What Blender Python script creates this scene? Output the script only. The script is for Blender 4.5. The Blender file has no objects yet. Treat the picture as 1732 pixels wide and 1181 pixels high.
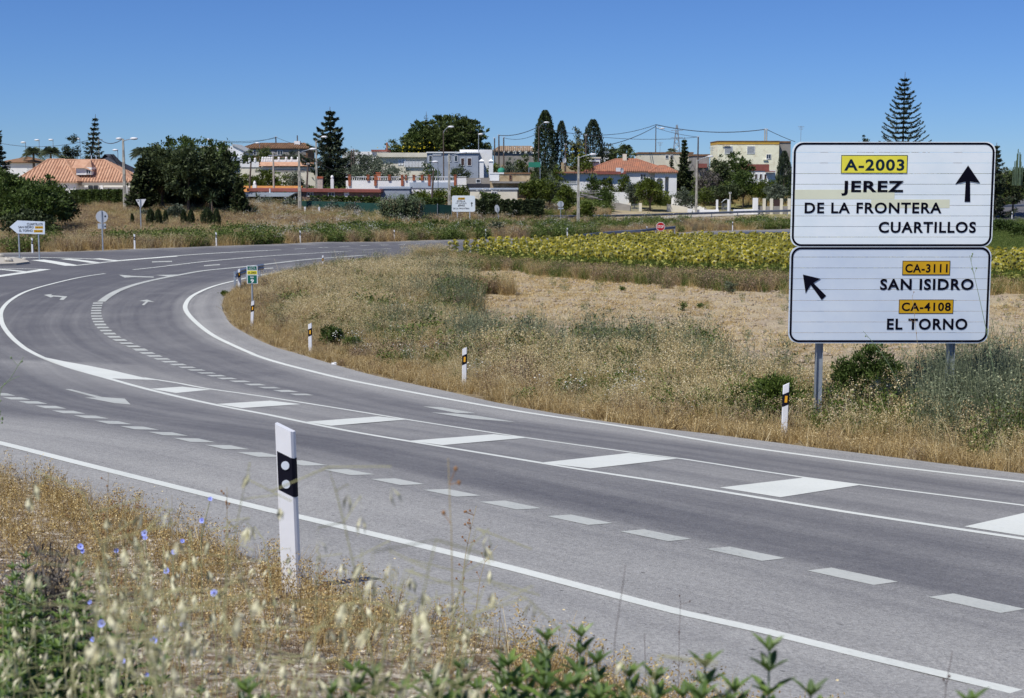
import bpy, math, random
import numpy as np
from mathutils import Vector, Matrix
from mathutils.geometry import delaunay_2d_cdt
SC = bpy.context.scene
COL = SC.collection
# ---------------------------------------------------------------- camera, sky, sun, exposure
CZ = 6.0                                   # height of the lens above the zero level of the junction
FPX = 2405.0                               # focal length of the photograph in its own pixels
PITCH = math.atan((590.5-300)/FPX)
cam = bpy.data.objects.new('camera', bpy.data.cameras.new('camera'))
COL.objects.link(cam)
cam.location = (0, 0, CZ)
cam.rotation_euler = (math.pi/2-PITCH, 0, 0)
cam.data.sensor_width = 36
cam.data.lens = FPX/1732*36
cam.data.clip_start = 0.1
cam.data.clip_end = 6000
cam.data.dof.use_dof = True
cam.data.dof.focus_distance = 21
cam.data.dof.aperture_fstop = 6.5
SC.camera = cam
SUN = Vector((-0.44, -0.46, 1.0)).normalized()     # towards the sun
world = bpy.data.worlds.new('World')
SC.world = world
world.use_nodes = True
wn = world.node_tree.nodes
sky = wn.new('ShaderNodeTexSky')
sky.sky_type = 'NISHITA'
sky.sun_disc = False
sky.sun_elevation = math.asin(SUN.z)
sky.sun_rotation = math.atan2(SUN.x, SUN.y)
sky.altitude = 5000
sky.air_density = 1.5
sky.dust_density = 0.0
sky.ozone_density = 3.0
tint = wn.new('ShaderNodeMix'); tint.data_type = 'RGBA'; tint.blend_type = 'MULTIPLY'; tint.inputs[0].default_value = 1
tint.inputs[7].default_value = (.335, .497, .80, 1)      # the deep polarised blue of the photograph
world.node_tree.links.new(sky.outputs[0], tint.inputs[6])
world.node_tree.links.new(tint.outputs[2], wn['Background'].inputs[0])
wn['Background'].inputs[1].default_value = 0.12
sl = bpy.data.lights.new('sun', 'SUN')
sl.energy = 4.9
sl.angle = math.radians(0.53)
sl.color = (1.0, 0.965, 0.92)
so = bpy.data.objects.new('sun', sl)
COL.objects.link(so)
so.rotation_euler = SUN.to_track_quat('Z', 'Y').to_euler()
SC.view_settings.view_transform = 'Standard'
SC.view_settings.look = 'None'
SC.view_settings.exposure = 0.0
SC.view_settings.gamma = 1
SC.view_settings.use_curve_mapping = False
SC.cycles.max_bounces = 6
SC.cycles.transparent_max_bounces = 8

# ---------------------------------------------------------------- where a line of sight meets the land
cp, sp = math.cos(PITCH), math.sin(PITCH)
def ray(px, py):
    a = (px-866)/FPX; b = (590.5-py)/FPX
    return np.array([a, cp+b*sp, -sp+b*cp])
def project(x, y, z):
    z = z-CZ
    d = y*cp-z*sp
    return 866+x/d*FPX, 590.5-(y*sp+z*cp)/d*FPX
def aty(px, py, Y):
    r = ray(px, py)*(Y/ray(px, py)[1])
    return Vector((r[0], r[1], r[2]+CZ))
_C = [ray(px, py)*D for px, py, D in [(490,1000,9.1),(1326,738,27),(785,658,35),(525,600,45.9),(427,554,53.7),(405,487,70),(545,458,95),
 (227,422,105),(366,416,116),(508,409,130),(667,407,145),(821,405,152),(959,397,165),(1094,394,172),(1239,391,178),(1711,371,211),
 (300,388,141),(600,375,160),(900,370,175),(1178,363,203),(1500,352,212),(1700,343,235),(0,432,100),(100,390,135)]]
for px, py, z in [(1732,1181,-2.8),(900,985,-2.8),(0,755,-2.95),(0,1000,-2.45),(0,1181,-2.3),(866,1181,-2.4),(0,470,-5.5),(1000,560,-5.75),(1400,560,-5.75),(1000,460,-6.5),(1600,480,-6.2),(1650,640,-5.2)]:
    r = ray(px, py); _C.append(r*(z/r[2]))
_C += [np.array(v, float) for v in [(0,0,-1.7),(-4,1,-1.75),(4,1,-2.0),(10,110,-6.9),(40,140,-7.0),(60,60,-6.2),(-45,60,-5.3),(-60,120,-5.5),(-40,20,-3.2),(40,-10,-3),(90,150,-6.6)]]
_C = np.array(_C)
def _phi(r2): return np.where(r2 > 0, r2*np.log(np.maximum(r2, 1e-9)), 0)
_XY = _C[:, :2]/50; _n = len(_C)
_K = _phi(((_XY[:, None]-_XY[None])**2).sum(-1))+np.eye(_n)*2e-3
_P = np.c_[np.ones(_n), _XY]
_sol = np.linalg.solve(np.block([[_K, _P], [_P.T, np.zeros((3, 3))]]), np.r_[_C[:, 2], 0, 0, 0])
def sstep(a, b, v):
    t = np.clip((v-a)/(b-a), 0, 1); return t*t*(3-2*t)
def H(x, y):
    """height of the land"""
    x = np.asarray(x, float); y = np.asarray(y, float)
    xc = np.clip(x, -70, 100)/50; yc = np.clip(y, -25, 235)/50
    r2 = (xc[..., None]-_XY[:, 0])**2+(yc[..., None]-_XY[:, 1])**2
    g = _phi(r2)@_sol[:_n]+_sol[_n]+_sol[_n+1]*xc+_sol[_n+2]*yc
    k = sstep(185, 235, y)
    g = g*(1-k)+(-4.9)*k
    g = g+5.2*sstep(205, 270, y)-7*sstep(290, 480, y)
    return g+CZ
def Hf(x, y): return float(H(x, y))
_T = np.r_[np.arange(2.5, 40, .25), np.arange(40, 300, .5)]
def hit(px, py):
    r = ray(px, py)
    f = r[2]*_T+CZ-H(r[0]*_T, r[1]*_T)
    i = int(np.argmax(f < 0))
    if f[i] >= 0: return Vector((r[0]*200, r[1]*200, Hf(r[0]*200, r[1]*200)))
    a, b = _T[i-1], _T[i]
    for _ in range(14):
        m = (a+b)/2
        if r[2]*m+CZ < Hf(r[0]*m, r[1]*m): b = m
        else: a = m
    return Vector((r[0]*b, r[1]*b, Hf(r[0]*b, r[1]*b)))

# ---------------------------------------------------------------- helpers
def tag(o, label=None, cat=None, group=None, kind=None):
    if label: o['label'] = label
    if cat: o['category'] = cat
    if group: o['group'] = group
    if kind: o['kind'] = kind
    return o
def thing(name, loc, label, cat, group=None, rz=0.0):
    o = bpy.data.objects.new(name, None); COL.objects.link(o)
    o.location = loc; o.rotation_euler = (0, 0, rz); o.empty_display_size = .3
    return tag(o, label, cat, group)
def link(name, me, parent=None, loc=None):
    o = bpy.data.objects.new(name, me); COL.objects.link(o)
    if parent: o.parent = parent
    if loc is not None: o.location = loc
    return o
def copy_tree(o, loc=None, label=None, rz=None, parent=None, scale=None):
    c = o.copy(); COL.objects.link(c)
    if parent: c.parent = parent
    if loc is not None: c.location = loc
    if rz is not None: c.rotation_euler = (0, 0, rz)
    if scale is not None: c.scale = scale
    if label: c['label'] = label
    for ch in list(o.children): copy_tree(ch, parent=c)
    return c
def np_mesh(name, V, F, mats, mi=None, v=None, smooth=False):
    """V (n,3), F (m,k) all of one k; v = one shade number per face"""
    V = np.asarray(V, np.float32); F = np.asarray(F, np.int32)
    me = bpy.data.meshes.new(name)
    me.vertices.add(len(V)); me.vertices.foreach_set('co', V.ravel())
    m, k = F.shape
    me.loops.add(m*k); me.loops.foreach_set('vertex_index', F.ravel())
    me.polygons.add(m)
    me.polygons.foreach_set('loop_start', np.arange(0, m*k, k, dtype=np.int32))
    me.polygons.foreach_set('loop_total', np.full(m, k, np.int32))
    if mi is not None: me.polygons.foreach_set('material_index', np.asarray(mi, np.int32))
    for mt in (mats if isinstance(mats, (list, tuple)) else [mats]): me.materials.append(mt)
    if v is not None:
        a = me.attributes.new('v', 'FLOAT', 'FACE'); a.data.foreach_set('value', np.asarray(v, np.float32))
    me.update(calc_edges=True)
    if smooth: me.polygons.foreach_set('use_smooth', np.ones(m, bool))
    me.validate()
    return me
class MB:
    """collects shapes and links them as ONE mesh object, in the coordinates of its thing"""
    def __init__(s): s.V = []; s.F = []; s.M = []
    def add(s, V, F, m=0):
        o = len(s.V); s.V += [tuple(p) for p in V]; s.F += [[i+o for i in f] for f in F]; s.M += [m]*len(F); return s
    def box(s, x0, x1, y0, y1, z0, z1, m=0):
        return s.add([(x, y, z) for z in (z0, z1) for y in (y0, y1) for x in (x0, x1)],
                     [(0,2,3,1),(4,5,7,6),(0,1,5,4),(2,6,7,3),(0,4,6,2),(1,3,7,5)], m)
    def tube(s, pts, r, n=8, m=0, r2=None, caps=True):
        pts = [Vector(p) for p in pts]; V = []; F = []; N = len(pts)
        ref = Vector((0.13, 0.97, 0.2)) if abs((pts[-1]-pts[0]).normalized().z) > .7 else Vector((0, 0, 1))
        for i, p in enumerate(pts):
            t = (pts[min(i+1, N-1)]-pts[max(i-1, 0)]).normalized()
            a = t.cross(ref).normalized(); b = t.cross(a)
            rr = r if r2 is None else r+(r2-r)*i/(N-1)
            for k in range(n):
                w = 2*math.pi*k/n; V.append(p+a*rr*math.cos(w)+b*rr*math.sin(w))
        for i in range(N-1):
            for k in range(n): F.append((i*n+k, i*n+(k+1) % n, (i+1)*n+(k+1) % n, (i+1)*n+k))
        if caps: F += [tuple(range(n))[::-1], tuple(range((N-1)*n, N*n))]
        return s.add(V, F, m)
    def prism(s, poly, z0, z1, m=0):
        n = len(poly)
        z0f = z0 if callable(z0) else (lambda x, y: z0); z1f = z1 if callable(z1) else (lambda x, y: z1)
        V = [(x, y, z0f(x, y)) for x, y in poly]+[(x, y, z1f(x, y)) for x, y in poly]
        return s.add(V, [tuple(range(n))[::-1], tuple(range(n, 2*n))]+[(i, (i+1) % n, n+(i+1) % n, n+i) for i in range(n)], m)
    def plate(s, poly, y0, y1, m=0):
        """outline in x,z given a thickness along y"""
        n = len(poly)
        return s.add([(x, y0, z) for x, z in poly]+[(x, y1, z) for x, z in poly],
                     [tuple(range(n)), tuple(range(n, 2*n))[::-1]]+[((i+1) % n, i, n+i, n+(i+1) % n) for i in range(n)], m)
    def ball(s, c, r, m=0, n=8):
        rx, ry, rz = (r, r, r) if not isinstance(r, (tuple, list)) else r
        V = []; F = []; R = n//2
        for i in range(R+1):
            a = math.pi*i/R
            for k in range(n):
                w = 2*math.pi*k/n; V.append((c[0]+rx*math.sin(a)*math.cos(w), c[1]+ry*math.sin(a)*math.sin(w), c[2]+rz*math.cos(a)))
        for i in range(R):
            for k in range(n): F.append((i*n+k, (i+1)*n+k, (i+1)*n+(k+1) % n, i*n+(k+1) % n))
        return s.add(V, F, m)
    def mesh(s, name, mats, smooth=False):
        me = bpy.data.meshes.new(name); me.from_pydata(s.V, [], s.F)
        for mt in (mats if isinstance(mats, (list, tuple)) else [mats]): me.materials.append(mt)
        me.polygons.foreach_set('material_index', s.M)
        if smooth: me.polygons.foreach_set('use_smooth', [True]*len(s.F))
        me.update(); return me
    def build(s, name, mats, parent=None, loc=None, smooth=False):
        return link(name, s.mesh(name, mats, smooth), parent, loc)

# ---------------------------------------------------------------- materials
def _new(name):
    m = bpy.data.materials.new(name); m.use_nodes = True
    return m, m.node_tree.nodes, m.node_tree.links, m.node_tree.nodes['Principled BSDF']
def mat(name, c, rough=.7, var=.12, scale=3.0, c2=None, bump=0.0, bscale=None, metal=0.0, spec=.3, obj=False, thr=None, detail=6):
    """base colour with noise between c and c2 (or a darker/lighter c) and a relief"""
    m, N, L, b = _new(name)
    tc = N.new('ShaderNodeTexCoord'); nz = N.new('ShaderNodeTexNoise')
    nz.inputs['Scale'].default_value = scale; nz.inputs['Detail'].default_value = detail; nz.inputs['Roughness'].default_value = .62
    src = tc.outputs['Object'] if obj else N.new('ShaderNodeNewGeometry').outputs['Position']
    L.new(src, nz.inputs['Vector'])
    r = N.new('ShaderNodeValToRGB'); e = r.color_ramp.elements
    e[0].position, e[1].position = thr or (.3, .7)
    if c2 is None:
        e[0].color = (*[x*(1-var) for x in c], 1); e[1].color = (*[min(1, x*(1+var)) for x in c], 1)
    else: e[0].color = (*c, 1); e[1].color = (*c2, 1)
    L.new(nz.outputs['Fac'], r.inputs[0]); L.new(r.outputs[0], b.inputs['Base Color'])
    b.inputs['Roughness'].default_value = rough; b.inputs['Metallic'].default_value = metal
    b.inputs['Specular IOR Level'].default_value = spec
    if bump:
        n2 = N.new('ShaderNodeTexNoise'); n2.inputs['Scale'].default_value = bscale or scale*4; n2.inputs['Detail'].default_value = 5
        L.new(src, n2.inputs['Vector'])
        bp = N.new('ShaderNodeBump'); bp.inputs['Strength'].default_value = 1; bp.inputs['Distance'].default_value = bump
        L.new(n2.outputs['Fac'], bp.inputs['Height']); L.new(bp.outputs[0], b.inputs['Normal'])
    return m
def leafmat(name, dark, light, tip=None, trans=.28, rough=.55, spec=.25):
    """leaf colour picked by the shade number of each leaf; a part of the light goes through"""
    m, N, L, b = _new(name)
    at = N.new('ShaderNodeAttribute'); at.attribute_name = 'v'
    r = N.new('ShaderNodeValToRGB'); e = r.color_ramp.elements
    e[0].position = .1; e[0].color = (*dark, 1); e[1].position = .8; e[1].color = (*light, 1)
    if tip: t = e.new(.96); t.color = (*tip, 1)
    L.new(at.outputs['Fac'], r.inputs[0]); L.new(r.outputs[0], b.inputs['Base Color'])
    b.inputs['Roughness'].default_value = rough; b.inputs['Specular IOR Level'].default_value = spec
    tr = N.new('ShaderNodeBsdfTranslucent'); mx = N.new('ShaderNodeMixShader'); mx.inputs[0].default_value = trans
    L.new(r.outputs[0], tr.inputs['Color']); L.new(b.outputs[0], mx.inputs[1]); L.new(tr.outputs[0], mx.inputs[2])
    L.new(mx.outputs[0], N['Material Output'].inputs['Surface'])
    return m
M = {}
M['white_paint'] = mat('white_post_plastic', (.78, .79, .80), .45, .04, 6, spec=.4)
M['black'] = mat('black_film', (.008, .008, .016), .7, .1, 5, spec=.1)
M['amber'] = mat('amber_reflector', (.85, .42, .02), .25, .05, 8, spec=.6)
M['reflector'] = mat('white_reflector', (.62, .68, .74), .25, .05, 8, spec=.6)
M['galv'] = mat('galvanised_steel', (.33, .37, .41), .45, .12, 4, metal=.35, spec=.5)
M['galv_dark'] = mat('weathered_rail_steel', (.16, .19, .25), .5, .2, 1.5, metal=.4, spec=.5)
M['concrete'] = mat('pole_concrete', (.42, .40, .34), .85, .15, 1.2, bump=.01)
M['wood'] = mat('tarred_wood_pole', (.11, .085, .07), .85, .3, 2.5, bump=.01)
M['wire'] = mat('black_cable', (.05, .05, .055), .6, .1, 2)
M['lamp'] = mat('lamp_housing', (.72, .73, .74), .4, .05, 3, spec=.5)
M['white_wall'] = mat('lime_white_wall', (.82, .82, .80), .8, .07, .5, bump=.01)
M['cream'] = mat('cream_wall', (.74, .69, .55), .85, .12, .6, bump=.01)
M['grey_wall'] = mat('grey_and_shade_wall', (.33, .37, .43), .85, .12, .6)  # blue-grey puts the shade on white walls into the colour; sheds share it
M['ochre'] = mat('ochre_stone_wall', (.30, .21, .11), .9, .1, 1.6, c2=(.58, .47, .30), bump=.03)
M['yellow_wall'] = mat('stained_yellow_wall', (.88, .85, .63), .85, .1, 1.1, c2=(.62, .54, .36), thr=(.52, .75))
M['grey_plaster'] = mat('bare_plaster', (.30, .28, .25), .9, .18, .9, bump=.02)
M['brick'] = mat('red_brick', (.34, .11, .055), .85, .25, 4)
M['tile'] = mat('terracotta_tile', (.40, .21, .13), .8, .1, 1.6, c2=(.56, .35, .23), bump=.01)
M['tile_old'] = mat('weathered_tile', (.24, .13, .09), .85, .1, 1.2, c2=(.44, .19, .11), bump=.01)
M['tile_brown'] = mat('lichen_brown_tile', (.17, .10, .06), .9, .1, 1.3, c2=(.30, .17, .09), bump=.01)
M['dark_roof'] = mat('dark_felt_roof', (.035, .038, .05), .8, .2, .8)
M['metal_roof'] = mat('pale_sheet_roof', (.42, .48, .55), .5, .1, .6, spec=.5)
M['red_edge'] = mat('red_roof_edge', (.27, .09, .07), .7, .15, 2)
M['window'] = mat('window_glass', (.03, .04, .055), .12, .2, 1, spec=.7)
M['shutter'] = mat('grey_shutter', (.40, .42, .42), .6, .08, 4)
M['frame'] = mat('white_frame', (.74, .75, .75), .6, .05, 4)
M['dark_door'] = mat('dark_door', (.06, .035, .03), .6, .2, 2)
M['green_net'] = mat('green_shade_net', (.02, .075, .06), .8, .2, 2)
M['green_cloth'] = mat('green_awning', (.03, .22, .14), .7, .1, 2)
M['bark'] = mat('bark', (.13, .10, .075), .9, .25, 4, bump=.02)
M['stone'] = mat('pale_stone', (.45, .42, .36), .85, .2, 3, bump=.02)

# asphalt: dust and wear follow the lanes (attributes across / dust)
def asphalt():
    m, N, L, b = _new('asphalt')
    geo = N.new('ShaderNodeNewGeometry')
    def noise(scale, detail, vec=geo.outputs['Position'], rough=.6):
        n = N.new('ShaderNodeTexNoise'); n.inputs['Scale'].default_value = scale; n.inputs['Detail'].default_value = detail
        n.inputs['Roughness'].default_value = rough; L.new(vec, n.inputs['Vector']); return n.outputs['Fac']
    def math_(op, a, b_, cl=False):
        n = N.new('ShaderNodeMath'); n.operation = op; n.use_clamp = cl
        for i, v in enumerate((a, b_)):
            if isinstance(v, (int, float)): n.inputs[i].default_value = v
            else: L.new(v, n.inputs[i])
        return n.outputs[0]
    def attr(nm):
        a = N.new('ShaderNodeAttribute'); a.attribute_name = nm; return a.outputs['Fac']
    comb = N.new('ShaderNodeCombineXYZ')
    L.new(math_('MULTIPLY', attr('across'), 2.2), comb.inputs[0]); L.new(math_('MULTIPLY', attr('along'), .03), comb.inputs[1])
    streak = noise(1.0, 5, comb.outputs[0])
    d = math_('ADD', attr('dust'), math_('MULTIPLY', math_('SUBTRACT', streak, .5), .75))
    d = math_('ADD', d, math_('MULTIPLY', math_('SUBTRACT', noise(.28, 5), .5), .55))
    d = math_('ADD', d, math_('MULTIPLY', math_('SUBTRACT', noise(7, 4), .5), .35))
    r = N.new('ShaderNodeValToRGB'); e = r.color_ramp.elements
    e[0].position = 0; e[0].color = (.107, .106, .113, 1); e[1].position = 1; e[1].color = (.35, .344, .322, 1)
    L.new(d, r.inputs[0])
    vo = N.new('ShaderNodeTexVoronoi'); vo.inputs['Scale'].default_value = 75; L.new(geo.outputs['Position'], vo.inputs['Vector'])
    hs = N.new('ShaderNodeHueSaturation'); L.new(r.outputs[0], hs.inputs['Color'])
    sep = N.new('ShaderNodeSeparateColor'); L.new(vo.outputs['Color'], sep.inputs[0])
    L.new(math_('ADD', math_('MULTIPLY', sep.outputs[0], .55), .71), hs.inputs['Value'])
    # scattered dark specks of tar
    v2 = N.new('ShaderNodeTexVoronoi'); v2.inputs['Scale'].default_value = 2.6; L.new(geo.outputs['Position'], v2.inputs['Vector'])
    sp2 = N.new('ShaderNodeMapRange'); sp2.inputs[1].default_value = .03; sp2.inputs[2].default_value = .06; sp2.inputs[3].default_value = .35; sp2.inputs[4].default_value = 1
    L.new(v2.outputs['Distance'], sp2.inputs[0])
    mx = N.new('ShaderNodeMix'); mx.data_type = 'RGBA'; mx.blend_type = 'MULTIPLY'; mx.inputs[0].default_value = 1
    L.new(hs.outputs[0], mx.inputs[6]); L.new(sp2.outputs[0], mx.inputs[7])
    L.new(mx.outputs[2], b.inputs['Base Color'])
    b.inputs['Roughness'].default_value = .78; b.inputs['Specular IOR Level'].default_value = .35
    bp = N.new('ShaderNodeBump'); bp.inputs['Distance'].default_value = .006; L.new(vo.outputs['Distance'], bp.inputs['Height']); L.new(bp.outputs[0], b.inputs['Normal'])
    return m
M['asphalt'] = asphalt()
def paint(k=1.0, lo=.42, nm='road_paint'):
    m, N, L, b = _new(nm)
    geo = N.new('ShaderNodeNewGeometry')
    n1 = N.new('ShaderNodeTexNoise'); n1.inputs['Scale'].default_value = 26; n1.inputs['Detail'].default_value = 8; n1.inputs['Roughness'].default_value = .75
    n2 = N.new('ShaderNodeTexNoise'); n2.inputs['Scale'].default_value = .8; n2.inputs['Detail'].default_value = 4
    L.new(geo.outputs['Position'], n1.inputs[0]); L.new(geo.outputs['Position'], n2.inputs[0])
    ad = N.new('ShaderNodeMath'); ad.operation = 'MULTIPLY_ADD'; ad.inputs[1].default_value = .5
    L.new(n2.outputs[0], ad.inputs[0]); L.new(n1.outputs[0], ad.inputs[2])
    r = N.new('ShaderNodeValToRGB'); e = r.color_ramp.elements
    e[0].position = lo; e[0].color = (.30*k, .30*k, .29*k, 1); e[1].position = lo+.18; e[1].color = (.60*k, .62*k, .56*k, 1)
    t = e.new(.9); t.color = (.70*k, .715*k, .65*k, 1)
    L.new(ad.outputs[0], r.inputs[0]); L.new(r.outputs[0], b.inputs['Base Color'])
    b.inputs['Roughness'].default_value = .65
    return m
M['paint'] = paint(1.0, .40)
M['worn_paint'] = paint(.72, .50, 'worn_road_paint')
PAINT_OF = {'lane_dash': 'worn_paint', 'wide_line': 'worn_paint', 'painted_arrow': 'worn_paint', 'short_dash': 'worn_paint'}
def pm_of(n): return M[PAINT_OF.get(n, 'paint')]
def soil():
    m, N, L, b = _new('dry_soil')
    geo = N.new('ShaderNodeNewGeometry')
    def ramp(scale, c1, c2, p0=.35, p1=.65, det=8):
        n = N.new('ShaderNodeTexNoise'); n.inputs['Scale'].default_value = scale; n.inputs['Detail'].default_value = det; n.inputs['Roughness'].default_value = .68
        L.new(geo.outputs['Position'], n.inputs[0])
        r = N.new('ShaderNodeValToRGB'); e = r.color_ramp.elements
        e[0].position = p0; e[0].color = (*c1, 1); e[1].position = p1; e[1].color = (*c2, 1); L.new(n.outputs[0], r.inputs[0]); return r.outputs[0]
    def mix(a, c, fac, mode='MIX'):
        x = N.new('ShaderNodeMix'); x.data_type = 'RGBA'; x.blend_type = mode
        if isinstance(fac, float): x.inputs[0].default_value = fac
        else: L.new(fac, x.inputs[0])
        L.new(a, x.inputs[6]); L.new(c, x.inputs[7]); return x.outputs[2]
    def attr(nm):
        a = N.new('ShaderNodeAttribute'); a.attribute_name = nm; return a.outputs['Fac']
    field = ramp(1.3, (.34, .27, .185), (.56, .46, .315))
    field = mix(field, ramp(.11, (.42, .34, .235), (.58, .50, .30)), .5)
    verge = ramp(2.2, (.20, .15, .095), (.42, .34, .20))
    near = ramp(11.0, (.22, .16, .10), (.74, .67, .54), .42, .62)
    grn = ramp(.8, (.16, .17, .06), (.32, .28, .12))
    c = mix(field, verge, attr('verge')); c = mix(c, near, attr('near')); c = mix(c, grn, attr('grassy'))
    grain = ramp(38, (.62, .62, .62), (1.2, 1.2, 1.2), .3, .7, 3)
    c = mix(c, grain, 1.0, 'MULTIPLY')
    L.new(c, b.inputs['Base Color']); b.inputs['Roughness'].default_value = .95; b.inputs['Specular IOR Level'].default_value = .1
    n = N.new('ShaderNodeTexNoise'); n.inputs['Scale'].default_value = 3.2; n.inputs['Detail'].default_value = 8; n.inputs['Roughness'].default_value = .7
    L.new(geo.outputs['Position'], n.inputs[0])
    bp = N.new('ShaderNodeBump'); bp.inputs['Distance'].default_value = .16; L.new(n.outputs[0], bp.inputs['Height']); L.new(bp.outputs[0], b.inputs['Normal'])
    return m
M['soil'] = soil()

# ---------------------------------------------------------------- road outline (sight lines traced onto the land)
def trace(pts): return [hit(*p) for p in pts]
def smooth_path(P, step=.6):
    P = [Vector(p) for p in P]
    out = []
    for i in range(len(P)-1):
        p0 = P[max(i-1, 0)]; p1 = P[i]; p2 = P[i+1]; p3 = P[min(i+2, len(P)-1)]
        n = max(1, int((p2-p1).length/step))
        for k in range(n):
            t = k/n
            out.append(.5*((2*p1)+(p2-p0)*t+(2*p0-5*p1+4*p2-p3)*t*t+(3*p1-p0-3*p2+p3)*t**3))
    out.append(P[-1]); return out
near_edge = smooth_path(trace([(1900,1400),(1500,1305),(1250,1226),(1100,1176),(1020,1148),(900,1110),(760,1065),(640,1025),(520,985),(400,940),(260,893),(130,846),(0,803),(-110,778),(-300,740),(-600,700)]), .5)
island_edge = smooth_path(trace([(1950,830),(1850,820),(1732,805),(1598,788),(1484,773),(1384,761),(1291,748.5),(1191,735.5),(1070,722),(959,705),(848,685),(774,668),(700,652),(633,637),(566,618.6),(511,602),(469,590),(439,577.5),(416,565.5),(393,551.6),(381.6,536),(376,523),(377,511),(383,500),(396,490),(418,481),(442,474),(469,467),(515,458.5),(570,451.5),(640,443),(720,435),(800,427.5),(900,417.5),(1000,409),(1100,404.5),(1200,402.5),(1340,399.5)]), .6)
DIR = ((near_edge[0]-near_edge[12]).normalized()+(island_edge[0]-island_edge[12]).normalized()); DIR.z = 0; DIR.normalize()
near_edge = [near_edge[0]+DIR*k for k in range(26, 0, -1)]+near_edge
island_edge = [island_edge[0]+DIR*k for k in range(26, 0, -1)]+island_edge
far_edge = smooth_path(trace([(-200,434),(0,428.6),(109,426.5),(173,424.8),(229,422),(300,419.7),(365,417),(500,412.5),(563,409.8),(700,408),(821,405.6),(900,404),(963,402),(1050,399),(1144,395),(1200,391.5),(1335,388)]), 1.5)
tail = [Vector((48, 178, 0)), Vector((62, 190, 0)), Vector((76, 206, 0)), Vector((95, 240, 0))]
tail_far = [Vector((96, 252, 0)), Vector((72, 214, 0)), Vector((56, 196, 0)), Vector((44, 188, 0))]
far_pts = far_edge
ROAD = [p.xy for p in near_edge]+[Vector((-60, 45)), Vector((-75, 100))]+[p.xy for p in far_pts]+[p.xy for p in reversed(smooth_path(tail_far, 3))]+[p.xy for p in reversed(smooth_path(tail, 3))]+[p.xy for p in reversed(island_edge)]
ROADN = np.array([tuple(p) for p in ROAD])
def inside(P, poly):
    x, y = P[:, 0], P[:, 1]; r = np.zeros(len(P), bool); n = len(poly)
    for i in range(n):
        x1, y1 = poly[i]; x2, y2 = poly[(i+1) % n]
        if y1 == y2: continue
        c = (y1 > y) != (y2 > y)
        r ^= c & (x < (x2-x1)*(y-y1)/(y2-y1)+x1)
    return r
def pdist(P, poly, closed=False):
    poly = np.asarray([(p[0], p[1]) for p in poly]); d = np.full(len(P), 1e9)
    n = len(poly)
    for i in range(n if closed else n-1):
        a = poly[i]; b = poly[(i+1) % n]; ab = b-a; l2 = max(ab@ab, 1e-9)
        t = np.clip(((P-a)@ab)/l2, 0, 1)
        d = np.minimum(d, np.hypot(*(P-a-t[:, None]*ab).T))
    return d
NE = [p.xy for p in near_edge[::3]]+[near_edge[-1].xy]; IE = [p.xy for p in island_edge[::3]]+[island_edge[-1].xy]; FE = [p.xy for p in far_pts[::2]]+[far_pts[-1].xy]

# ---------------------------------------------------------------- ground sheet
def ground():
    ys = np.r_[np.arange(-30, 2, 2.0), np.arange(2, 14, .3), np.arange(14, 70, .6), np.arange(70, 235, 1.5), np.arange(235, 330, 4), np.geomspace(330, 4500, 22)]
    xp = np.r_[np.arange(0, 12, .35), np.arange(12, 40, .7), np.arange(40, 80, 2), np.geomspace(80, 3500, 24)]
    xs = np.r_[-xp[:0:-1], xp]
    X, Y = np.meshgrid(xs, ys); P = np.c_[X.ravel(), Y.ravel()]
    Z = H(P[:, 0], P[:, 1])
    ins = inside(P, ROADN); nearby = (np.abs(P[:, 0]) < 130) & (P[:, 1] < 260)
    d = np.full(len(P), 60.0)
    d[nearby] = pdist(P[nearby], ROADN[::3], True)
    rng = np.random.default_rng(3)
    bump = (rng.random(len(P))-.5)*.05+.04*np.sin(P[:, 0]*1.7+P[:, 1]*.6)*np.sin(P[:, 1]*1.1-P[:, 0]*.4)
    Z = np.where(ins, Z-np.clip((d-.45)*.8, 0, .35), Z+np.where(P[:, 1] < 230, bump*np.clip((d-.4)/1.5, 0, 1), 0))
    nx = len(xs); ny = len(ys)
    i, j = np.meshgrid(np.arange(nx-1), np.arange(ny-1)); a = (j*nx+i).ravel()
    me = np_mesh('ground', np.c_[P, Z], np.c_[a, a+1, a+nx+1, a+nx], M['soil'], smooth=True)
    dI = np.full(len(P), 90.0); dI[nearby] = pdist(P[nearby], IE)
    dF = np.full(len(P), 90.0); dF[nearby] = pdist(P[nearby], FE)
    dN = np.full(len(P), 90.0); nn = nearby & (P[:, 1] < 40); dN[nn] = pdist(P[nn], NE)
    verge = np.clip(1-(dI-8)/6, 0, 1)*(P[:, 1] < 200)+np.clip(1-(dF-14)/10, 0, 1)*(P[:, 1] > 80)
    near = (P[:, 1] < 40)*(dN < dI)*1.0
    grassy = sstep(195, 215, P[:, 1])*.8+sstep(28, 45, P[:, 0])*sstep(110, 135, P[:, 1])*.9
    for nm, v in (('verge', verge), ('near', near), ('grassy', grassy)):
        at = me.attributes.new(nm, 'FLOAT', 'POINT'); at.data.foreach_set('value', np.clip(v, 0, 1).astype(np.float32))
    tag(link('ground', me), 'dry sandy ground of the verges, the bare field and the hill behind', kind='structure')
ground()

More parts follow.
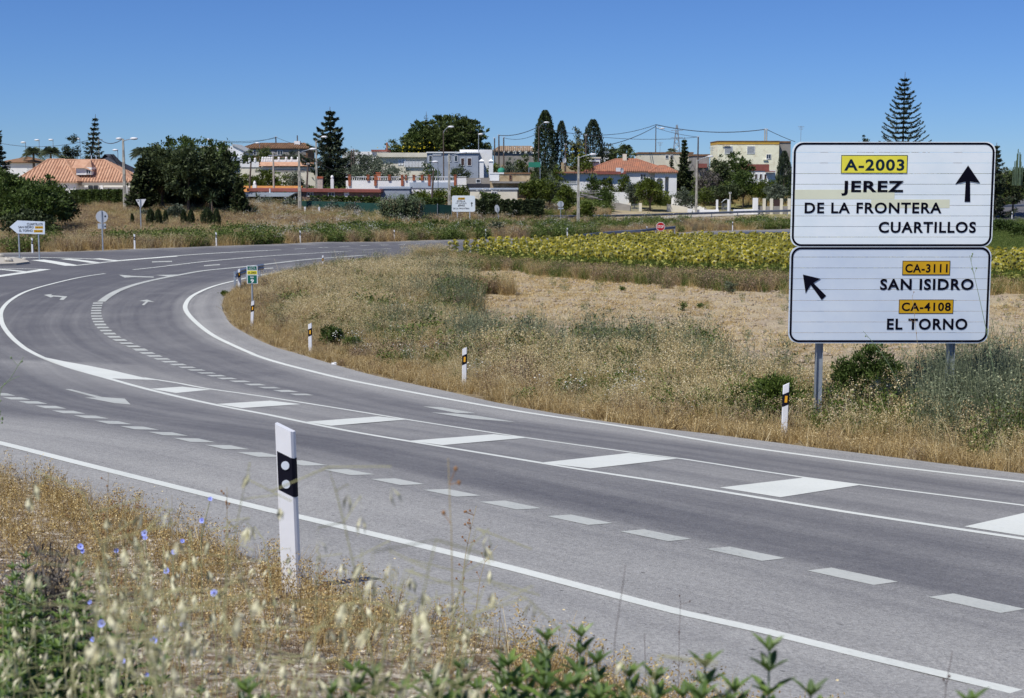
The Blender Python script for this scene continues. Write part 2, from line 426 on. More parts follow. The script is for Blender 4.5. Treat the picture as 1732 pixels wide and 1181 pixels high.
# ---------------------------------------------------------------- asphalt sheet
def cdt_fill(poly, grid, dz, edge_len=None):
    """triangles of the inside of poly with extra grid points; returns V, F"""
    P = [Vector((float(p[0]), float(p[1]))) for p in poly]; n = len(P)
    pts = P+[Vector((float(x), float(y))) for x, y in grid]
    ov, oe, of, *_ = delaunay_2d_cdt(pts, [], [list(range(n))], 1, 1e-4)
    A = np.array([tuple(v) for v in ov]); Z = H(A[:, 0], A[:, 1])+dz
    return np.c_[A, Z], [tuple(f) for f in of]
def road():
    g1 = np.array([(x, y) for x in np.arange(-32, 12, .8) for y in np.arange(2, 66, .8)])
    g2 = np.array([(x, y) for x in np.arange(-74, 100, 2.4) for y in np.arange(-4, 255, 2.4) if not (-31 < x < 11 and 3 < y < 65)])
    g = np.r_[g1, g2]; g = g[inside(g, ROADN)]; g = g[pdist(g, ROADN, True) > .35]
    V, F = cdt_fill(ROADN, g, .03)
    n0 = len(V); K = len(ROADN); zt = H(ROADN[:, 0], ROADN[:, 1])       # the cut edge of the asphalt
    V = np.r_[V, np.c_[ROADN, zt+.03], np.c_[ROADN, zt-.25]]; F = F+[(n0+i, n0+(i+1) % K, n0+K+(i+1) % K, n0+K+i) for i in range(K)]
    me = bpy.data.meshes.new('road'); me.from_pydata(V.tolist(), [], F); me.materials.append(M['asphalt'])
    P = V[:, :2]
    dn = pdist(P, NE); di = pdist(P, IE); df = pdist(P, FE)
    nearside = (P[:, 1] < 60) & (dn < 60)
    line = trace([(0,470),(3.5,525),(8.7,558),(31,583),(66,604),(114,622.6),(187,643),(312,676),(450,704),(600,734),(866,779),(1100,816),(1428,870),(1732,917),(2000,960)])
    up = trace([(66,604),(149,621),(242,641),(346,659),(600,698),(866,741),(1155,780),(1355,811),(1732,860),(2000,905)])
    dl = pdist(P, line); du = pdist(P, up)
    gore = np.clip(1-(dl+du-2.2)/2.4, 0, 1)*(P[:, 1] < 40)
    dust = .24-.22*sstep(40, 75, P[:, 1])+.55*np.clip(1-(di-1.2)/1.3, 0, 1)+.6*np.clip(1-(dn-3.0)/1.6, 0, 1)+.38*gore+.5*np.clip(1-(df-.5)/.7, 0, 1)
    dust += .10*np.cos((di-3.2)*2*math.pi/1.8)*(di < 12)
    dust = np.clip(dust, 0, .95)
    ac = np.where(di < 12, di, dn+20)
    al = P[:, 0]*.6+P[:, 1]
    for nm, v in (('dust', dust), ('across', ac), ('along', al)):
        at = me.attributes.new(nm, 'FLOAT', 'POINT'); at.data.foreach_set('value', v.astype(np.float32))
    return tag(link('road', me), 'grey asphalt road curving around the field to a junction', kind='structure')
ROADOBJ = road()
def ribbon(P, w, dz):
    V = []; F = []
    for i, p in enumerate(P):
        t = P[min(i+1, len(P)-1)]-P[max(i-1, 0)]; n = Vector((-t.y, t.x)).normalized()
        for s in (-1, 1):
            q = p.xy+n*w/2*s; V.append((q.x, q.y, Hf(q.x, q.y)+(dz if p.y > 45 else dz-.0105)))
    for i in range(len(P)-1): F.append((2*i, 2*i+1, 2*i+3, 2*i+2))
    return V, F
def line_mark(name, px, w, dz=.044, step=.6):
    P = smooth_path(trace(px), step)
    if px[0][0] >= 1890: P = [P[0]+DIR*k for k in range(24, 0, -1)]+P
    if px[-1][0] >= 1890: P = P+[P[-1]+DIR*k for k in range(1, 24)]
    V, F = ribbon(P, w, dz)
    MB().add(V, F).build(name, pm_of(name), ROADOBJ)
def patch(name, px, dz=.040, res=.7):
    W = np.array([tuple(hit(*p).xy) for p in px])
    lo, hi = W.min(0), W.max(0)
    g = np.array([(x, y) for x in np.arange(lo[0], hi[0], res) for y in np.arange(lo[1], hi[1], res)] or [(0, 0)])
    g = g[inside(g, W)]
    if len(g): g = g[pdist(g, W, True) > .1]
    V, F = cdt_fill(W, g, dz if W[:, 1].mean() > 45 else .034)
    MB().add(V.tolist(), F).build(name, pm_of(name), ROADOBJ)
line_mark('edge_line', [(-200,712),(-60,740),(0,754),(109,782),(255,819),(467,872),(500,879),(688,924),(875,971),(1150,1044),(1293,1076),(1465,1119),(1732,1183),(1900,1225)], .165)
line_mark('edge_line', [(1900,841),(1732,819),(1492,790.5),(1250,757.6),(1069,727),(885,699.6),(740,674),(600,647),(519.6,628),(450,608.8),(398,588),(360,569),(332.5,548),(317,531),(313.5,518.7),(322,505),(339.5,494.5),(367,484),(396.6,476.5),(436,467.5),(485,460),(540,454.6),(620,446)], .19)
line_mark('solid_line', [(178,464),(138.5,470),(86.6,482),(45,494.5),(17.3,510),(3.5,525.6),(1.7,541),(8.7,558.5),(31,582.8),(65.8,603.6),(114,622.6),(149,633),(187,643.4),(242.5,659),(311.7,676),(381,691),(450,704),(519.6,718.6),(600,734.5),(700,751.5),(866,779),(992,800),(1100,816.5),(1250,841),(1428,870.5),(1732,917),(1900,943)], .17)
line_mark('solid_line', [(242,641),(305,651),(346,659),(450,674),(600,698),(700,714.5),(885,743),(1069.6,769),(1155,780),(1355.5,811),(1732,859.5),(1900,884)], .13)
line_mark('wide_line', [(620,432.5),(580,435.5),(533,439),(497,442.5),(415.7,452),(346,459),(301,466.8),(260,475),(225,484),(197.4,494.5),(180,505),(171.5,512)], .34)
line_mark('solid_line', [(200,441.6),(263.5,436.7),(378,428.6),(454,424.6)], .22)
line_mark('solid_line', [(225,457.4),(327,445.6),(400,438.5),(501.6,431),(578,426.5)], .18)
line_mark('edge_line', [(620,446),(720,437),(820,428),(900,420)], .15)
patch('white_wedge', [(60,603),(110,613.5),(149,620.5),(194,629.6),(242,641),(265,645.2),(183,642.3),(149,634.5),(110,622.5)])
for q in ([(254.6,660.3),(308,656.6),(357,661.8),(298,667.5)], [(367,686.4),(457,680.5),(509,686.6),(409,693.4)], [(516,717),(640,707.5),(688,712.8),(560,723.8)],
          [(692,749.6),(835,738),(893,743.8),(748,757)], [(915,787),(1065,770),(1145,779.8),(998,797)], [(1217,829.5),(1361,812),(1456,824.5),(1320,846)], [(1631,896),(1760,866),(1870,879),(1745,914)]):
    patch('hatch_bar', q)
for q in ([(715,690),(748,692),(806,702),(772,701.5)], [(729,700.5),(770,702.5),(806,706),(874,717.2),(800,711.5)],
          [(235.5,510.7),(248.7,508.3),(261.5,512.5),(251,511.8),(244,518),(240,517.3),(246.6,511.8)],
          [(74.5,500.4),(88,499),(86.6,501),(114.3,503),(107.4,509),(100.4,508.7),(105,504.4),(90.7,503.1),(86,505)],
          [(109,660.7),(121,661.4),(173,674.6),(211,677.4),(221,687.4),(194,685),(143.7,675.3),(163,675.6)],
          [(201,466),(230,468.3),(260,469.3),(260,470.8),(226,470),(211,471)], [(263,466.6),(303,465.6),(290,469.6)]):
    patch('painted_arrow', q)
for q in ([(257,443.4),(291,442.4),(291,444),(257,445)], [(436,455.8),(462,453.8),(462,455.2),(436,457.2)], [(345,450),(372,448),(372,449.4),(345,451.4)]):
    patch('short_dash', q)
# hatched island at the left junction
for px, w in (([(-80,438),(0,436.2),(60,436.9),(130,438.2),(200,441.6)], .3), ([(122,451),(160,447),(198,442.8),(300,434.6)], .3), ([(63.5,440.8),(95,445.5),(122,450.6)], .9),
              ([(109,439),(140,442.5),(162.6,445.8)], .7), ([(162.6,438.6),(198,442.6)], .6), ([(-40,455),(0,455.2),(77.2,456.7)], .25), ([(77.2,456.7),(40,462.6),(0,468.4),(-60,478)], .7), ([(-60,455.5),(0,457),(42,461)], .5)):
    line_mark('hatch_bar', px, w)
def dashes(px, centres_given=False, period=1.05, duty=.58, w=.36, name='lane_dash'):
    if centres_given:
        C = trace(px); n = len(C)
        for i, c in enumerate(C):
            a = C[max(i-1, 0)]; b = C[min(i+1, n-1)]; k = 2 if 0 < i < n-1 else 1
            v = (b-a)/k*duty/2; V, F = ribbon([c-v, c, c+v], w, .044); MB().add(V, F).build(name, pm_of(name), ROADOBJ)
    else:
        P = smooth_path(trace(px), .1); L = [0]
        for i in range(1, len(P)): L.append(L[-1]+(P[i]-P[i-1]).length)
        s = 0
        while s+period < L[-1]:
            seg = [P[i] for i in range(len(P)) if s <= L[i] <= s+period*duty]
            if len(seg) > 2:
                V, F = ribbon([seg[0], seg[len(seg)//2], seg[-1]], w, .044); MB().add(V, F).build(name, pm_of(name), ROADOBJ)
            s += period
dashes([(1860,1074),(1651,1027.5),(1441,981.5),(1260.6,943),(1109,911.5),(980,885),(864,860),(764.5,839),(672.6,820),(590,803.6),(512,788),(440,773.7),(384.5,761),(329,749),(284,738),(235.5,728),(192,718.6),(154,709),(116,700.6),(86,692),(55.4,684),(27.7,677),(3,670),(-25,662)], True, w=.34)
dashes([(166,513.5),(162.8,527),(164.5,541),(173,555),(188.8,569),(207.8,580),(228.6,589.7),(256,601.8),(287.5,614),(318.7,624),(346,632),(381,641.7),(422.6,651),(464,660),(502,668),(548,679)], w=.4)
dashes([(454,424.8),(540,420),(628,416),(720,411.5),(790,409)], period=4.5, duty=.5, w=.2)
dashes([(578,426.5),(640,422.5),(720,418)], period=4.5, duty=.5, w=.15)

# ================================================================ SIGNS, POSTS, BARRIERS
def text_mesh(name, s, x0, x1, z0, z1, y, m, parent, bold=.02, thick=.003, space=1.0):
    """lettering fitted to a box in the x,z plane, in the coordinates of its thing"""
    cu = bpy.data.curves.new(name, 'FONT'); cu.body = s; cu.size = 1; cu.offset = bold; cu.extrude = .0; cu.space_character = space; cu.resolution_u = 4
    t = bpy.data.objects.new('t', cu); COL.objects.link(t); bpy.context.view_layer.update()
    me = bpy.data.meshes.new_from_object(t.evaluated_get(bpy.context.evaluated_depsgraph_get()))
    bpy.data.objects.remove(t); bpy.data.curves.remove(cu)
    n = len(me.vertices); co = np.empty(n*3, np.float32); me.vertices.foreach_get('co', co); co = co.reshape(-1, 3)
    lo, hi = co.min(0), co.max(0)
    X = x0+(co[:, 0]-lo[0])/(hi[0]-lo[0])*(x1-x0); Z = z0+(co[:, 1]-lo[1])/(hi[1]-lo[1])*(z1-z0)
    me.vertices.foreach_set('co', np.c_[X, np.full(n, y), Z].astype(np.float32).ravel())
    me.materials.clear(); me.materials.append(m); me.name = name; me.update()
    if z1-z0 < .12: return link(name, me, parent)
    # larger lettering: every letter is a piece of its own
    import bmesh
    bm = bmesh.new(); bm.from_mesh(me); bm.verts.ensure_lookup_table(); bpy.data.meshes.remove(me); seen = set(); out = None
    for v0 in bm.verts:
        if v0.index in seen: continue
        st = [v0]; isl = []; seen.add(v0.index)
        while st:
            v = st.pop(); isl.append(v)
            for e in v.link_edges:
                w = e.other_vert(v)
                if w.index not in seen: seen.add(w.index); st.append(w)
        ix = {v.index: i for i, v in enumerate(isl)}; fs = {f for v in isl for f in v.link_faces}
        out = MB().add([tuple(v.co) for v in isl], [[ix[v.index] for v in f.verts] for f in fs]).build('letter', m, parent)
    bm.free(); return out
def rrect(x0, x1, z0, z1, r, n=7):
    P = []
    for cx, cz, a0 in ((x1-r, z0+r, -90), (x1-r, z1-r, 0), (x0+r, z1-r, 90), (x0+r, z0+r, 180)):
        for k in range(n+1):
            a = math.radians(a0+90*k/n); P.append((cx+r*math.cos(a), cz+r*math.sin(a)))
    return P
def ring(mb, A, B, y, m=0):
    n = len(A); mb.add([(x, y, z) for x, z in A]+[(x, y, z) for x, z in B], [(i, (i+1) % n, n+(i+1) % n, n+i) for i in range(n)], m)
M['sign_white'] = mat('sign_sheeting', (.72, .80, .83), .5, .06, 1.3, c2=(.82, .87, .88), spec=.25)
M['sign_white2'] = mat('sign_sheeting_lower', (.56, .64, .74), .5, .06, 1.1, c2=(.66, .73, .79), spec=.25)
M['sign_cream'] = mat('replaced_slat_sheeting', (.70, .71, .53), .45, .04, 1.1)
M['sign_yellow'] = mat('yellow_sheeting', (.80, .72, .07), .5, .05, 4, spec=.2)
M['sign_orange'] = mat('orange_sheeting', (.60, .34, .01), .4, .06, 4)
M['ink'] = mat('black_sheeting', (.004, .004, .010), .8, .1, 4, spec=.05)
M['ink_blue'] = mat('dark_blue_sheeting', (.008, .022, .042), .8, .1, 4, spec=.05)
M['sign_green'] = mat('green_sheeting', (.01, .13, .09), .4, .08, 3)
M['sign_red'] = mat('red_sheeting', (.45, .015, .02), .4, .08, 3)
M['sign_back'] = mat('grey_sign_back', (.46, .49, .52), .5, .06, 3, metal=.1)
M['aluminium'] = mat('mill_aluminium', (.50, .53, .57), .4, .08, 2, metal=.5)

def big_sign():
    Y = 27.6
    o = aty(1500, 745, Y); o.z = Hf(o.x, Y)
    t = thing('direction_sign', o, 'large white two-panel direction sign to Jerez, San Isidro and El Torno on steel posts', 'road sign')
    L = lambda px, py: ((aty(px, py, Y)-o).x, (aty(px, py, Y)-o).z)
    x0, zt = L(1337, 239.5); x1, _ = L(1680, 239.5)
    _, zm0 = L(1500, 416); _, zm1 = L(1500, 419.5); _, zb = L(1500, 580.5)
    x1 = L(1677.5, 400)[0]; x0 = L(1336.6, 400)[0]
    F = -.03
    rnd = random.Random(4)
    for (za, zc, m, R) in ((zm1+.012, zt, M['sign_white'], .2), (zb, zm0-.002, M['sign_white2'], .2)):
        n = 10 if zt == zc else 9
        h = (zc-za)/n
        for k in range(n):
            z0 = za+k*h; z1 = z0+h-.007; dy = rnd.uniform(-.003, .003)
            cx0 = cx1 = 0
            def inset(z):
                d = min(z-za, zc-z)
                return R-math.sqrt(max(0, R*R-(R-d)**2)) if d < R else 0
            zs = [z0+(z1-z0)*q/5 for q in range(6)]
            poly = [(x1-inset(z), z) for z in zs]+[(x0+inset(z), z) for z in reversed(zs)]
            MB().plate(poly, F+dy, .0).build('panel_slat', m, t)
        b = MB(); ring(b, rrect(x0+.022, x1-.022, za+.022, zc-.022, R-.01), rrect(x0+.062, x1-.062, za+.062, zc-.062, R-.05), F-.006)
        b.build('border', M['ink'], t)
    # slats that were replaced and have yellowed
    for a, c in (((1342, 321), (1512, 337)), ((1471, 337.5), (1605, 352))):
        ax, az = L(*a); bx, bz = L(*c); MB().box(ax+.02, bx, F-.0045, F-.002, bz, az).build('repair_strip', M['sign_cream'], t)
    def plateau(px0, px1, py0, py1, m, edge=.012):
        a = L(px0, py1); b = L(px1, py0)
        q = MB(); q.box(a[0], b[0], F-.006, F-.003, a[1], b[1]).build('road_number_plate', m, t)
        q = MB(); ring(q, [(a[0], a[1]), (b[0], a[1]), (b[0], b[1]), (a[0], b[1])], [(a[0]+edge, a[1]+edge), (b[0]-edge, a[1]+edge), (b[0]-edge, b[1]-edge), (a[0]+edge, b[1]-edge)], F-.0075)
        q.build('plate_border', M['ink_blue'], t)
    def txt(s, px0, px1, py0, py1, m=M['ink'], bold=.022, y=F-.009):
        a = L(px0, py1); b = L(px1, py0); text_mesh('lettering', s, a[0], b[0], a[1], b[1], y, m, t, bold, space=1.12)
    plateau(1421.5, 1534.5, 262.5, 293.5, M['sign_yellow']); txt('A-2003', 1427, 1529, 269.5, 289, M['ink_blue'], .026)
    txt('JEREZ', 1422, 1528, 306, 331, bold=.03); txt('DE LA FRONTERA', 1360, 1592, 342.5, 361, bold=.024); txt('CUARTILLOS', 1485, 1650, 375, 394, bold=.026)
    plateau(1525, 1606.5, 441, 465, M['sign_orange']); txt('CA-3111', 1530, 1602, 446.5, 461, M['ink'], .026)
    txt('SAN ISIDRO', 1487.5, 1646, 471.5, 490.5, bold=.026)
    plateau(1519, 1612, 506.5, 530.5, M['sign_orange']); txt('CA-4108', 1524, 1607.5, 511.5, 526, M['ink'], .026)
    txt('EL TORNO', 1499, 1635.5, 538.5, 557.5, bold=.026)
    def arrow(pts):
        MB().plate([L(*p) for p in pts], F-.010, F-.003).build('arrow', M['ink'], t)
    arrow([(1636.5, 280), (1656.5, 309.5), (1639.5, 307), (1640, 341.5), (1630.5, 341.5), (1632.5, 307), (1615, 311.5)])
    arrow([(1357.5, 464.3), (1387, 471.3), (1375, 478.5), (1396.5, 500), (1389, 507), (1370.5, 481.5), (1362, 496)][::-1])
    # steel section posts and back rails
    for px in (1387.5, 1611):
        x = (aty(px, 600, Y)-o).x
        zg = Hf(o.x+x, Y)-o.z
        w = .065
        b = MB(); b.box(x-w, x-w+.012, .06, .20, zg-.3, zt-.1); b.box(x+w-.012, x+w, .06, .20, zg-.3, zt-.1); b.box(x-w+.012, x+w-.012, .12, .13, zg-.3, zt-.1)
        b.build('post', M['galv'], t)
    for z in (zb+.3, zb+1.3, zm1+.4, zt-.35):
        MB().box(x0+.15, x1-.15, .002, .057, z-.03, z+.03).build('back_rail', M['galv'], t)
big_sign()

def delineator(px, py, D, label, cat='marker post', kind='amber', yaw=0, hgt=1.05, lean=0, flip=1, group='roadside marker posts', loc=None):
    """white post, slanted top, slanted black band with reflectors"""
    if loc is None: loc = hit(px, py)
    t = thing('marker_post', loc, label, cat, group, rz=yaw)
    s = hgt/1.05; w = .057*s; d = .05*s
    sl = .46*flip
    sec = [(-w, -.012*s), (-w*.8, -d*.5), (w*.8, -d*.5), (w, -.012*s), (w, d*.5), (-w, d*.5)]
    top = lambda x, y: (1.05*s-w*abs(sl))-x*sl
    fl = lambda x, y: -.15
    MB().prism(sec, fl, top).build('post', M['white_paint'], t)
    fx = lambda x: (.625*s-x*sl, .862*s-x*sl); xa, xb = -w*.8, w*.8; y0 = -d*.5-.002; q = MB()
    if kind != 'white': q.add([(-w-.002, -.012*s-.001, fx(-w)[0]), (xa, y0, fx(xa)[0]), (xa, y0, fx(xa)[1]), (-w-.002, -.012*s-.001, fx(-w)[1]), (-w-.002, d*.5, fx(-w)[0]), (-w-.002, d*.5, fx(-w)[1])], [(0, 1, 2, 3), (4, 0, 3, 5)])
    q.add([(xa, y0, fx(xa)[0]), (xb, y0, fx(xb)[0]), (w+.002, -.012*s-.001, fx(w)[0]), (w+.002, d*.5, fx(w)[0]), (xa, y0, fx(xa)[1]), (xb, y0, fx(xb)[1]), (w+.002, -.012*s-.001, fx(w)[1]), (w+.002, d*.5, fx(w)[1])],
          [(0, 1, 5, 4), (1, 2, 6, 5), (2, 3, 7, 6)])
    q.build('black_band', M['black'], t)
    if kind == 'white':
        for z in (.815, .70):
            z *= s
            MB().plate([(.006+.026*s*math.cos(2*math.pi*k/20), z-.02+.026*s*math.sin(2*math.pi*k/20)) for k in range(20)], -d*.5-.008, -d*.5-.001).build('reflector', M['reflector'], t)
    elif kind == 'amber':
        MB().plate([(-.024, .685*s), (.022, .685*s), (.027, .81*s), (-.019, .81*s)], -d*.5-.008, -d*.5-.001).build('reflector', M['amber'], t)
    else:
        MB().plate([(-.02, .70*s), (.02, .70*s), (.02, .79*s), (-.02, .79*s)], -d*.5-.008, -d*.5-.001).build('reflector', M['reflector'], t)
    if lean: t.rotation_euler = (0, lean, yaw)
    return t
delineator(492, 1006, 0, 'near white marker post with black band and two round white reflectors in the foreground grass', kind='white', yaw=-.22, flip=1, hgt=1.09, lean=-.022, group=None, loc=hit(493, 1003))
delineator(1326, 742, 0, 'white marker post with amber reflector beside the leg of the large direction sign', flip=-1, lean=.02)
delineator(785, 659, 0, 'white marker post with amber reflector alone in the verge above the painted road arrow', flip=-1, lean=.02)
delineator(525, 601, 0, 'white marker post with amber reflector left of the small green bush on the bend', flip=-1, lean=.005)
delineator(426, 555, 0, 'white marker post with amber reflector in front of the green kilometre sign', flip=-1, lean=.06)
delineator(405, 491, 0, 'white marker post with amber reflector behind the bent end of the crash barrier', flip=-1, lean=.01)
delineator(546, 458, 0, 'white marker post with amber reflector half hidden behind the grassy island top', flip=-1, lean=.02)
far_posts = [(55, 428.5, 'far white marker post between the legs of the arrow sign'), (228, 421.5, 'far white marker post right of the round sign seen from behind'),
    (366, 416, 'far white marker post below the row of small clipped cypresses'), (508, 411, 'far white marker post below the concrete lamp post in the garden verge'),
    (667, 407.5, 'far white marker post in front of the clump of giant cane'), (821.5, 405, 'far white marker post right of the small white direction sign'),
    (959.5, 402, 'far white marker post at the low end of the far crash barrier'), (1094, 398.5, 'far white marker post left of the red stop sign'),
    (1239, 390, 'far white marker post on the verge right of the red stop sign'), (1711.5, 371.5, 'far white marker post seen past the right edge of the large sign')]
for px, py, lb in far_posts:
    delineator(px, py, 0, lb, kind='far', hgt=1.12)

def pole_sign(name, px, base_py, label, cat, Y=None):
    if Y is None: o = hit(px, base_py)
    else: o = aty(px, base_py, Y); o.z = Hf(o.x, Y)
    t = thing(name, o, label, cat)
    return t, o, (lambda a, b: ((aty(a, b, o.y)-o).x, (aty(a, b, o.y)-o).z))
def circle(cx, cz, r, n=20, ph=0): return [(cx+r*math.cos(2*math.pi*k/n+ph), cz+r*math.sin(2*math.pi*k/n+ph)) for k in range(n)]
# kilometre sign
t, o, L = pole_sign('kilometre_sign', 427, 552, 'green and yellow kilometre 9 sign on a thin steel pole on the bend', 'road sign')
x0, z0 = L(418, 480); x1, z1 = L(435.5, 449.5)
MB().plate(rrect(x0, x1, z0, z1, .02, 3), -.03, -.005).build('plate', M['white_paint'], t)
w = x1-x0; h = z1-z0
MB().box(x0+.03, x1-.03, -.036, -.032, z0+.02, z0+h*.47).build('green_field', M['sign_green'], t)
MB().box(x0+.03, x1-.03, -.036, -.032, z0+h*.76, z1-.02).build('green_field', M['sign_green'], t)
MB().box(x0+.02, x1-.02, -.036, -.032, z0+h*.52, z0+h*.72).build('yellow_field', M['sign_yellow'], t)
text_mesh('lettering', 'A-2003', x0+.05, x1-.05, z0+h*.555, z0+h*.68, -.039, M['ink'], t)
text_mesh('lettering', 'km', x0+w*.34, x0+w*.64, z0+h*.32, z0+h*.43, -.039, M['white_paint'], t)
text_mesh('lettering', '9', x0+w*.35, x0+w*.65, z0+h*.05, z0+h*.26, -.039, M['white_paint'], t, .03)
text_mesh('lettering', 'JUNTA', x0+w*.27, x0+w*.75, z0+h*.875, z0+h*.95, -.039, M['white_paint'], t, 0)
text_mesh('lettering', 'ANDALUCIA', x0+w*.18, x0+w*.82, z0+h*.79, z0+h*.855, -.039, M['white_paint'], t, 0)
MB().tube([(L(426.5, 500)[0], .03, -.2), (L(426.5, 500)[0], .03, z1-.1)], .035, 10).build('pole', M['galv'], t)
# arrow sign at the junction
t, o, L = pole_sign('arrow_sign', 33, 440.5, 'white arrow-shaped direction sign pointing left, on two steel legs at the left junction', 'road sign')
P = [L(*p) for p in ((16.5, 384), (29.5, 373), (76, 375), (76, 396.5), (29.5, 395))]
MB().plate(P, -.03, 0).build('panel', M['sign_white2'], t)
for s_, a, b_, c, d in (('CUARTILLOS', 46, 72.5, 377.2, 381.3), ('SAN ISIDRO', 31.5, 57, 382.3, 386.3), ('EL TORNO', 33, 55.5, 388.3, 392.3)):
    p = L(a, d); q = L(b_, c); text_mesh('lettering', s_, p[0], q[0], p[1], q[1], -.04, M['ink'], t, .01)
for a, b_, c, d, s_ in ((59.5, 73, 382.8, 386.8, 'CA-3111'), (57.5, 72.5, 389, 393.2, 'CA-4108')):
    p = L(a, d); q = L(b_, c); MB().box(p[0], q[0], -.036, -.032, p[1], q[1]).build('road_number_plate', M['sign_orange'], t)
    text_mesh('lettering', s_, p[0]+.06, q[0]-.06, p[1]+.035, q[1]-.035, -.040, M['ink'], t, .01)
for px, pz in ((33, 440.5), (66.5, 441.5)):
    x, _ = L(px, 440); MB().box(x-.04, x+.04, .003, .08, Hf(o.x+x, o.y)-o.z-.3, L(px, 395)[1]).build('post', M['galv'], t)
# round sign seen from behind with a small plate
t, o, L = pole_sign('round_sign', 172, 425, 'round traffic sign seen from behind with a small plate under it, left verge', 'road sign')
c = L(172.3, 366.8); MB().plate(circle(*c, .44), 0, .03).build('disc', M['sign_back'], t)
p = L(165.5, 387); q = L(179, 378.2); MB().box(p[0], q[0], 0, .025, p[1], q[1]).build('plate', M['sign_back'], t)
p = L(176.6, 367.5); MB().box(p[0], p[0]+.12, -.006, -.001, p[1], p[1]+.12).build('sticker', M['ink_blue'], t)
p = L(176.6, 384.5); MB().box(p[0], p[0]+.1, -.006, -.001, p[1], p[1]+.12).build('sticker', M['ink_blue'], t)
MB().box(c[0]-.045, c[0]+.045, -.06, -.007, -.3, c[1]+.44).build('pole', M['galv'], t)
# yield sign from behind
t, o, L = pole_sign('yield_sign', 237.5, 386, 'white triangular yield sign seen from behind, point down, by the lamp post', 'road sign', Y=128)
P = [L(229.5, 337.5), L(247, 337), L(238, 353.5)]
MB().plate(P, 0, .03).build('triangle', M['lamp'], t)
c = L(237.6, 350); MB().box(c[0]-.045, c[0]+.045, -.06, -.003, -.3, L(0, 337)[1]).build('pole', M['galv'], t)
p = L(232.5, 341); MB().box(p[0], p[0]+.12, -.008, -.002, p[1], p[1]+.1).build('sticker', M['ink_blue'], t)
# round sign further right
t, o, L = pole_sign('round_sign', 948, 375, 'small round sign seen from behind beside the speckled concrete lamp post', 'road sign', Y=172)
c = L(948.3, 345.5); MB().plate(circle(*c, .38), 0, .03).build('disc', M['sign_back'], t)
p = L(944, 354); q = L(953, 351.7); MB().box(p[0], q[0], 0, .03, p[1], q[1]).build('plate', M['sign_back'], t)
MB().box(c[0]-.04, c[0]+.04, -.06, -.003, -.3, c[1]+.38).build('pole', M['galv'], t)
# leaning octagon back
t, o, L = pole_sign('octagonal_sign', 845, 372, 'leaning octagonal sign seen from behind in front of the dark clipped hedge', 'road sign', Y=168)
c = L(840.7, 353); n = 8
MB().plate([(c[0]+.30*math.cos(a)-.05*math.sin(a), c[1]+.47*math.sin(a)) for a in [2*math.pi*(k+.5)/8 for k in range(8)]], 0, .03).build('octagon', M['sign_back'], t)
MB().tube([(c[0]+.02, -.04, c[1]+.1), (L(845, 372)[0], -.02, -.2)], .045, 6).build('pole', M['galv'], t)
# white direction sign at the far verge
t, o, L = pole_sign('direction_sign', 783, 372, 'small white direction sign to Estella and Jerez on two legs beside the lamp post', 'road sign', Y=166)
p = L(764.5, 358.3); q = L(803.5, 331)
MB().plate(rrect(p[0], q[0], p[1], q[1], .2, 4), -.03, 0).build('panel', M['sign_white'], t)
for s_, a, b_, c, d, bo in (('ESTELLA', 773, 787, 339, 342, .01), ('DEL MARQUES', 771, 789, 343, 345.2, 0), ('JEREZ', 774.5, 786.5, 346.2, 350, .02), ('DE LA FRONTERA', 766.5, 794, 351.5, 354.2, .01)):
    pp = L(a, d); qq = L(b_, c); text_mesh('lettering', s_, pp[0], qq[0], pp[1], qq[1], -.04, M['ink'], t, bo)
pp = L(774.7, 338); qq = L(786.3, 334.3); MB().box(pp[0], qq[0], -.036, -.032, pp[1], qq[1]).build('road_number_plate', M['sign_orange'], t)
text_mesh('lettering', 'A-2003', pp[0]+.06, qq[0]-.06, pp[1]+.05, qq[1]-.05, -.040, M['ink'], t, .01)
MB().plate([L(*v) for v in ((798, 341.5), (800.2, 344.5), (798.6, 344.3), (798.7, 349.3), (797.3, 349.3), (797.4, 344.3), (795.8, 344.7))], -.04, -.031).build('arrow', M['ink'], t)
for px in (773.5, 794.5):
    x = L(px, 360)[0]; MB().box(x-.06, x+.06, .002, .1, -.4, p[1]+.3).build('post', M['sign_back'], t)
# stop sign behind the sunflowers
t, o, L = pole_sign('stop_sign', 1118, 402, 'red stop sign rising behind the sunflower field', 'road sign', Y=161)
c = L(1117.3, 383.5)
MB().plate([(c[0]+.53*math.cos(a), c[1]+.53*math.sin(a)) for a in [2*math.pi*(k+.5)/8 for k in range(8)]], -.02, .01).build('octagon', M['white_paint'], t)
MB().plate([(c[0]+.48*math.cos(a), c[1]+.48*math.sin(a)) for a in [2*math.pi*(k+.5)/8 for k in range(8)]], -.03, -.021).build('red_face', M['sign_red'], t)
text_mesh('lettering', 'STOP', c[0]-.36, c[0]+.36, c[1]-.15, c[1]+.15, -.035, M['white_paint'], t, .02)
MB().tube([(c[0], .04, -.2), (c[0], .04, c[1]+.3)], .04, 8).build('pole', M['galv'], t)
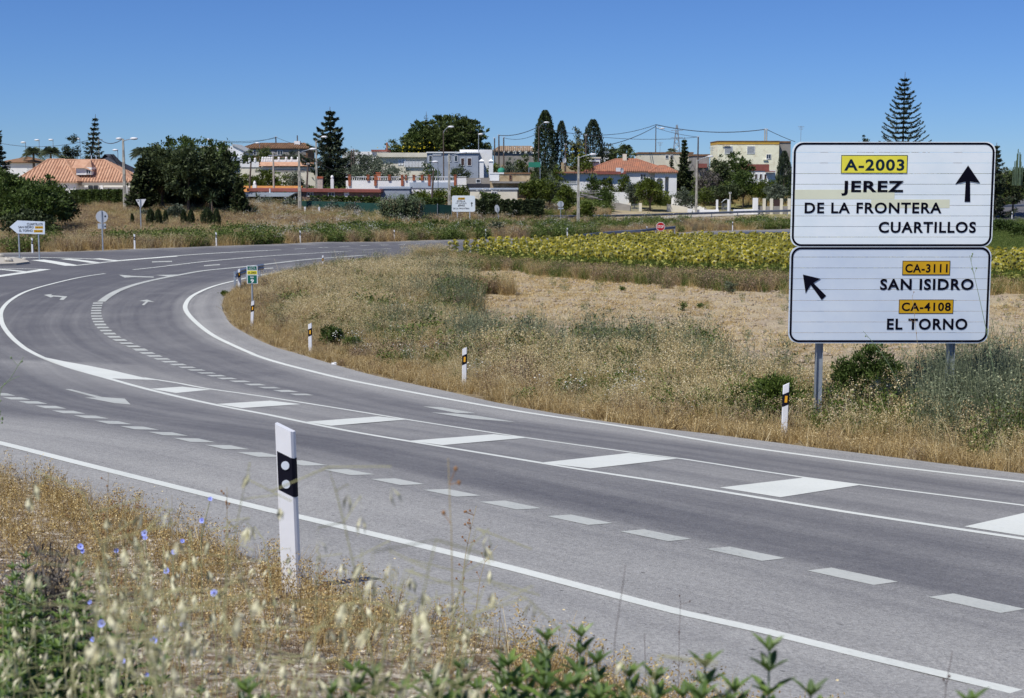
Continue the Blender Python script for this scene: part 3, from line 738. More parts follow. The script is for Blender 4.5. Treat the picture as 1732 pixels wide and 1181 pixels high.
# two small blue plates on a pole and the green board
t, o, L = pole_sign('blue_plate_sign', 731, 365, 'small blue square sign left of the white direction sign', 'road sign', Y=178)
p = L(728, 344.5); q = L(733.5, 339.5); MB().box(p[0], q[0], -.03, 0, p[1], q[1]).build('plate', mat('blue_sheeting', (.10, .30, .55), .4), t)
MB().tube([(L(731, 350)[0], .03, -.2), (L(731, 350)[0], .03, q[1])], .04, 6).build('pole', M['galv'], t)
def beam(name, pts, label, rail_h=.70, post_gap=4, side=1, m='galv_dark', drop=None):
    """W-beam crash barrier along ground points; posts are parts"""
    P = smooth_path(pts, .7)
    o = P[0].copy()
    t = thing(name, o, label, 'crash barrier')
    prof = [(-.155, 0), (-.10, .05), (-.05, .05), (0, 0), (.05, .05), (.10, .05), (.155, 0)]
    V = []; F = []; L_ = 0
    for i, p in enumerate(P):
        if i: L_ += (P[i]-P[i-1]).length
        tt = (P[min(i+1, len(P)-1)]-P[max(i-1, 0)]).normalized(); n = Vector((-tt.y, tt.x, 0)).normalized()*side
        z = Hf(p.x, p.y)+rail_h*(min(1, .06+L_/drop) if drop else 1)
        for dz, dx in prof:
            q = Vector((p.x, p.y, z+dz))+n*dx-o; V.append(q)
        for dz, dx in prof:
            q = Vector((p.x, p.y, z+dz))+n*(dx-.008)-o; V.append(q)
    k = 14
    for i in range(len(P)-1):
        for j in range(6):
            F.append((i*k+j, i*k+j+1, (i+1)*k+j+1, (i+1)*k+j)); F.append((i*k+7+j, (i+1)*k+7+j, (i+1)*k+8+j, i*k+8+j))
    MB().add(V, F).build('rail', M[m], t)
    L_ = 0; nxt = .8
    for i in range(1, len(P)):
        L_ += (P[i]-P[i-1]).length
        if L_ >= nxt:
            nxt += post_gap
            tt = (P[i]-P[i-1]).normalized(); n = Vector((-tt.y, tt.x, 0)).normalized()*side
            c = P[i]-n*.09-o; z = Hf(P[i].x, P[i].y)-o.z; hh = rail_h*(min(1, .06+L_/drop) if drop else 1)
            MB().box(c.x-.05, c.x+.05, c.y-.05, c.y+.05, z-.3, z+hh+.12).build('post', M['galv'], t)
    return t
beam('crash_barrier', trace([(398, 496), (401, 491), (409, 487), (421, 482.5), (436, 478), (446, 475.5)]), 'steel crash barrier end beside the kilometre sign on the tip of the bend', side=-1, post_gap=2.0, rail_h=.78, m='galv')
beam('crash_barrier', trace([(961, 402), (985, 401), (1015, 400.2), (1050, 399.8), (1085, 400), (1110, 398.5), (1142, 396)]), 'far steel crash barrier rising in a hump behind the sunflowers', rail_h=.80, side=-1, drop=14, post_gap=4)
beam('crash_barrier', trace([(1255, 403.5), (1290, 403), (1340, 402.5), (1400, 402)]), 'steel crash barrier at the back of the sunflower field left of the large sign', rail_h=.62, side=-1, post_gap=4)
beam('crash_barrier', trace([(925, 376.5), (975, 376), (1030, 375), (1068, 374), (1150, 371), (1240, 368), (1340, 365), (1420, 362)]), 'long steel crash barrier along the service road below the garden walls', rail_h=.72, side=-1, post_gap=4)
beam('crash_barrier', [Vector((p.x, p.y, 0)) for p in (hit(1640, 360), hit(1684, 358.5), hit(1732, 356.5), hit(1780, 354))], 'steel crash barrier below the pale track right of the large sign', rail_h=.8, side=-1)

# ---------------------------------------------------------------- service road, traffic island, kerb stones
def sheet(name, px, m, dz, res, label, kind='structure'):
    W = np.array([tuple(hit(*p).xy) for p in px]); lo, hi = W.min(0), W.max(0)
    g = np.array([(x, y) for x in np.arange(lo[0], hi[0], res) for y in np.arange(lo[1], hi[1], res)]); g = g[inside(g, W)]
    V, F = cdt_fill(W, g, dz)
    return tag(MB().add(V.tolist(), F).build(name, m), label, kind=kind)
M['track'] = mat('pale_track', (.40, .37, .31), .9, .12, .7, bump=.02)
sheet('service_road', [(1040, 371.5), (1120, 367), (1180, 363.5), (1260, 360), (1345, 356), (1420, 352.5), (1500, 349), (1500, 352), (1345, 360.5), (1260, 364.5), (1180, 368), (1120, 371), (1040, 374)], M['track'], .06, 3, 'pale concrete service road below the houses')
sheet('pale_track', [(1640, 318), (1700, 319.5), (1780, 322), (1780, 330), (1700, 337.5), (1640, 341)], M['track'], .12, 3, 'pale dirt track on the bank behind the large sign')
isl = [(-90, 437.5), (0, 438), (24, 439.5), (44, 443), (50, 446.8), (28, 449.6), (0, 450.6), (-90, 452)]
W = [hit(*p) for p in isl]
MB().prism([(p.x, p.y) for p in W][::1], lambda x, y: Hf(x, y)-.1, lambda x, y: Hf(x, y)+.16).build('traffic_island', M['track'])
tag(bpy.data.objects['traffic_island'], 'earth filled traffic island at the left junction', kind='structure')
def lump(name, px, py, r, label, seed):
    rnd = random.Random(seed); b = MB().ball((0, 0, r*.35), (r, r*.8, r*.7), n=10)
    b.V = [(x*(1+rnd.uniform(-.15, .15)), y*(1+rnd.uniform(-.15, .15)), z*(1+rnd.uniform(-.15, .15))) for x, y, z in b.V]
    p = hit(px, py); p.z += .14
    return tag(b.build(name, M['stone'], loc=p, smooth=False), label, 'stone')
lump('kerb_stone', 14.5, 447, .30, 'rounded pale stone at the front of the traffic island', 1)
lump('kerb_stone', 2, 438.8, .24, 'small white stone at the far left rim of the traffic island', 2)
lump('kerb_stone', 41, 444, .16, 'smallest pale stone near the leg of the arrow sign', 3)

# ================================================================ LAMP POSTS, POLES, WIRES
TOPS = {}
def lamp_post(px, top_py, Y, label, arm=(10, 7), head=True, style='concrete', base_w=.26, key=None, side=1):
    b = aty(px, top_py, Y); z = Hf(b.x, Y); hgt = b.z-z
    t = thing('lamp_post', (b.x, Y, z), label, 'lamp post')
    m = M['concrete'] if style == 'concrete' else (M['galv'] if style == 'steel' else M['wood'])
    q = MB()
    if style == 'concrete':
        w0, w1 = base_w*.6, .09
        q.add([(-w0, -w0, -.4), (w0, -w0, -.4), (w0, w0, -.4), (-w0, w0, -.4), (-w1, -w1, hgt), (w1, -w1, hgt), (w1, w1, hgt), (-w1, w1, hgt)], [(3,2,1,0),(4,5,6,7),(0,1,5,4),(1,2,6,5),(2,3,7,6),(3,0,4,7)])
        q.build('pole', m, t)
        for k in range(5):   # raised darker plates: shade of the pole's hollows put into the colour
            z0 = hgt*(.12+.16*k); ww = w0+(w1-w0)*(z0/hgt)
            MB().box(-ww*.45, ww*.45, -ww-.012, -ww+.02, z0, z0+hgt*.09).build('hollow', M['grey_plaster'], t)
    else:
        q.tube([(0, 0, -.4), (0, 0, hgt)], .12 if style == 'wood' else .08, 8, r2=.07 if style == 'wood' else .05).build('pole', m, t)
    s = Y/FPX
    if arm:
        ax, az = arm[0]*s, arm[1]*s
        MB().tube([(0, -.05, hgt-.3), (ax*.35, -.3, hgt-.3+az*.55), (ax*.8, -.6, hgt-.3+az*.9), (ax, -.7, hgt-.3+az)], .045, 6).build('arm', M['galv'], t)
        hx = ax; hz = hgt-.3+az
    else: hx = 0; hz = hgt+.05
    if head:
        sg = 1 if (arm and arm[0] > 0) or (not arm and side > 0) else -1
        h = MB().ball((hx+sg*.35, -.7 if arm else 0, hz+.04), (.46, .22, .15), n=10); h.build('lamp_head', M['lamp'], t, smooth=True)
    TOPS[key or label] = Vector((b.x, Y, b.z))
    return t
def utility_pole(px, top_py, Y, label, key=None, arm=False, m='wood', lean=0, r=.13):
    b = aty(px, top_py, Y); z = Hf(b.x, Y); hgt = b.z-z
    t = thing('utility_pole', (b.x, Y, z), label, 'utility pole')
    MB().tube([(-lean, 0, -.4), (0, 0, hgt)], r*1.15, 8, r2=r*.8).build('pole', M[m], t)
    if arm: MB().box(-.6, .6, -.08, .08, hgt-.4, hgt-.25).build('cross_arm', M['galv'], t)
    for k in (-.12, .12): MB().tube([(k, 0, hgt-.05), (k, 0, hgt+.18)], .05, 6).build('insulator', M['lamp'], t)
    TOPS[key or label] = Vector((b.x, Y, b.z))
    return t
lamp_post(208, 235, 160, 'tall concrete lamp post with two lamps right of the striped tiled roof', (16, 4), key='L1', base_w=.34)
t_ = bpy.data.objects['lamp_post']
h_ = MB().ball((-.45, 0, TOPS['L1'].z-Hf(TOPS['L1'].x, 160)+.02), (.36, .2, .13), n=10).build('lamp_head', M['lamp'], t_, smooth=True)
lamp_post(505.5, 256, 166, 'concrete lamp post in front of the long low brick building, arm to the right', (20, 7), key='L2', base_w=.36)
lamp_post(534.5, 238, 205, 'lamp post with curved arm in front of the tall dark spruce', (11, 9), key='L3')
lamp_post(759.5, 261, 170, 'concrete lamp post beside the small white direction sign', (19, 6), key='L4', base_w=.34)
lamp_post(750, 221, 205, 'wooden lamp post in front of the round stone pine, arm to the right', (9, 9), style='wood', key='L5')
lamp_post(978.5, 264, 172, 'speckled concrete lamp post beside the white garage house', (19, 6), key='L6', base_w=.34)
lamp_post(911.3, 214, 222, 'lamp post in front of the tall rounded cypress', (9, 9), style='wood', key='L7')
lamp_post(1178.7, 270, 203, 'thin concrete lamp post right of the white house with the tiled hip roof', (17, 8), key='L8')
lamp_post(1109.5, 211, 262, 'wooden pole with a lamp high above the tiled hip roof', (7, -4), style='wood', key='L9')
lamp_post(740.7, 275, 190, 'thin white lamp post left of the small white direction sign', None, style='steel', key='L10', side=-1)
lamp_post(355, 237, 240, 'thin street lamp above the white gable behind the dark trees', None, style='steel', key='L11', side=-1)
lamp_post(135, 236, 235, 'street lamp right in front of the leaning dark conifer', None, style='steel', key='L12', side=-1)
lamp_post(66, 238, 240, 'right street lamp of the three above the palms', None, style='steel', key='L13', side=-1)
lamp_post(43, 242, 235, 'leftmost street lamp of the three above the palms', None, style='steel', key='L14', side=-1)
lamp_post(89.5, 237.5, 245, 'street lamp between the palms and the leaning dark conifer', None, style='steel', key='L15', side=-1)
lamp_post(199, 255, 215, 'short street lamp in front of the dark felt roof', None, style='steel', key='L16', side=-1)
lamp_post(439, 243, 250, 'small street lamp left of the brown tiled flat house', None, style='steel', key='L17', side=-1)
lamp_post(809.5, 228, 240, 'thin lamp post right in front of the stone pine', None, style='steel', key='L18')
for px, ty, Y, lb, k, arm, m in [
    (166.5, 233, 225, 'pole with white insulators right of the leaning dark conifer', 'U1', 1, 'concrete'), (424.5, 275, 190, 'leaning dark pole by the yuccas in front of the orange roof', 'U2', 0, 'wood'),
    (462, 259, 186, 'pale square pole in front of the balustrade wall', 'U3', 1, 'concrete'), (466.5, 232, 255, 'wooden pole above the brown tiled house', 'U4', 0, 'wood'),
    (521, 278, 182, 'dark leaning pole right of the concrete lamp post', 'U5', 0, 'wood'), (733.5, 288, 175, 'leaning wooden pole by the green fence', 'U6', 0, 'wood'),
    (836.5, 234, 240, 'left wooden pole of the pair right of the stone pine', 'U7', 0, 'wood'), (843.8, 229, 236, 'right taller wooden pole of the pair right of the stone pine', 'U8', 0, 'wood'),
    (852, 233, 252, 'short wooden pole behind the pair right of the stone pine', 'U9', 0, 'wood'), (1181, 232, 232, 'wooden pole rising beside the small dark conifer', 'U10', 0, 'wood'),
    (1293.8, 219, 262, 'left concrete pole on the yellow house roof line', 'U11', 0, 'concrete'), (1297, 219, 262, 'right concrete pole on the yellow house roof line', 'U12', 0, 'concrete'),
    (956.5, 245, 225, 'short brown pole with a small yellow lamp between the cypresses', 'U13', 0, 'wood'), (991, 229, 232, 'thin pole between the two dark trees', 'U14', 0, 'wood'),
    (594.5, 254, 210, 'left thin pole beside the tall dark spruce', 'U15', 0, 'wood'), (598.5, 254, 212, 'right thin pole beside the tall dark spruce', 'U16', 0, 'wood'), (379, 240, 238, 'short brown post left of the white gable', 'U17', 0, 'wood'), (1235, 327, 205, 'stub of a grey post by the white garden gate', 'U18', 0, 'concrete')]:
    utility_pole(px, ty, Y, lb, k, arm, m, lean=.4 if k in ('U2', 'U5', 'U6') else 0, r=.13)
# antenna mast and lattice pylon
def pylon():
    b = aty(1145, 211, 285); z = Hf(b.x, 285); h = b.z-z
    t = thing('lattice_pylon', (b.x, 285, z), 'slim steel lattice pylon behind the small dark conifer', 'pylon')
    for sx in (-1, 1):
        for sy in (-1, 1): MB().tube([(sx*1.1, sy*1.1, 0), (sx*.12, sy*.12, h)], .06, 5).build('leg', M['galv'], t)
    q = MB()
    for k in range(9):
        a = 1.1-.98*k/9; a2 = 1.1-.98*(k+1)/9; z0 = h*k/9; z1 = h*(k+1)/9
        for sy in (-1, 1): q.tube([(-a, sy*a, z0), (a2, sy*a2, z1)], .035, 4); q.tube([(a, sy*a, z0), (-a2, sy*a2, z1)], .035, 4)
    tag(q.build('bracing', M['galv'], t), kind='stuff')
    for z0 in (h-1.2, h-2.6): MB().box(-1.2, 1.2, -.05, .05, z0, z0+.1).build('cross_arm', M['galv'], t)
pylon()
def antenna(px, top, base_py, Y, label):
    b = aty(px, top, Y); z = aty(px, base_py, Y).z
    t = thing('antenna', (b.x, Y, z), label, 'antenna'); h = b.z-z
    MB().tube([(0, 0, 0), (0, 0, h)], .035, 5).build('mast', M['galv'], t)
    for k, w in ((.12, .5), (.35, .4), (.6, .3)): MB().tube([(-w, 0, h-k), (w, 0, h-k)], .03, 4).build('rod', M['galv'], t)
antenna(1355, 213, 245, 246, 'thin white antenna above the top left corner of the large sign')
antenna(1204.5, 248, 262, 235, 'television antenna over the small brown roof')
antenna(1116.5, 240, 262, 258, 'thin antenna right of the wooden pole above the flat house')
def wire(a, b, label, sag=.8, r=.035):
    a = Vector(a); b = Vector(b); n = 14
    P = [a.lerp(b, k/n)-Vector((0, 0, sag*4*(k/n)*(1-k/n))) for k in range(n+1)]
    tag(MB().tube([p-a for p in P], r, 4).build('overhead_wire', M['wire'], loc=a), label, 'wire')
T = TOPS
def at_edge(px, py, Y): return aty(px, py, Y)
wire(T['L7'], T['U8'], 'thick cable from the cypress lamp post to the pole pair right of the stone pine', .5, .055)
wire(T['L7']+Vector((0, 0, -1)), T['U9'], 'lower thin cable from the cypress lamp post towards the pole pair', .6)
wire(T['L9'], T['L7'], 'upper cable between the cypress lamp post and the wooden pole over the hip roof', 1.6, .045)
wire(T['L9']+Vector((0, 0, -.3)), T['U14']+Vector((0, 0, -2)), 'cable from the wooden pole over the hip roof down to the dark trees', .8, .06)
wire(T['L9'], T['U11'], 'thick cable from the wooden pole to the yellow house', .9, .07)
wire(T['U12'], at_edge(1345, 240, 262), 'cable running right from the yellow house roof poles to behind the sign', .1, .05)
wire(T['U10'], T['U14'], 'long low cable crossing left from the pole beside the small dark conifer', .5, .035)
wire(T['U10'], T['L9']+Vector((0, 0, -.6)), 'thin cable from the small conifer pole up to the wooden pole', .2)
wire(T['U1'], T['L1'], 'cable between the insulator pole and the tall double lamp post', .7, .05)
wire(T['U1'], at_edge(-20, 238, 240), 'cable running left over the palms from the insulator pole', 1.2)
wire(T['U17'], T['U4'], 'cable between the short brown post and the pole above the brown tiled house', .5)
wire(T['U4'], at_edge(515, 247, 245), 'cable falling right from the pole above the brown tiled house', .2)
wire(T['U3'], T['L2'], 'cable between the square pole and the concrete lamp post by the brick building', .5)
wire(T['L2'], T['U6'], 'cable crossing the white terrace from the lamp post to the leaning pole', 2.2, .03)
wire(T['L11'], T['U4']+Vector((0, 0, -.2)), 'thin cable from the street lamp above the white gable', .4, .03)

# ================================================================ BUILDINGS
def site(name, px0, px1, Y, depth, label, cat='house', dz=0):
    a = aty(px0, 300, Y); b = aty(px1, 300, Y); xc = (a.x+b.x)/2
    z = min(Hf(xc, Y), Hf(xc, Y+depth))+dz
    o = Vector((xc, Y, z)); t = thing(name, o, label, cat)
    def L(px, py, y=0): v = aty(px, py, Y+y)-o; return v.x, v.z
    return t, o, L
def window(t, L, px0, px1, py0, py1, pane='window', frame='frame', fw=.07, y=0, kids=True, name='window', bars=1):
    x0, z0 = L(px0, py1); x1, z1 = L(px1, py0)
    b = MB(); b.box(x0-fw, x0, y-.07, y+.02, z0-fw, z1+fw); b.box(x1, x1+fw, y-.07, y+.02, z0-fw, z1+fw)
    b.box(x0, x1, y-.07, y+.02, z0-fw, z0); b.box(x0, x1, y-.07, y+.02, z1, z1+fw)
    for k in range(bars):
        xm = x0+(x1-x0)*(k+1)/(bars+1); b.box(xm-.03, xm+.03, y-.06, y-.01, z0, z1)
    w = b.build(name, M[frame], t)
    MB().box(x0, x1, y-.03, y-.008, z0, z1).build('pane' if pane == 'window' else 'shutter', M[pane], w)
    return w
def shutter_slats(t, L, px0, px1, py0, py1, name='window', y=0):
    w = window(t, L, px0, px1, py0, py1, 'shutter', 'frame', y=y, bars=0, name=name)
    x0, z0 = L(px0, py1); x1, z1 = L(px1, py0); b = MB(); n = max(3, int((z1-z0)/.14))
    for k in range(n): b.box(x0+.01, x1-.01, y-.05, y-.03, z0+(z1-z0)*k/n+.01, z0+(z1-z0)*(k+1)/n-.03)
    b.build('shutter', M['shutter'], w)
    return w
def hip(t, x0, x1, y0, y1, ze, zr, m, ins=None, ribs=True, ov=.35, pitch=.27, left_hip=True, right_hip=True, rname='roof'):
    x0 -= ov; x1 += ov; y0 -= ov; y1 += ov; ym = (y0+y1)/2
    ins = ins if ins is not None else (y1-y0)/2
    li = ins if left_hip else 0.01; ri = ins if right_hip else 0.01
    V = [(x0, y0, ze), (x1, y0, ze), (x1, y1, ze), (x0, y1, ze), (x0+li, ym, zr), (x1-ri, ym, zr)]
    b = MB().add(V, [(0, 1, 5, 4), (2, 3, 4, 5), (1, 2, 5), (3, 0, 4)])
    b.box(x0, x1, y0, y1, ze-.16, ze-.004)
    r = b.build(rname, m, t)
    if ribs:
        q = MB()
        def rib(p, q_, w):
            p = Vector(p); q_ = Vector(q_); w = Vector(w)*.09; up = Vector((0, 0, .13))
            q.add([p-w, p+w, q_+w, q_-w, p+up, q_+up], [(0, 4, 5, 3), (4, 1, 2, 5), (0, 1, 4)])
        n = int((x1-x0)/pitch)
        for k in range(1, n):
            x = x0+(x1-x0)*k/n; f = min(1, (x-x0)/li, (x1-x)/ri)
            if f > .04:
                j = random.uniform(-.02, .02)
                rib((x+j, y0-.05, ze), (x+j, y0+(ym-y0)*f, ze+(zr-ze)*f), (1, 0, 0))
        n = int((y1-y0)/pitch)
        for side, xx, i_, on in ((1, x1, ri, right_hip), (-1, x0, li, left_hip)):
            if on:
                for k in range(1, n):
                    y = y0+(y1-y0)*k/n; f = min((y-y0)/(ym-y0), (y1-y)/(y1-ym))
                    if f > .04: rib((xx+.05*side, y, ze), (xx-side*i_*f, y, ze+(zr-ze)*f), (0, 1, 0))
        q.tube([(x0+li, ym, zr), (x1-ri, ym, zr)], .12, 6)
        for sx, xx, xi in ((1, x1, x1-ri), (-1, x0, x0+li)): q.tube([(xx, y0, ze), (xi, ym, zr)], .11, 6)
        tag(q.build('tile_rows', m, r), kind='stuff')
    return r
def flat(t, x0, x1, y0, y1, z1, wall, cap, over=.12, capname='roof', zb=-1.2, th=.25):
    MB().box(x0, x1, y0, y1, zb, z1-th-.004).build('wall', M[wall], t)
    MB().box(x0-over, x1+over, y0-over, y1+over, z1-th, z1).build(capname, M[cap], t)

# red tiled house on the left
t, o, L = site('tiled_house', 28, 216, 180, 10, 'house with striped red tiled roof behind the hedge on the left')
xl, ze = L(28, 307); xm, _ = L(127, 307); xr, _ = L(214, 307); _, zr = L(90, 269)
MB().box(xl, xm, .2, 9, -1, ze-.17).build('wall', M['white_wall'], t)
MB().box(xm+.004, xr, 1.6, 10, -1, ze-.17).build('wall', M['white_wall'], t)
hip(t, xl, xm, .2, 9, ze, zr, M['tile'], ins=3.0, pitch=.38)
hip(t, L(60, 307)[0], xr, 1.8, 9.6, ze, zr-.05, M['tile'], ins=4.6, pitch=.36, left_hip=False)
MB().box(xm+.1, xr+.2, 1.1, 1.34, ze-.5, ze-.17).build('porch_beam', M['grey_plaster'], t)
for px in (130, 172, 213): x = L(px, 307, 1.2)[0]; MB().box(x-.15, x+.15, 1.1, 1.34, -1, ze-.504).build('porch_pillar', M['white_wall'], t)
dx0, dz0 = L(129, 296, 2.0); dx1, dz1 = L(155, 283, 2.0)
dm = MB().box(dx0, dx1, 2.0, 5, dz0, dz1).build('dormer', M['white_wall'], t)
MB().add([(dx0-.5, 1.7, dz1-.1), (dx1-.9, 1.7, dz1-.1), (dx1-.5, 3.4, dz1+.95), (dx0-.3, 3.4, dz1+.95), (dx1+.1, 1.9, dz1-.5), (dx1+.1, 5, dz1-.5)], [(0, 1, 2, 3), (1, 4, 2), (4, 5, 2)]).build('dormer_roof', M['tile'], dm)
window(t, lambda a, b: L(a, b, 2), 146.5, 153, 287, 294, bars=1, y=2.0, name='dormer_window')
window(t, lambda a, b: L(a, b, 1.6), 150, 166, 313, 322, y=1.6)
# dark felt roofed sheds behind
t, o, L = site('dark_roofed_shed', 120, 222, 205, 9, 'shed with a dark slate coloured roof behind the red tiled house')
a, ze = L(118, 297); b_, _ = L(224, 297); _, zr = L(170, 260)
MB().box(a, b_, 0, 9, -1, ze-.01).build('wall', M['grey_wall'], t)
hip(t, a, b_, 0, 9, ze, zr, M['dark_roof'], ins=5.5, ribs=False, rname='roof')
for px in (164, 172): p = L(px, 263, 2); MB().tube([(p[0], -.2, ze+.1), (p[0]-1.4, 4, zr-.2)], .06, 4).build('batten', M['metal_roof'], t)
t, o, L = site('pale_shed', 196, 222, 190, 5, 'low grey sheet metal shed right of the red tiled house'); a, z1 = L(196, 291); b_, _ = L(225, 291)
flat(t, a, b_, 0, 5, z1, 'grey_wall', 'metal_roof')
t, o, L = site('back_roof_house', 5, 60, 214, 8, 'far tiled ridge showing just left above the striped roof'); a, ze = L(3, 274); b_, _ = L(62, 274)
MB().box(a, b_, 0, 8, -1, ze-.17).build('wall', M['white_wall'], t); hip(t, a, b_, 0, 8, ze, L(30, 264)[1], M['tile_brown'], ins=3, ribs=False)
# white gable house
t, o, L = site('white_gabled_house', 336, 415, 238, 8, 'white house with a steep white gable above the dark trees')
a, z1 = L(383, 262); b_, z2 = L(413, 262); _, zt = L(388, 246)
MB().plate([(a, -1), (b_, -1), (b_, L(0, 257)[1]), (L(389, 0)[0], zt), (a, L(0, 249)[1])], 0, 8).build('wall', M['white_wall'], t)
MB().plate([(L(388, 0)[0]-.1, zt+.03), (b_+.3, L(0, 257)[1]-.04), (b_+.3, L(0, 257)[1]+.16), (L(388, 0)[0]-.1, zt+.25)], -.2, 8.2).build('roof', M['shutter'], t)
x0, z1 = L(340, 247.5); x1, _ = L(372, 248)
MB().box(x0, x1, -.5, 6, -1, z1).build('wall', M['white_wall'], t)
MB().box(L(350, 0)[0], L(372, 0)[0], -.56, -.504, L(0, 268)[1], L(0, 252)[1]).build('blue_wall_panel', M['metal_roof'], t)
window(t, L, 402, 408, 270, 277, bars=0, y=0)
MB().box(L(380, 0)[0], L(405, 0)[0], -.9, -.01, L(0, 272)[1], L(0, 266)[1]).build('porch_roof', M['metal_roof'], t)
# brown tiled flat house
t, o, L = site('brown_tiled_house', 413, 522, 250, 9, 'long low house with a rust brown tiled roof on the skyline left of the spruce')
a, ze = L(414, 250); b_, _ = L(520, 250); _, zr = L(460, 243)
MB().box(a, b_, 0, 9, -1.5, ze-.17).build('wall', M['tile_brown'], t)
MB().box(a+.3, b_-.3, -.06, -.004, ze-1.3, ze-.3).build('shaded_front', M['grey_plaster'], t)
hip(t, a, b_, 0, 9, ze, zr+.15, M['tile_brown'], ins=1.5, pitch=.4)
x, z = L(498, 240); MB().box(x-.5, x+.5, 3, 4, ze, z+.2).build('chimney', M['white_wall'], t); MB().tube([(x, 3.5, z), (x, 3.5, z+1.2)], .1, 6).build('flue', M['wood'], t)
for px in (425, 470): window(t, L, px, px+8, 255, 262, 'window', y=-.06)
# balustrade house with urns
t, o, L = site('balustrade_house', 405, 535, 214, 9, 'white house with a row of urns and a strip of red tiles along its terrace')
a, z1 = L(406, 283); b_, _ = L(533, 283)
MB().box(a, b_, 0, 9, -1.5, z1).build('wall', M['cream'], t)
x1, z2 = L(438, 274); MB().box(a, x1, -.1, .15, z1, z2).build('parapet', M['white_wall'], t)
x0, zz = L(438, 281); xr_, z3 = L(530, 275)
MB().add([(x0, -.35, zz), (xr_, -.35, zz), (xr_, 1.2, z3+.1), (x0, 1.2, z3+.1), (x0, 1.2, zz), (xr_, 1.2, zz)], [(0, 1, 2, 3), (3, 2, 5, 4)]).build('tile_canopy', M['tile'], t)
MB().box(x0+.1, xr_-.1, 1.3, 1.6, z1-.5, L(0, 270)[1]).build('rear_parapet', M['white_wall'], t)
for px in (408.5, 422, 431.5, 441.5, 446, 450, 453.5, 457.5, 469, 481.5, 491, 502):
    x = L(px, 270)[0]; z = z2 if px < 438 else L(0, 272)[1]; y = .02 if px < 438 else 1.45
    MB().tube([(x, y, z-.02), (x, y, z+.1), (x, y, z+.25), (x, y, z+.3)], .2, 8).ball((x, y, z+.42), .19, n=8).build('urn', M['white_wall'], t)
MB().box(L(425, 0)[0], L(510, 0)[0], -.04, -.004, L(0, 291)[1], L(0, 287)[1]).build('lower_band', M['grey_plaster'], t)
# long low brick building
t, o, L = site('long_brick_building', 424, 642, 180, 8, 'long low brick building with a red edged flat roof in the middle')
a, z1 = L(421, 318.5); b_, z2 = L(641, 321)
q = MB().box(a, b_, 0, 8, -1, z1-.42); q.build('wall', M['brick'] if 0 else mat('dull_brick_wall', (.22, .15, .12), .9, .2, 1.5, bump=.02), t)
MB().plate([(a-.2, z1-.40), (b_+.3, z2-.34), (b_+.3, z2), (a-.2, z1)], -.3, 8.2).build('roof', M['red_edge'], t)
window(t, L, 583, 589.5, 326.5, 332, 'frame', bars=0)
for px in (452, 520, 556): window(t, L, px, px+9, 326, 331.5, bars=1)
MB().box(L(606.5, 0)[0], L(611, 0)[0], -.1, -.004, L(0, 337)[1], L(0, 331)[1]).build('meter_box', M['shutter'], t)
# orange roof and white awning
t, o, L = site('orange_roofed_shed', 392, 507, 190, 6, 'low shed with an orange tiled roof strip behind the yuccas')
a, z0 = L(391, 324.5); b_, z1 = L(506, 318); q = MB().box(a, b_, 0, 6, -1, z0-.01); q.build('wall', M['grey_plaster'], t)
MB().add([(a-.2, -.3, z0), (b_, -.3, z0), (b_, 3, z1+.25), (a-.2, 3, z1+.25), (a-.2, 6, z0), (b_, 6, z0)], [(0, 1, 2, 3), (3, 2, 5, 4)]).build('roof', mat('orange_tile', (.48, .21, .06), .85, .2, 1.5), t)
t, o, L = site('carport', 404, 498, 176, 5, 'pale sheet metal carport in front of the orange roofed shed', 'carport')
a, z0 = L(404, 332); b_, z1 = L(499, 326.5)
MB().plate([(a, z0-.05), (b_-.8, z0-.05), (b_, z1), (a+.4, z1)], -.05, 4.8).build('roof', M['metal_roof'], t)
MB().box(L(449, 0)[0], L(470, 0)[0], .5, .7, -.5, L(0, 350)[1]).build('wall', M['white_wall'], t)
MB().box(L(396, 0)[0], L(412, 0)[0], 1, 1.2, -.5, z0-.06).build('wall', M['cream'], t)
for px in (410, 440, 475, 493): x = L(px, 0)[0]; MB().box(x-.08, x+.08, .1, .26, -.6, z0-.056).build('post', M['galv'], t)
MB().tube([(L(449, 0)[0], .45, -.2), (L(449, 0)[0], .45, 2.1)], .09, 6).build('gate_post', M['frame'], t)
# white terrace with brick pillars
t, o, L = site('white_terrace_house', 584, 790, 196, 8, 'white terrace wall topped by a balustrade with red brick pillars')
a, z1 = L(585, 305.5); b_, z2 = L(789, 302.5)
MB().box(a, b_, 0, 8, -1.5, z1).build('wall', M['white_wall'], t)
MB().box(L(770, 0)[0], b_, -.06, -.004, L(0, 313)[1], z2+.1).build('white_gable_end', M['white_wall'], t)
MB().box(L(690, 0)[0], L(766, 0)[0], -.1, -.004, L(0, 318)[1], L(0, 308.5)[1]).build('blue_band', M['metal_roof'], t)
MB().box(a, b_, -.08, .10, z1+.44, z1+.54).build('handrail', M['frame'], t)
bl = MB().tube([(0, 0, 0), (0, 0, .14), (0, 0, .3), (0, 0, .44)], .055, 6).mesh('baluster', M['frame'])
x = a+.3
pil = [587, 619, 631.5, 655.5, 677.5, 684, 697.5, 711.5, 724, 768.5]
PX = [L(p, 0)[0] for p in pil]
while x < b_-3:
    if all(abs(x-p) > .25 for p in PX): link('baluster', bl, t, (x, .01, z1))
    x += .30
for i, p in enumerate(pil):
    w = .17 if p != 684 else .1; hh = .85
    z0 = z1-.7 if p in (587, 631.5, 677.5, 724, 768.5) else z1
    MB().box(PX[i]-w, PX[i]+w, -.16, .17, z0, z1+hh*.8).box(PX[i]-w-.05, PX[i]+w+.05, -.21, .22, z1+hh*.8+.003, z1+hh*.8+.1).build('brick_pillar', M['brick'], t)
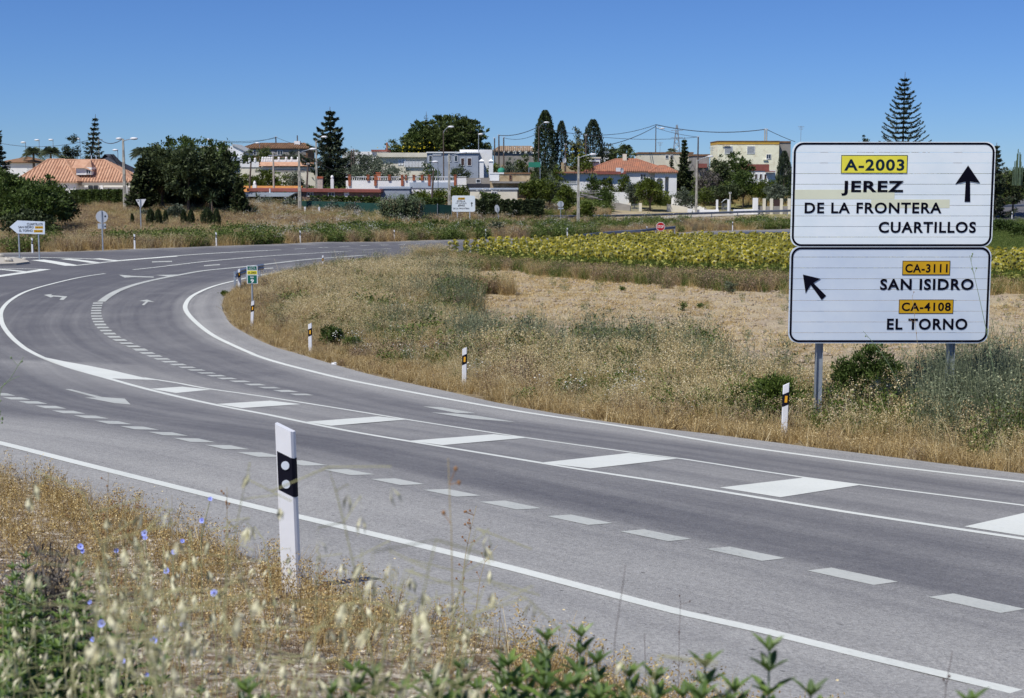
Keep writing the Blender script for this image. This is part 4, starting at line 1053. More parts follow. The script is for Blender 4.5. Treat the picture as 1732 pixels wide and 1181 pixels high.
c = L(634, 0)[0]; MB().box(c-.3, c+.3, 2, 2.6, z1, L(0, 293)[1]).box(c-.36, c+.36, 1.94, 2.66, L(0, 293)[1]+.004, L(0, 293)[1]+.12).build('chimney', M['brick'], t)
c = L(540.5, 0)[0]
t, o, L = site('stone_chimney', 536, 546, 186, 1, 'free standing stone chimney with a brick cap beside the lamp post', 'chimney')
MB().box(-.33, .33, 0, .66, -1, L(0, 302)[1]).build('stack', M['stone'], t); MB().box(-.4, .4, -.07, .73, L(0, 302)[1]+.003, L(0, 298.5)[1]).build('cap', M['brick'], t)
t, o, L = site('blue_shed', 641, 690, 183, 5, 'bluish sheet metal lean-to below the white terrace', 'shed'); a, z1 = L(642, 316); b_, _ = L(792, 316)
flat(t, a, L(690, 0)[0], 0, 4, z1, 'grey_wall', 'metal_roof')
# long white houses on the crest
t, o, L = site('long_white_house', 575, 735, 238, 9, 'long cream and white flat house left of the round pine')
x0, z1 = L(640, 258.5); x1, _ = L(722, 259)
MB().box(x0, x1, 0, 9, -1.5, z1-.2).build('wall', M['cream'], t); MB().box(x0-.2, x1+.1, -.5, 9.2, L(0, 266)[1], z1).build('parapet', M['cream'], t)
x0, z1 = L(575, 256); x1, _ = L(650, 256); MB().box(x0, x1, 3, 9.5, -1.5, z1).build('wall', M['white_wall'], t)
MB().box(L(622, 0)[0], L(650, 0)[0], 2.6, 9.6, z1+.003, z1+.3).build('roof', M['red_edge'], t)
MB().tube([(L(647.5, 0)[0], 5, z1), (L(647.5, 0)[0], 5, L(0, 240)[1])], .16, 8).build('chimney', M['tile_old'], t)
for p in (674, 679, 684): window(t, L, p, p+2.4, 270, 279, 'frame', bars=0)
x0, z0 = L(684, 283); x1, z1 = L(718, 273)
q = MB()
for k in range(14): xx = x0+(x1-x0)*k/14; q.box(xx, xx+(x1-x0)/14-.06, -.3, -.2, z0, z1)
q.build('white_gate', M['frame'], t)
t, o, L = site('shade_blue_house', 709, 812, 236, 9, 'pale house with its shade coloured blue-grey on the front under the round pine')
x0, z1 = L(722, 257); x1, _ = L(809, 257)
MB().box(x0, x1, 0, 9, -1.5, z1-.2).build('wall', M['grey_wall'], t); MB().box(x0-.1, x1+.1, -.2, 9.1, z1-.196, z1).build('roof_edge', M['white_wall'], t)  # front wall carries its shade as a blue-grey colour
MB().box(L(730, 0)[0], L(745, 0)[0], -.08, -.004, L(0, 263)[1], z1-.2).build('white_wall_panel', M['white_wall'], t)
x0, z2 = L(776, 252.5); x1, _ = L(832, 252.5); MB().box(x0, x1, 4, 10, -1.5, z2).build('wall', M['white_wall'], t)
for p in (726, 758, 769): window(t, L, p, p+4.5, 264, 273, 'window', 'frame', bars=0)
window(t, L, 791, 797, 268, 280, 'dark_door', 'frame', bars=0, name='door'); window(t, L, 780, 785, 268, 280, 'dark_door', 'frame', bars=0, name='door')
# white lantern pillars
for px, lb in ((814.5, 'left white garden pillar with a pointed cap'), (830.5, 'right white garden pillar with a pointed cap')):
    t, o, L = site('garden_pillar', px-4, px+4, 205, 1, lb, 'pillar'); x0, z1 = L(px-3.6, 273); x1, _ = L(px+3.6, 273)
    MB().box(x0, x1, 0, .6, -1, z1).build('shaft', M['white_wall'], t)
    MB().add([(x0-.1, -.1, z1+.003), (x1+.1, -.1, z1+.003), (x1+.1, .7, z1+.003), (x0-.1, .7, z1+.003), ((x0+x1)/2, .3, L(0, 268.5)[1])], [(0, 1, 4), (1, 2, 4), (2, 3, 4), (3, 0, 4), (3, 2, 1, 0)]).build('cap', M['white_wall'], t)
# tiled roof behind, stone ruin, grey roofs
t, o, L = site('old_tiled_barn', 838, 906, 256, 8, 'barn with an old pale tiled roof between the pole pair and the cypress')
a, ze = L(838, 255); b_, _ = L(905, 255); MB().box(a, b_, 0, 8, -1.5, ze-.17).build('wall', M['grey_plaster'], t)
hip(t, a, b_, 0, 8, ze, L(0, 247)[1], mat('pale_tile', (.30, .22, .15), .9, .2, 1.2), ins=1, pitch=.35)
t, o, L = site('stone_ruin', 828, 898, 188, 7, 'low building of ochre stone with a white corner under the green tank')
a, z1 = L(829, 292); b_, _ = L(897, 292)
MB().box(a, b_, 0, 7, -1.2, z1-.18).build('wall', M['ochre'], t); MB().box(a-.1, L(852, 0)[0], -.1, 7.1, z1-.176, z1).build('roof', M['white_wall'], t)
MB().box(L(852, 0)[0]+.004, b_+.1, -.1, 7.1, z1-.176, z1).build('roof', M['tile_brown'], t)
MB().box(a-.04, L(844, 0)[0], -.05, -.004, L(0, 306)[1], z1-.18).build('white_corner', M['white_wall'], t)
MB().box(a+.2, b_, -.9, -.055, L(0, 310)[1], L(0, 307)[1]).build('ledge', M['grey_plaster'], t)
window(t, L, 862, 865, 297, 304, 'dark_door', 'tile_brown', bars=0)
t, o, L = site('grey_roofed_shed', 790, 835, 193, 6, 'grey plastered shed right of the white terrace'); a, z1 = L(790, 301); b_, _ = L(831, 301)
MB().box(a, b_, 0, 6, -1, z1).build('wall', M['grey_plaster'], t); MB().plate([(a, L(0, 318)[1]), (b_+.8, L(0, 318)[1]), (b_-.3, L(0, 311)[1]), (a, L(0, 311)[1])], -1.6, -.01).build('roof', M['dark_roof'], t)
window(t, L, 806, 812, 304, 309, bars=0)
t, o, L = site('cream_wall_shed', 795, 876, 181, 4, 'cream shed with a pale blue roof edge behind the clipped hedge'); a, z1 = L(795, 318.5); b_, _ = L(875, 320)
flat(t, a, b_, 0, 4, z1, 'cream', 'metal_roof', th=.18)
window(t, L, 832, 840, 325, 332, bars=1)
# white garage house and white house with tiled hip roof
t, o, L = site('white_garage_house', 938, 1060, 222, 9, 'white flat garage house left of the tiled hip roof')
a, z1 = L(944, 290.5); b_, _ = L(1058, 292)
MB().box(a, b_, 0, 9, -1.5, z1-.25).build('wall', M['white_wall'], t); MB().box(a-.3, b_+.1, -.6, 9, z1-.246, z1).build('roof', M['tile_old'], t)
MB().box(L(1010, 0)[0], b_, -.7, -.61, z1-.40, z1+.02).build('red_fascia', M['red_edge'], t)
q = shutter_slats(t, L, 952, 975, 295, 311, name='garage_door')
MB().box(L(944, 0)[0], L(950, 0)[0], -.05, -.004, L(0, 311)[1], L(0, 295)[1]).build('grey_bay', M['grey_wall'], t)
window(t, L, 1020, 1029, 301, 312, 'window', bars=1)
MB().box(L(1048, 0)[0]-.35, L(1048, 0)[0]+.35, -.5, .2, z1+.003, z1+.6).build('roof_tank', M['lamp'], t)
t, o, L = site('white_hip_roofed_house', 1055, 1148, 220, 10, 'white house with a weathered red hip roof and arched porch, left of the small conifer')
a, ze = L(992, 289.5, 2); b_, _ = L(1144, 290, 2); _, zr = L(1070, 268.5, 2)
MB().box(L(1056, 0)[0], L(1142, 0)[0], 2.4, 11, -1.5, ze-.17).build('wall', M['white_wall'], t)
r = hip(t, a, L(1140, 0)[0], 2.4, 11, ze, zr, M['tile_old'], ins=5.2, pitch=.30)
hip(t, L(1106, 0)[0], L(1147, 0)[0], 0.2, 5, L(0, 291)[1], L(0, 279)[1]-.1, M['tile_old'], ins=1.7, pitch=.30, rname='porch_roof')
x, z = L(1062, 259.5); MB().box(x-.3, x+.3, 6, 6.6, ze, z).build('chimney', M['cream'], t)
# porch with an arch
x0, zt = L(1108, 292); x1, _ = L(1145, 292); za = -1.5
AX0, azp = L(1110.5, 303); AX1, _ = L(1121.5, 303)
def arch_wall(xl, xr, z0, zt, ax0, ax1, zs, y0, y1):
    r_ = (ax1-ax0)/2; c = (ax0+ax1)/2; n = 8
    P = [(xl, z0), (ax0, z0), (ax0, zs)]+[(c-r_*math.cos(math.pi*k/n), zs+r_*.7*math.sin(math.pi*k/n)) for k in range(1, n)]+[(ax1, zs), (ax1, z0), (xr, z0), (xr, zt), (xl, zt)]
    return MB().plate(P, y0, y1)
xm_ = L(1127, 0)[0]
arch_wall(x0, xm_, za, zt, AX0, AX1, azp-.2, 0.2, .5).build('arch_wall', M['white_wall'], t)
MB().box(xm_+.004, L(1129, 0)[0], .2, .5, za, zt).box(L(1135.5, 0)[0], x1, .2, .5, za, zt).box(L(1129, 0)[0], L(1135.5, 0)[0], .2, .5, L(0, 299)[1], zt).build('porch_pillar', M['white_wall'], t)
MB().box(x1-.3, x1, .504, 2.38, za, zt).build('side_wall', M['white_wall'], t)
window(t, lambda p, q_: L(p, q_, 2.4), 1083.5, 1092, 295, 304, 'window', bars=1, y=2.4)
window(t, lambda p, q_: L(p, q_, 2.4), 1060, 1064, 300, 312, 'window', bars=0, y=2.4)
# flat house behind, small brown roof
t, o, L = site('flat_plastered_house', 1080, 1170, 258, 8, 'bare plastered flat house behind the tiled hip roof'); a, z1 = L(1081, 257.5); b_, _ = L(1172, 257.5)
flat(t, a, b_, 0, 8, z1, 'cream', 'tile_brown', th=.3)
for p in (1126, 1134): window(t, L, p, p+4, 263, 268, bars=0)
t, o, L = site('brown_flat_house', 1174, 1206, 245, 6, 'small dark flat house beside the wooden pole left of the yellow house'); a, z1 = L(1172, 261); b_, _ = L(1200, 261)
flat(t, a, b_, 0, 6, z1, 'grey_plaster', 'tile_brown', th=.3)
MB().box(L(1183, 0)[0], L(1199, 0)[0], -1.2, -.13, L(0, 284)[1], L(0, 277)[1]).build('red_canopy', M['red_edge'], t)
# yellow house
t, o, L = site('yellow_house', 1213, 1345, 246, 9, 'stained yellow two storey flat roofed house left of the large sign')
a, z1 = L(1214, 238.3); b_, _ = L(1318, 238.3)
MB().box(a, b_, 0, 9, -1.5, z1-.62).build('wall', M['yellow_wall'], t)
MB().box(a-.02, b_+.02, -.05, 9.05, z1-.616, z1-.12).build('ochre_band', mat('ochre_paint', (.55, .33, .06), .85, .12, 1), t)
MB().box(a-.08, b_+.08, -.12, 9.1, z1-.116, z1).build('roof_edge', M['tile_brown'], t)
MB().box(b_+.004, L(1346, 0)[0], 1.4, 9, -1.5, z1-.3).build('shaded_side', M['grey_plaster'], t)  # right side of the house, its shade put into the grey colour
MB().box(b_+.09, L(1346, 0)[0], 1.3, 9.1, z1-.296, z1-.02).build('shaded_side_roof', M['tile_brown'], t)
shutter_slats(t, L, 1226, 1238.5, 248, 259.5); shutter_slats(t, L, 1264, 1276, 248, 259.5)
window(t, L, 1296.5, 1303.5, 261.5, 268.5, bars=1)
MB().box(L(1296, 0)[0], L(1304, 0)[0], -.25, -.08, L(0, 270.2)[1], L(0, 269.4)[1]).build('sill', M['frame'], t)
MB().box(L(1226, 0)[0], L(1239, 0)[0], -.25, -.08, L(0, 247)[1], L(0, 246.4)[1]).build('lintel', M['tile_brown'], t)
t, o, L = site('porch_annex', 1243, 1318, 236, 4, 'white annex with a red tiled porch roof in front of the yellow house'); a, z1 = L(1243, 287); b_, _ = L(1312, 287)
MB().box(a, b_, 0, 4, -1.5, z1-.1).build('wall', M['white_wall'], t)
MB().add([(a, -.5, L(0, 287.5)[1]), (L(1262, 0)[0], -.5, L(0, 287.5)[1]), (L(1262, 0)[0], 2, L(0, 279)[1]), (a+.6, 2, L(0, 279)[1])], [(0, 1, 2, 3)]).build('tile_roof', M['tile'], t)
MB().box(L(1262, 0)[0], L(1307, 0)[0], -.1, -.004, L(0, 289)[1], L(0, 278)[1]).build('rusty_screen', M['red_edge'], t)
MB().box(L(1300, 0)[0], L(1316, 0)[0], -.9, -.11, L(0, 291)[1], L(0, 289.5)[1]).build('red_slab', M['red_edge'], t)
for p in (1277, 1285, 1293): window(t, L, p, p+3.5, 295, 303, 'dark_door', 'frame', bars=0)
# shack and small far houses near the cypresses
t, o, L = site('white_shack', 989, 1016, 226, 4, 'small white shack under the dark tree right of the cypresses', 'shed'); a, z1 = L(990, 266); b_, _ = L(1015, 269)
flat(t, a, b_, 0, 4, z1, 'white_wall', 'cream', th=.2)
MB().box(a+.2, b_-.2, -.3, -.004, L(0, 275)[1], L(0, 273.5)[1]).build('ledge', M['dark_roof'], t)
window(t, L, 1001, 1006, 267.5, 272, bars=0)
t, o, L = site('far_white_roof', 1017, 1032, 262, 5, 'far pale roof between the dark tree and the palm', 'house'); a, z1 = L(1016, 255.5); b_, _ = L(1032, 255.5)
flat(t, a, b_, 0, 5, z1, 'white_wall', 'metal_roof', th=.3)
t, o, L = site('ochre_garden_wall', 930, 995, 236, .4, 'ochre stone garden wall with pillars below the yellow flowering bushes', 'wall')
MB().box(L(954, 0)[0], L(994, 0)[0], 0, .4, -1, L(0, 281)[1]).build('wall', M['ochre'], t)
for p in (953, 993): MB().box(L(p, 0)[0]-.25, L(p, 0)[0]+.25, -.06, .46, -1, L(0, 275)[1]).build('pillar', M['ochre'], t)
t, o, L = site('ochre_pillar_fence', 838, 900, 232, .4, 'row of ochre stone fence pillars behind the stone ruin', 'fence')
for p in (838.5, 850, 864, 892): MB().box(L(p, 0)[0]-.28, L(p, 0)[0]+.28, 0, .5, -1, L(0, 279)[1]).build('pillar', M['ochre'], t)
# tank, awning, dish, umbrella
p = aty(848, 289.5, 190)
t = thing('water_tank', p, 'round green water tank on the stone ruin', 'tank'); MB().ball((0, .5, .05), (.5, .45, .42), n=12).build('tank', M['green_cloth'], t, smooth=True)
p = aty(904, 283, 204)
t = thing('green_awning', (p.x, 204, Hf(p.x, 204)), 'dark green board on posts in front of the tall cypress', 'awning'); h = p.z-Hf(p.x, 204)
MB().box(-.85, .85, 0, .08, h, h+.72).build('board', M['green_cloth'], t)
for x in (-.8, .8): MB().box(x-.05, x+.05, .085, .18, -.3, h+.6).build('post', M['galv'], t)
def dish(px, py, Y, r, label):
    p = aty(px, py, Y)
    t = thing('satellite_dish', p, label, 'satellite dish')
    V = []; F = []
    for i in range(5):
        for k in range(14):
            rr = r*i/4; a = 2*math.pi*k/14; V.append((rr*math.cos(a)*.7, .25*(rr/r)**2*-r*.5+rr*math.cos(a)*.35, rr*math.sin(a)))
    for i in range(4):
        for k in range(14): F.append((i*14+k, i*14+(k+1) % 14, (i+1)*14+(k+1) % 14, (i+1)*14+k))
    MB().add(V, F).build('reflector_dish', M['lamp'], t)
    MB().tube([(0, .05, 0), (0, .3, -r*1.4)], .04, 6).build('bracket', M['galv'], t)
    MB().tube([(0, 0, -r*.7), (0, -r*.8, 0)], .025, 5).build('feed_arm', M['galv'], t)
dish(954.5, 271, 210, .42, 'satellite dish on the garden wall between cypress and shack')
dish(1052, 288.5, 219, .38, 'satellite dish on the roof edge beside the tiled hip roof')
# garden walls, fences, gate on the right
def wall_run(name, pts, Y, py_top_off, m, label, cat='garden wall', th=.25, hgt=None):
    W = [aty(a, b, Y_) for a, b, Y_ in pts]; o = Vector((W[0].x, W[0].y, Hf(W[0].x, W[0].y)))
    t = thing(name, o, label, cat); q = MB()
    for i in range(len(W)-1):
        a, b = W[i]-o, W[i+1]-o; d = (b-a); d.z = 0; n = Vector((-d.y, d.x, 0)).normalized()*th/2
        za, zb = Hf(W[i].x, W[i].y)-o.z-.6, Hf(W[i+1].x, W[i+1].y)-o.z-.6
        q.add([(a.x-n.x, a.y-n.y, za), (b.x-n.x, b.y-n.y, zb), (b.x+n.x, b.y+n.y, zb), (a.x+n.x, a.y+n.y, za), (a.x-n.x, a.y-n.y, a.z), (b.x-n.x, b.y-n.y, b.z), (b.x+n.x, b.y+n.y, b.z), (a.x+n.x, a.y+n.y, a.z)],
              [(0, 1, 5, 4), (1, 2, 6, 5), (2, 3, 7, 6), (3, 0, 4, 7), (4, 5, 6, 7)])
    q.build('wall', M[m], t)
    return t, o
t, o = wall_run('garden_wall', [(1171, 354.5, 203.5), (1216, 355, 203)], 0, 0, 'white_wall', 'low white garden wall right of the thin lamp post')
x = aty(1172, 0, 203.5).x-o.x; MB().box(x-.3, x+.3, -.35, .35, -.6, aty(1172, 353.5, 203.5).z-o.z).build('pillar', M['white_wall'], t)
t, o = wall_run('garden_wall', [(1240.5, 354.5, 203), (1284, 353.5, 203)], 0, 0, 'white_wall', 'low white garden wall between the gate and the tall white pillar')
x = aty(1285.5, 0, 203).x-o.x; MB().box(x-.4, x+.25, -.4, .4, -.6, aty(1286, 335, 203).z-o.z).build('pillar', M['white_wall'], t)
t, o, L = site('garden_gate', 1218, 1242, 203, .5, 'white garden gate posts with a thin metal arch', 'gate')
for p, tp in ((1219, 338), (1238.5, 337.5)): MB().box(L(p, 0)[0]-.14, L(p, 0)[0]+.14, 0, .28, -.5, L(0, tp)[1]).build('post', M['white_wall'], t)
ax0, zz = L(1220.5, 343); ax1, _ = L(1237, 343)
MB().tube([(ax0+(ax1-ax0)*k/10, .14, zz+.5*math.sin(math.pi*k/10)) for k in range(11)], .035, 5).build('arch', M['galv'], t)
for k in range(9): x = ax0+(ax1-ax0)*(k+.5)/9; MB().tube([(x, .14, .1), (x, .14, zz-.1)], .022, 4).build('bar', M['galv'], t)
t, o, L = site('brick_garden_wall', 1290, 1345, 203, .4, 'dark garden wall with brown pillars beside the large sign', 'garden wall')
MB().box(L(1288.5, 0)[0], L(1350, 0)[0], 0, .2, -.6, L(0, 349)[1]).build('wall', M['grey_plaster'], t)
for p in (1300, 1312.5, 1329.5, 1343): MB().box(L(p, 0)[0]-.2, L(p, 0)[0]+.2, -.08, .28, -.6, L(0, 336)[1]).build('pillar', M['cream'], t)
MB().box(L(1316, 0)[0], L(1327, 0)[0], .04, .12, 0, L(0, 338)[1]).build('gate_panel', M['dark_door'], t)
t, o, L = site('chained_gate', 1066, 1092, 205, .5, 'rusty garden gate between two plaster pillars below the hip roofed house', 'gate')
for p in (1068, 1087): MB().box(L(p, 0)[0]-.2, L(p, 0)[0]+.2, 0, .4, -.6, L(0, 343.5)[1]).build('pillar', M['cream'], t)
for k in range(7): x = L(1071+k*2.2, 0)[0]; MB().tube([(x, .2, -.2), (x, .2, L(0, 345)[1])], .03, 4).build('bar', M['galv'], t)
t, o = wall_run('plaster_wall', [(1022, 342, 206), (1045, 343, 205.5), (1066, 347, 205)], 0, 0, 'grey_plaster', 'crumbling grey plaster wall left of the rusty gate')
t, o = wall_run('plaster_wall', [(1128, 345, 206), (1160, 350, 206), (1172, 356, 206)], 0, 0, 'cream', 'sloping cream wall behind the olive tree left of the thin lamp post')
t, o = wall_run('white_garden_wall', [(1035, 325, 214), (1064, 325.5, 214)], 0, 0, 'white_wall', 'short white wall below the white house with the tiled hip roof')
t, o = wall_run('terrace_wall', [(1136, 332, 212), (1165, 343, 211), (1195, 353, 210)], 0, 0, 'white_wall', 'white wall sloping down beside the dead bush')
t, o = wall_run('stone_footing', [(195, 368.5, 158), (244, 368, 158)], 0, 0, 'ochre', 'low ochre stone footing below the tall double lamp post')
def net_fence(pts, label, name='green_net_fence', gap=2.6, m='green_net', hgt=1.6, top=None):
    W = [aty(a, b, Y_) for a, b, Y_ in pts]; o = Vector((W[0].x, W[0].y, Hf(W[0].x, W[0].y)))
    t = thing(name, o, label, 'fence'); V = []; F = []
    P = smooth_path(W, gap)
    for p in P: z = Hf(p.x, p.y); V += [(p.x-o.x, p.y-o.y, z-.1-o.z), (p.x-o.x, p.y-o.y, p.z-o.z)]
    for i in range(len(P)-1): F.append((2*i, 2*i+2, 2*i+3, 2*i+1))
    n = len(V); V += [(x, y+.02, z) for x, y, z in V]; F += [tuple(n+k for k in f[::-1]) for f in F]
    MB().add(V, F).build('net_panel', M[m], t)
    for p in P: MB().tube([(p.x-o.x, p.y-o.y-.05, Hf(p.x, p.y)-o.z-.3), (p.x-o.x, p.y-o.y-.05, p.z-o.z+.1)], .035, 5).build('post', M['galv'], t)
    return t
net_fence([(508, 340, 167), (560, 341, 167), (600, 342.5, 166), (646, 344, 166)], 'green net fence behind the verge left of the giant cane')
net_fence([(712, 346, 166), (740, 346, 167), (764, 347, 168)], 'dark green net fence right of the giant cane')
t, o, L = site('white_field_gate', 510, 535, 164, .3, 'low white gate at the foot of the concrete lamp post', 'gate')
for p in (509.5, 520, 534): MB().box(L(p, 0)[0]-.1, L(p, 0)[0]+.1, 0, .2, -.4, L(0, 350 if p != 520 else 360)[1]).build('post', M['frame'], t)
MB().box(L(511, 0)[0], L(533, 0)[0], .05, .1, L(0, 363)[1], L(0, 361)[1]).build('rail', M['frame'], t)
t, o, L = site('statue', 427, 433, 188, .4, 'white garden statue on a plinth beside the square pole', 'statue')
MB().box(-.25, .25, 0, .5, -.5, L(0, 313)[1]).build('plinth', M['white_wall'], t); MB().ball((0, .25, L(0, 310.5)[1]), (.2, .18, .32), n=8).ball((0, .25, L(0, 307.5)[1]), .13, n=8).build('bust', M['white_wall'], t, smooth=True)
t, o, L = site('urn_post', 557, 566, 190, .4, 'small white urn on a post in front of the spruce', 'urn')
MB().box(-.2, .2, 0, .4, -.5, L(0, 303)[1]).build('post', M['white_wall'], t); MB().ball((0, .2, L(0, 300)[1]), (.22, .22, .28), n=8).build('urn', M['white_wall'], t, smooth=True)
# pile of planks by the lamp post
t, o, L = site('plank_pile', 970, 1006, 186, 2, 'untidy pile of grey planks behind the speckled lamp post', 'plank pile')
rnd = random.Random(9); pm = mat('grey_plank', (.28, .26, .25), .85, .2, 3)
for k in range(14):
    x = L(rnd.uniform(972, 990), 0)[0]; z = L(0, 331-rnd.uniform(-3, 8))[1]
    MB().box(0, rnd.uniform(2, 3.2), -.08, .08, -.03, .03).build('plank', pm, t, (x, rnd.uniform(0, 1.5), z)).rotation_euler = (0, rnd.uniform(-.15, .35), rnd.uniform(-.4, .4))

# ================================================================ VEGETATION
RNG = np.random.default_rng(11)
def leaf_quads(C, size, aspect=.5, up=.25, rng=RNG, Dn=None, droop=0):
    """one diamond shaped leaf at every centre; returns V (4n,3), F (n,4)"""
    n = len(C)
    a = rng.normal(size=(n, 3)) if Dn is None else Dn+rng.normal(size=(n, 3))*.45
    a[:, 2] -= droop; a /= np.linalg.norm(a, axis=1, keepdims=True)
    nrm = rng.normal(size=(n, 3)); nrm[:, 2] += up*4
    b = np.cross(nrm, a); b /= np.maximum(np.linalg.norm(b, axis=1, keepdims=True), 1e-6)
    s = (size*(.6+.8*rng.random(n)))[:, None] if np.isscalar(size) else size[:, None]
    w = s*aspect*.5
    V = np.stack([C-a*s*.5, C+b*w-a*s*.05, C+a*s*.5, C-b*w-a*s*.05], 1).reshape(-1, 3)
    return V, np.arange(4*n).reshape(-1, 4)
def crown_points(blobs, n, rng, clump=.5, per=30, hollow=.55):
    """leaf centres gathered in clumps on the outside of ellipsoids"""
    vol = np.array([b[3]*b[4]+b[4]*b[5]+b[3]*b[5] for b in blobs]); k = rng.choice(len(blobs), size=max(1, n//per), p=vol/vol.sum())
    B = np.array(blobs)[k]
    d = rng.normal(size=(len(k), 3)); d[:, 2] += .15; d /= np.linalg.norm(d, axis=1, keepdims=True)
    r = hollow+(1.04-hollow)*rng.random(len(k))**.5
    c = B[:, :3]+d*B[:, 3:6]*r[:, None]
    cl = clump*(.6+.8*rng.random(len(k)))
    o = rng.normal(size=(len(k), per, 3))*.5*cl[:, None, None]; o[..., 2] *= .7
    P = (c[:, None]+o).reshape(-1, 3)
    dn = (np.repeat(d, per, 0))
    v = np.repeat(rng.random(len(k))*.6, per)+rng.random(len(P))*.4
    return P, dn, v
def tree(name, px, top, Y, wpx, label, leafm, kind='broad', cat='tree', seed=1, leaf=.30, n=3500, lean=0, trunk_h=None, base=None, group=None, clump=.55, aspect=.5, bm='bark', hfix=None):
    b = aty(px, top, Y); z = Hf(b.x, Y); h = hfix or (b.z-z); W = wpx/FPX*Y
    o = Vector((b.x, Y, z)); t = thing(name, o, label, cat, group)
    rng = np.random.default_rng(seed); q = MB()
    r = W/2
    if kind == 'broad':
        bl = [(lean*.6, 0, h*.60, r*.72, r*.72, h*.32)]
        m = 9
        for k in range(m):
            a = 2*math.pi*k/m+rng.random(); rr = r*(.30+.28*rng.random()); zz = h*(.42+.38*rng.random())
            s = r*(.32+.22*rng.random()); bl.append((math.cos(a)*rr+lean*zz/h, math.sin(a)*rr, zz, s, s, min(s*.9, h*.26)))
        bl.append((lean, 0, h-r*.34, r*.38, r*.38, r*.34))
        P, dn, v = crown_points(bl, n, rng, clump)
        q.tube([(0, 0, -.3), (lean*.2, 0, h*.25), (lean*.5, .1, h*.55)], max(.08, r*.06), 7, r2=r*.03)
        for k in range(5):
            a = 2*math.pi*k/5; q.tube([(lean*.2, 0, h*.25), (math.cos(a)*r*.35, math.sin(a)*r*.35, h*.5), (math.cos(a)*r*.6, math.sin(a)*r*.6, h*.68)], r*.035, 5, r2=r*.012)
    elif kind == 'dome':     # umbrella pine
        bl = []
        for k in range(40):
            a = rng.random()*2*math.pi; u = rng.random()**.5; x = math.cos(a)*u*r*.84; y = math.sin(a)*u*r*.84
            zt = h*(.34+.54*math.sqrt(max(0, 1-u*u*.97))); s = r*(.17+.10*rng.random()); bl.append((x, y, zt-s*.3, s, s, s*.8)); bl.append((x*1.02, y*1.02, (zt*.55+h*.14), s*1.1, s*1.1, s*1.1))
        P, dn, v = crown_points(bl, n, rng, clump, hollow=.5)
        q.tube([(0, 0, -.3), (.2, 0, h*.3), (0, 0, h*.6)], r*.08, 8, r2=r*.05)
        for k in range(8):
            a = 2*math.pi*k/8; q.tube([(.1, 0, h*.35), (math.cos(a)*r*.4, math.sin(a)*r*.4, h*.55), (math.cos(a)*r*.7, math.sin(a)*r*.7, h*.68)], r*.04, 5, r2=r*.015)
    elif kind == 'column':   # cypress
        m = n; u = rng.random(m)**.85; zz = h*(.02+.98*u); prof = np.sin(np.clip(np.pi*(u*.86+.13), 0, np.pi))**.55
        a = rng.random(m)*2*math.pi; lob = 1+.13*np.sin(a*5+zz*1.7)+.08*np.sin(a*9-zz*3)
        rr = r*prof*lob*(.72+.34*rng.random(m))
        P = np.c_[np.cos(a)*rr+lean*u, np.sin(a)*rr, zz]; dn = np.c_[np.cos(a)*.35, np.sin(a)*.35, np.full(m, 1.3)]
        v = .5*(.5+.5*np.sin(a*5+zz*1.7))+.5*rng.random(m)
        q.tube([(0, 0, -.3), (0, 0, h*.8)], max(.05, r*.12), 6, r2=.03)
    elif kind == 'spruce':   # layered branches bending down then up
        Ps = []; Ds = []; q.tube([(0, 0, -.3), (lean*.5, 0, h*.55), (lean, 0, h*.99)], max(.1, h*.022), 7, r2=.03)
        lay = 17
        for L_ in range(lay):
            u = (L_+.3)/lay; zz = h*(.08+.90*u); R = r*(1-u)**.85*(.85+.3*rng.random())+.18
            nb = 9 if u < .7 else 6
            for k in range(nb):
                a = 2*math.pi*(k+.5*(L_ % 2))/nb+rng.normal()*.2; Rb = R*(.55+.62*rng.random()**1.3 if (not lean and leafm.name.startswith('dark_hedge')) else .30+1.0*rng.random()); m = max(6, int(n/lay/nb*1.35*(.4+1.2*(1-u))))
                s = rng.random(m)**.6; ex = lean*u
                zc = zz-Rb*.32*np.sin(s*2.3)+Rb*.18*s**2
                x = ex+np.cos(a)*Rb*s; y = np.sin(a)*Rb*s; wd = .30*Rb*(1-s*.75)
                off = rng.normal(size=m)*wd*.6
                Ps.append(np.c_[x-np.sin(a)*off, y+np.cos(a)*off, zc-np.abs(rng.normal(size=m))*.18]); Ds.append(np.tile([np.cos(a), np.sin(a), .05], (m, 1)))
                q.tube([(ex, 0, zz), (ex+math.cos(a)*Rb*.5, math.sin(a)*Rb*.5, zz-Rb*.26), (ex+math.cos(a)*Rb*.92, math.sin(a)*Rb*.92, zz-Rb*.08)], .03+.02*(1-u), 4, r2=.012)
        P = np.vstack(Ps); dn = np.vstack(Ds); v = rng.random(len(P))
    elif kind == 'norfolk':
        Ps = []; Ds = []; q.tube([(0, 0, -.3), (0, 0, h)], .26, 8, r2=.03); lay = 17
        for L_ in range(lay):
            u = L_/lay; zz = h*(.30+.67*u**.92); R = r*(1-u)**.78*1.12+.22
            for k in range(6 if u < .8 else 5):
                a = 2*math.pi*k/6+L_*.5+rng.normal()*.12; Rb = R*(.88+.24*rng.random()); m = int(n/lay/6*(.5+1.1*(1-u)))
                s = rng.random(m); zc = zz-.10*Rb*np.sin(s*3.1)+Rb*.26*s**2
                off = rng.normal(size=m)*.22*(1-s*.45)
                Ps.append(np.c_[np.cos(a)*Rb*s-np.sin(a)*off, np.sin(a)*Rb*s+np.cos(a)*off, zc+.07*rng.normal(size=m)]); Ds.append(np.tile([np.cos(a), np.sin(a), .5], (m, 1)))
                q.tube([(0, 0, zz), (math.cos(a)*Rb*.5, math.sin(a)*Rb*.5, zz-Rb*.04), (math.cos(a)*Rb, math.sin(a)*Rb, zz+Rb*.22)], .04, 4, r2=.012)
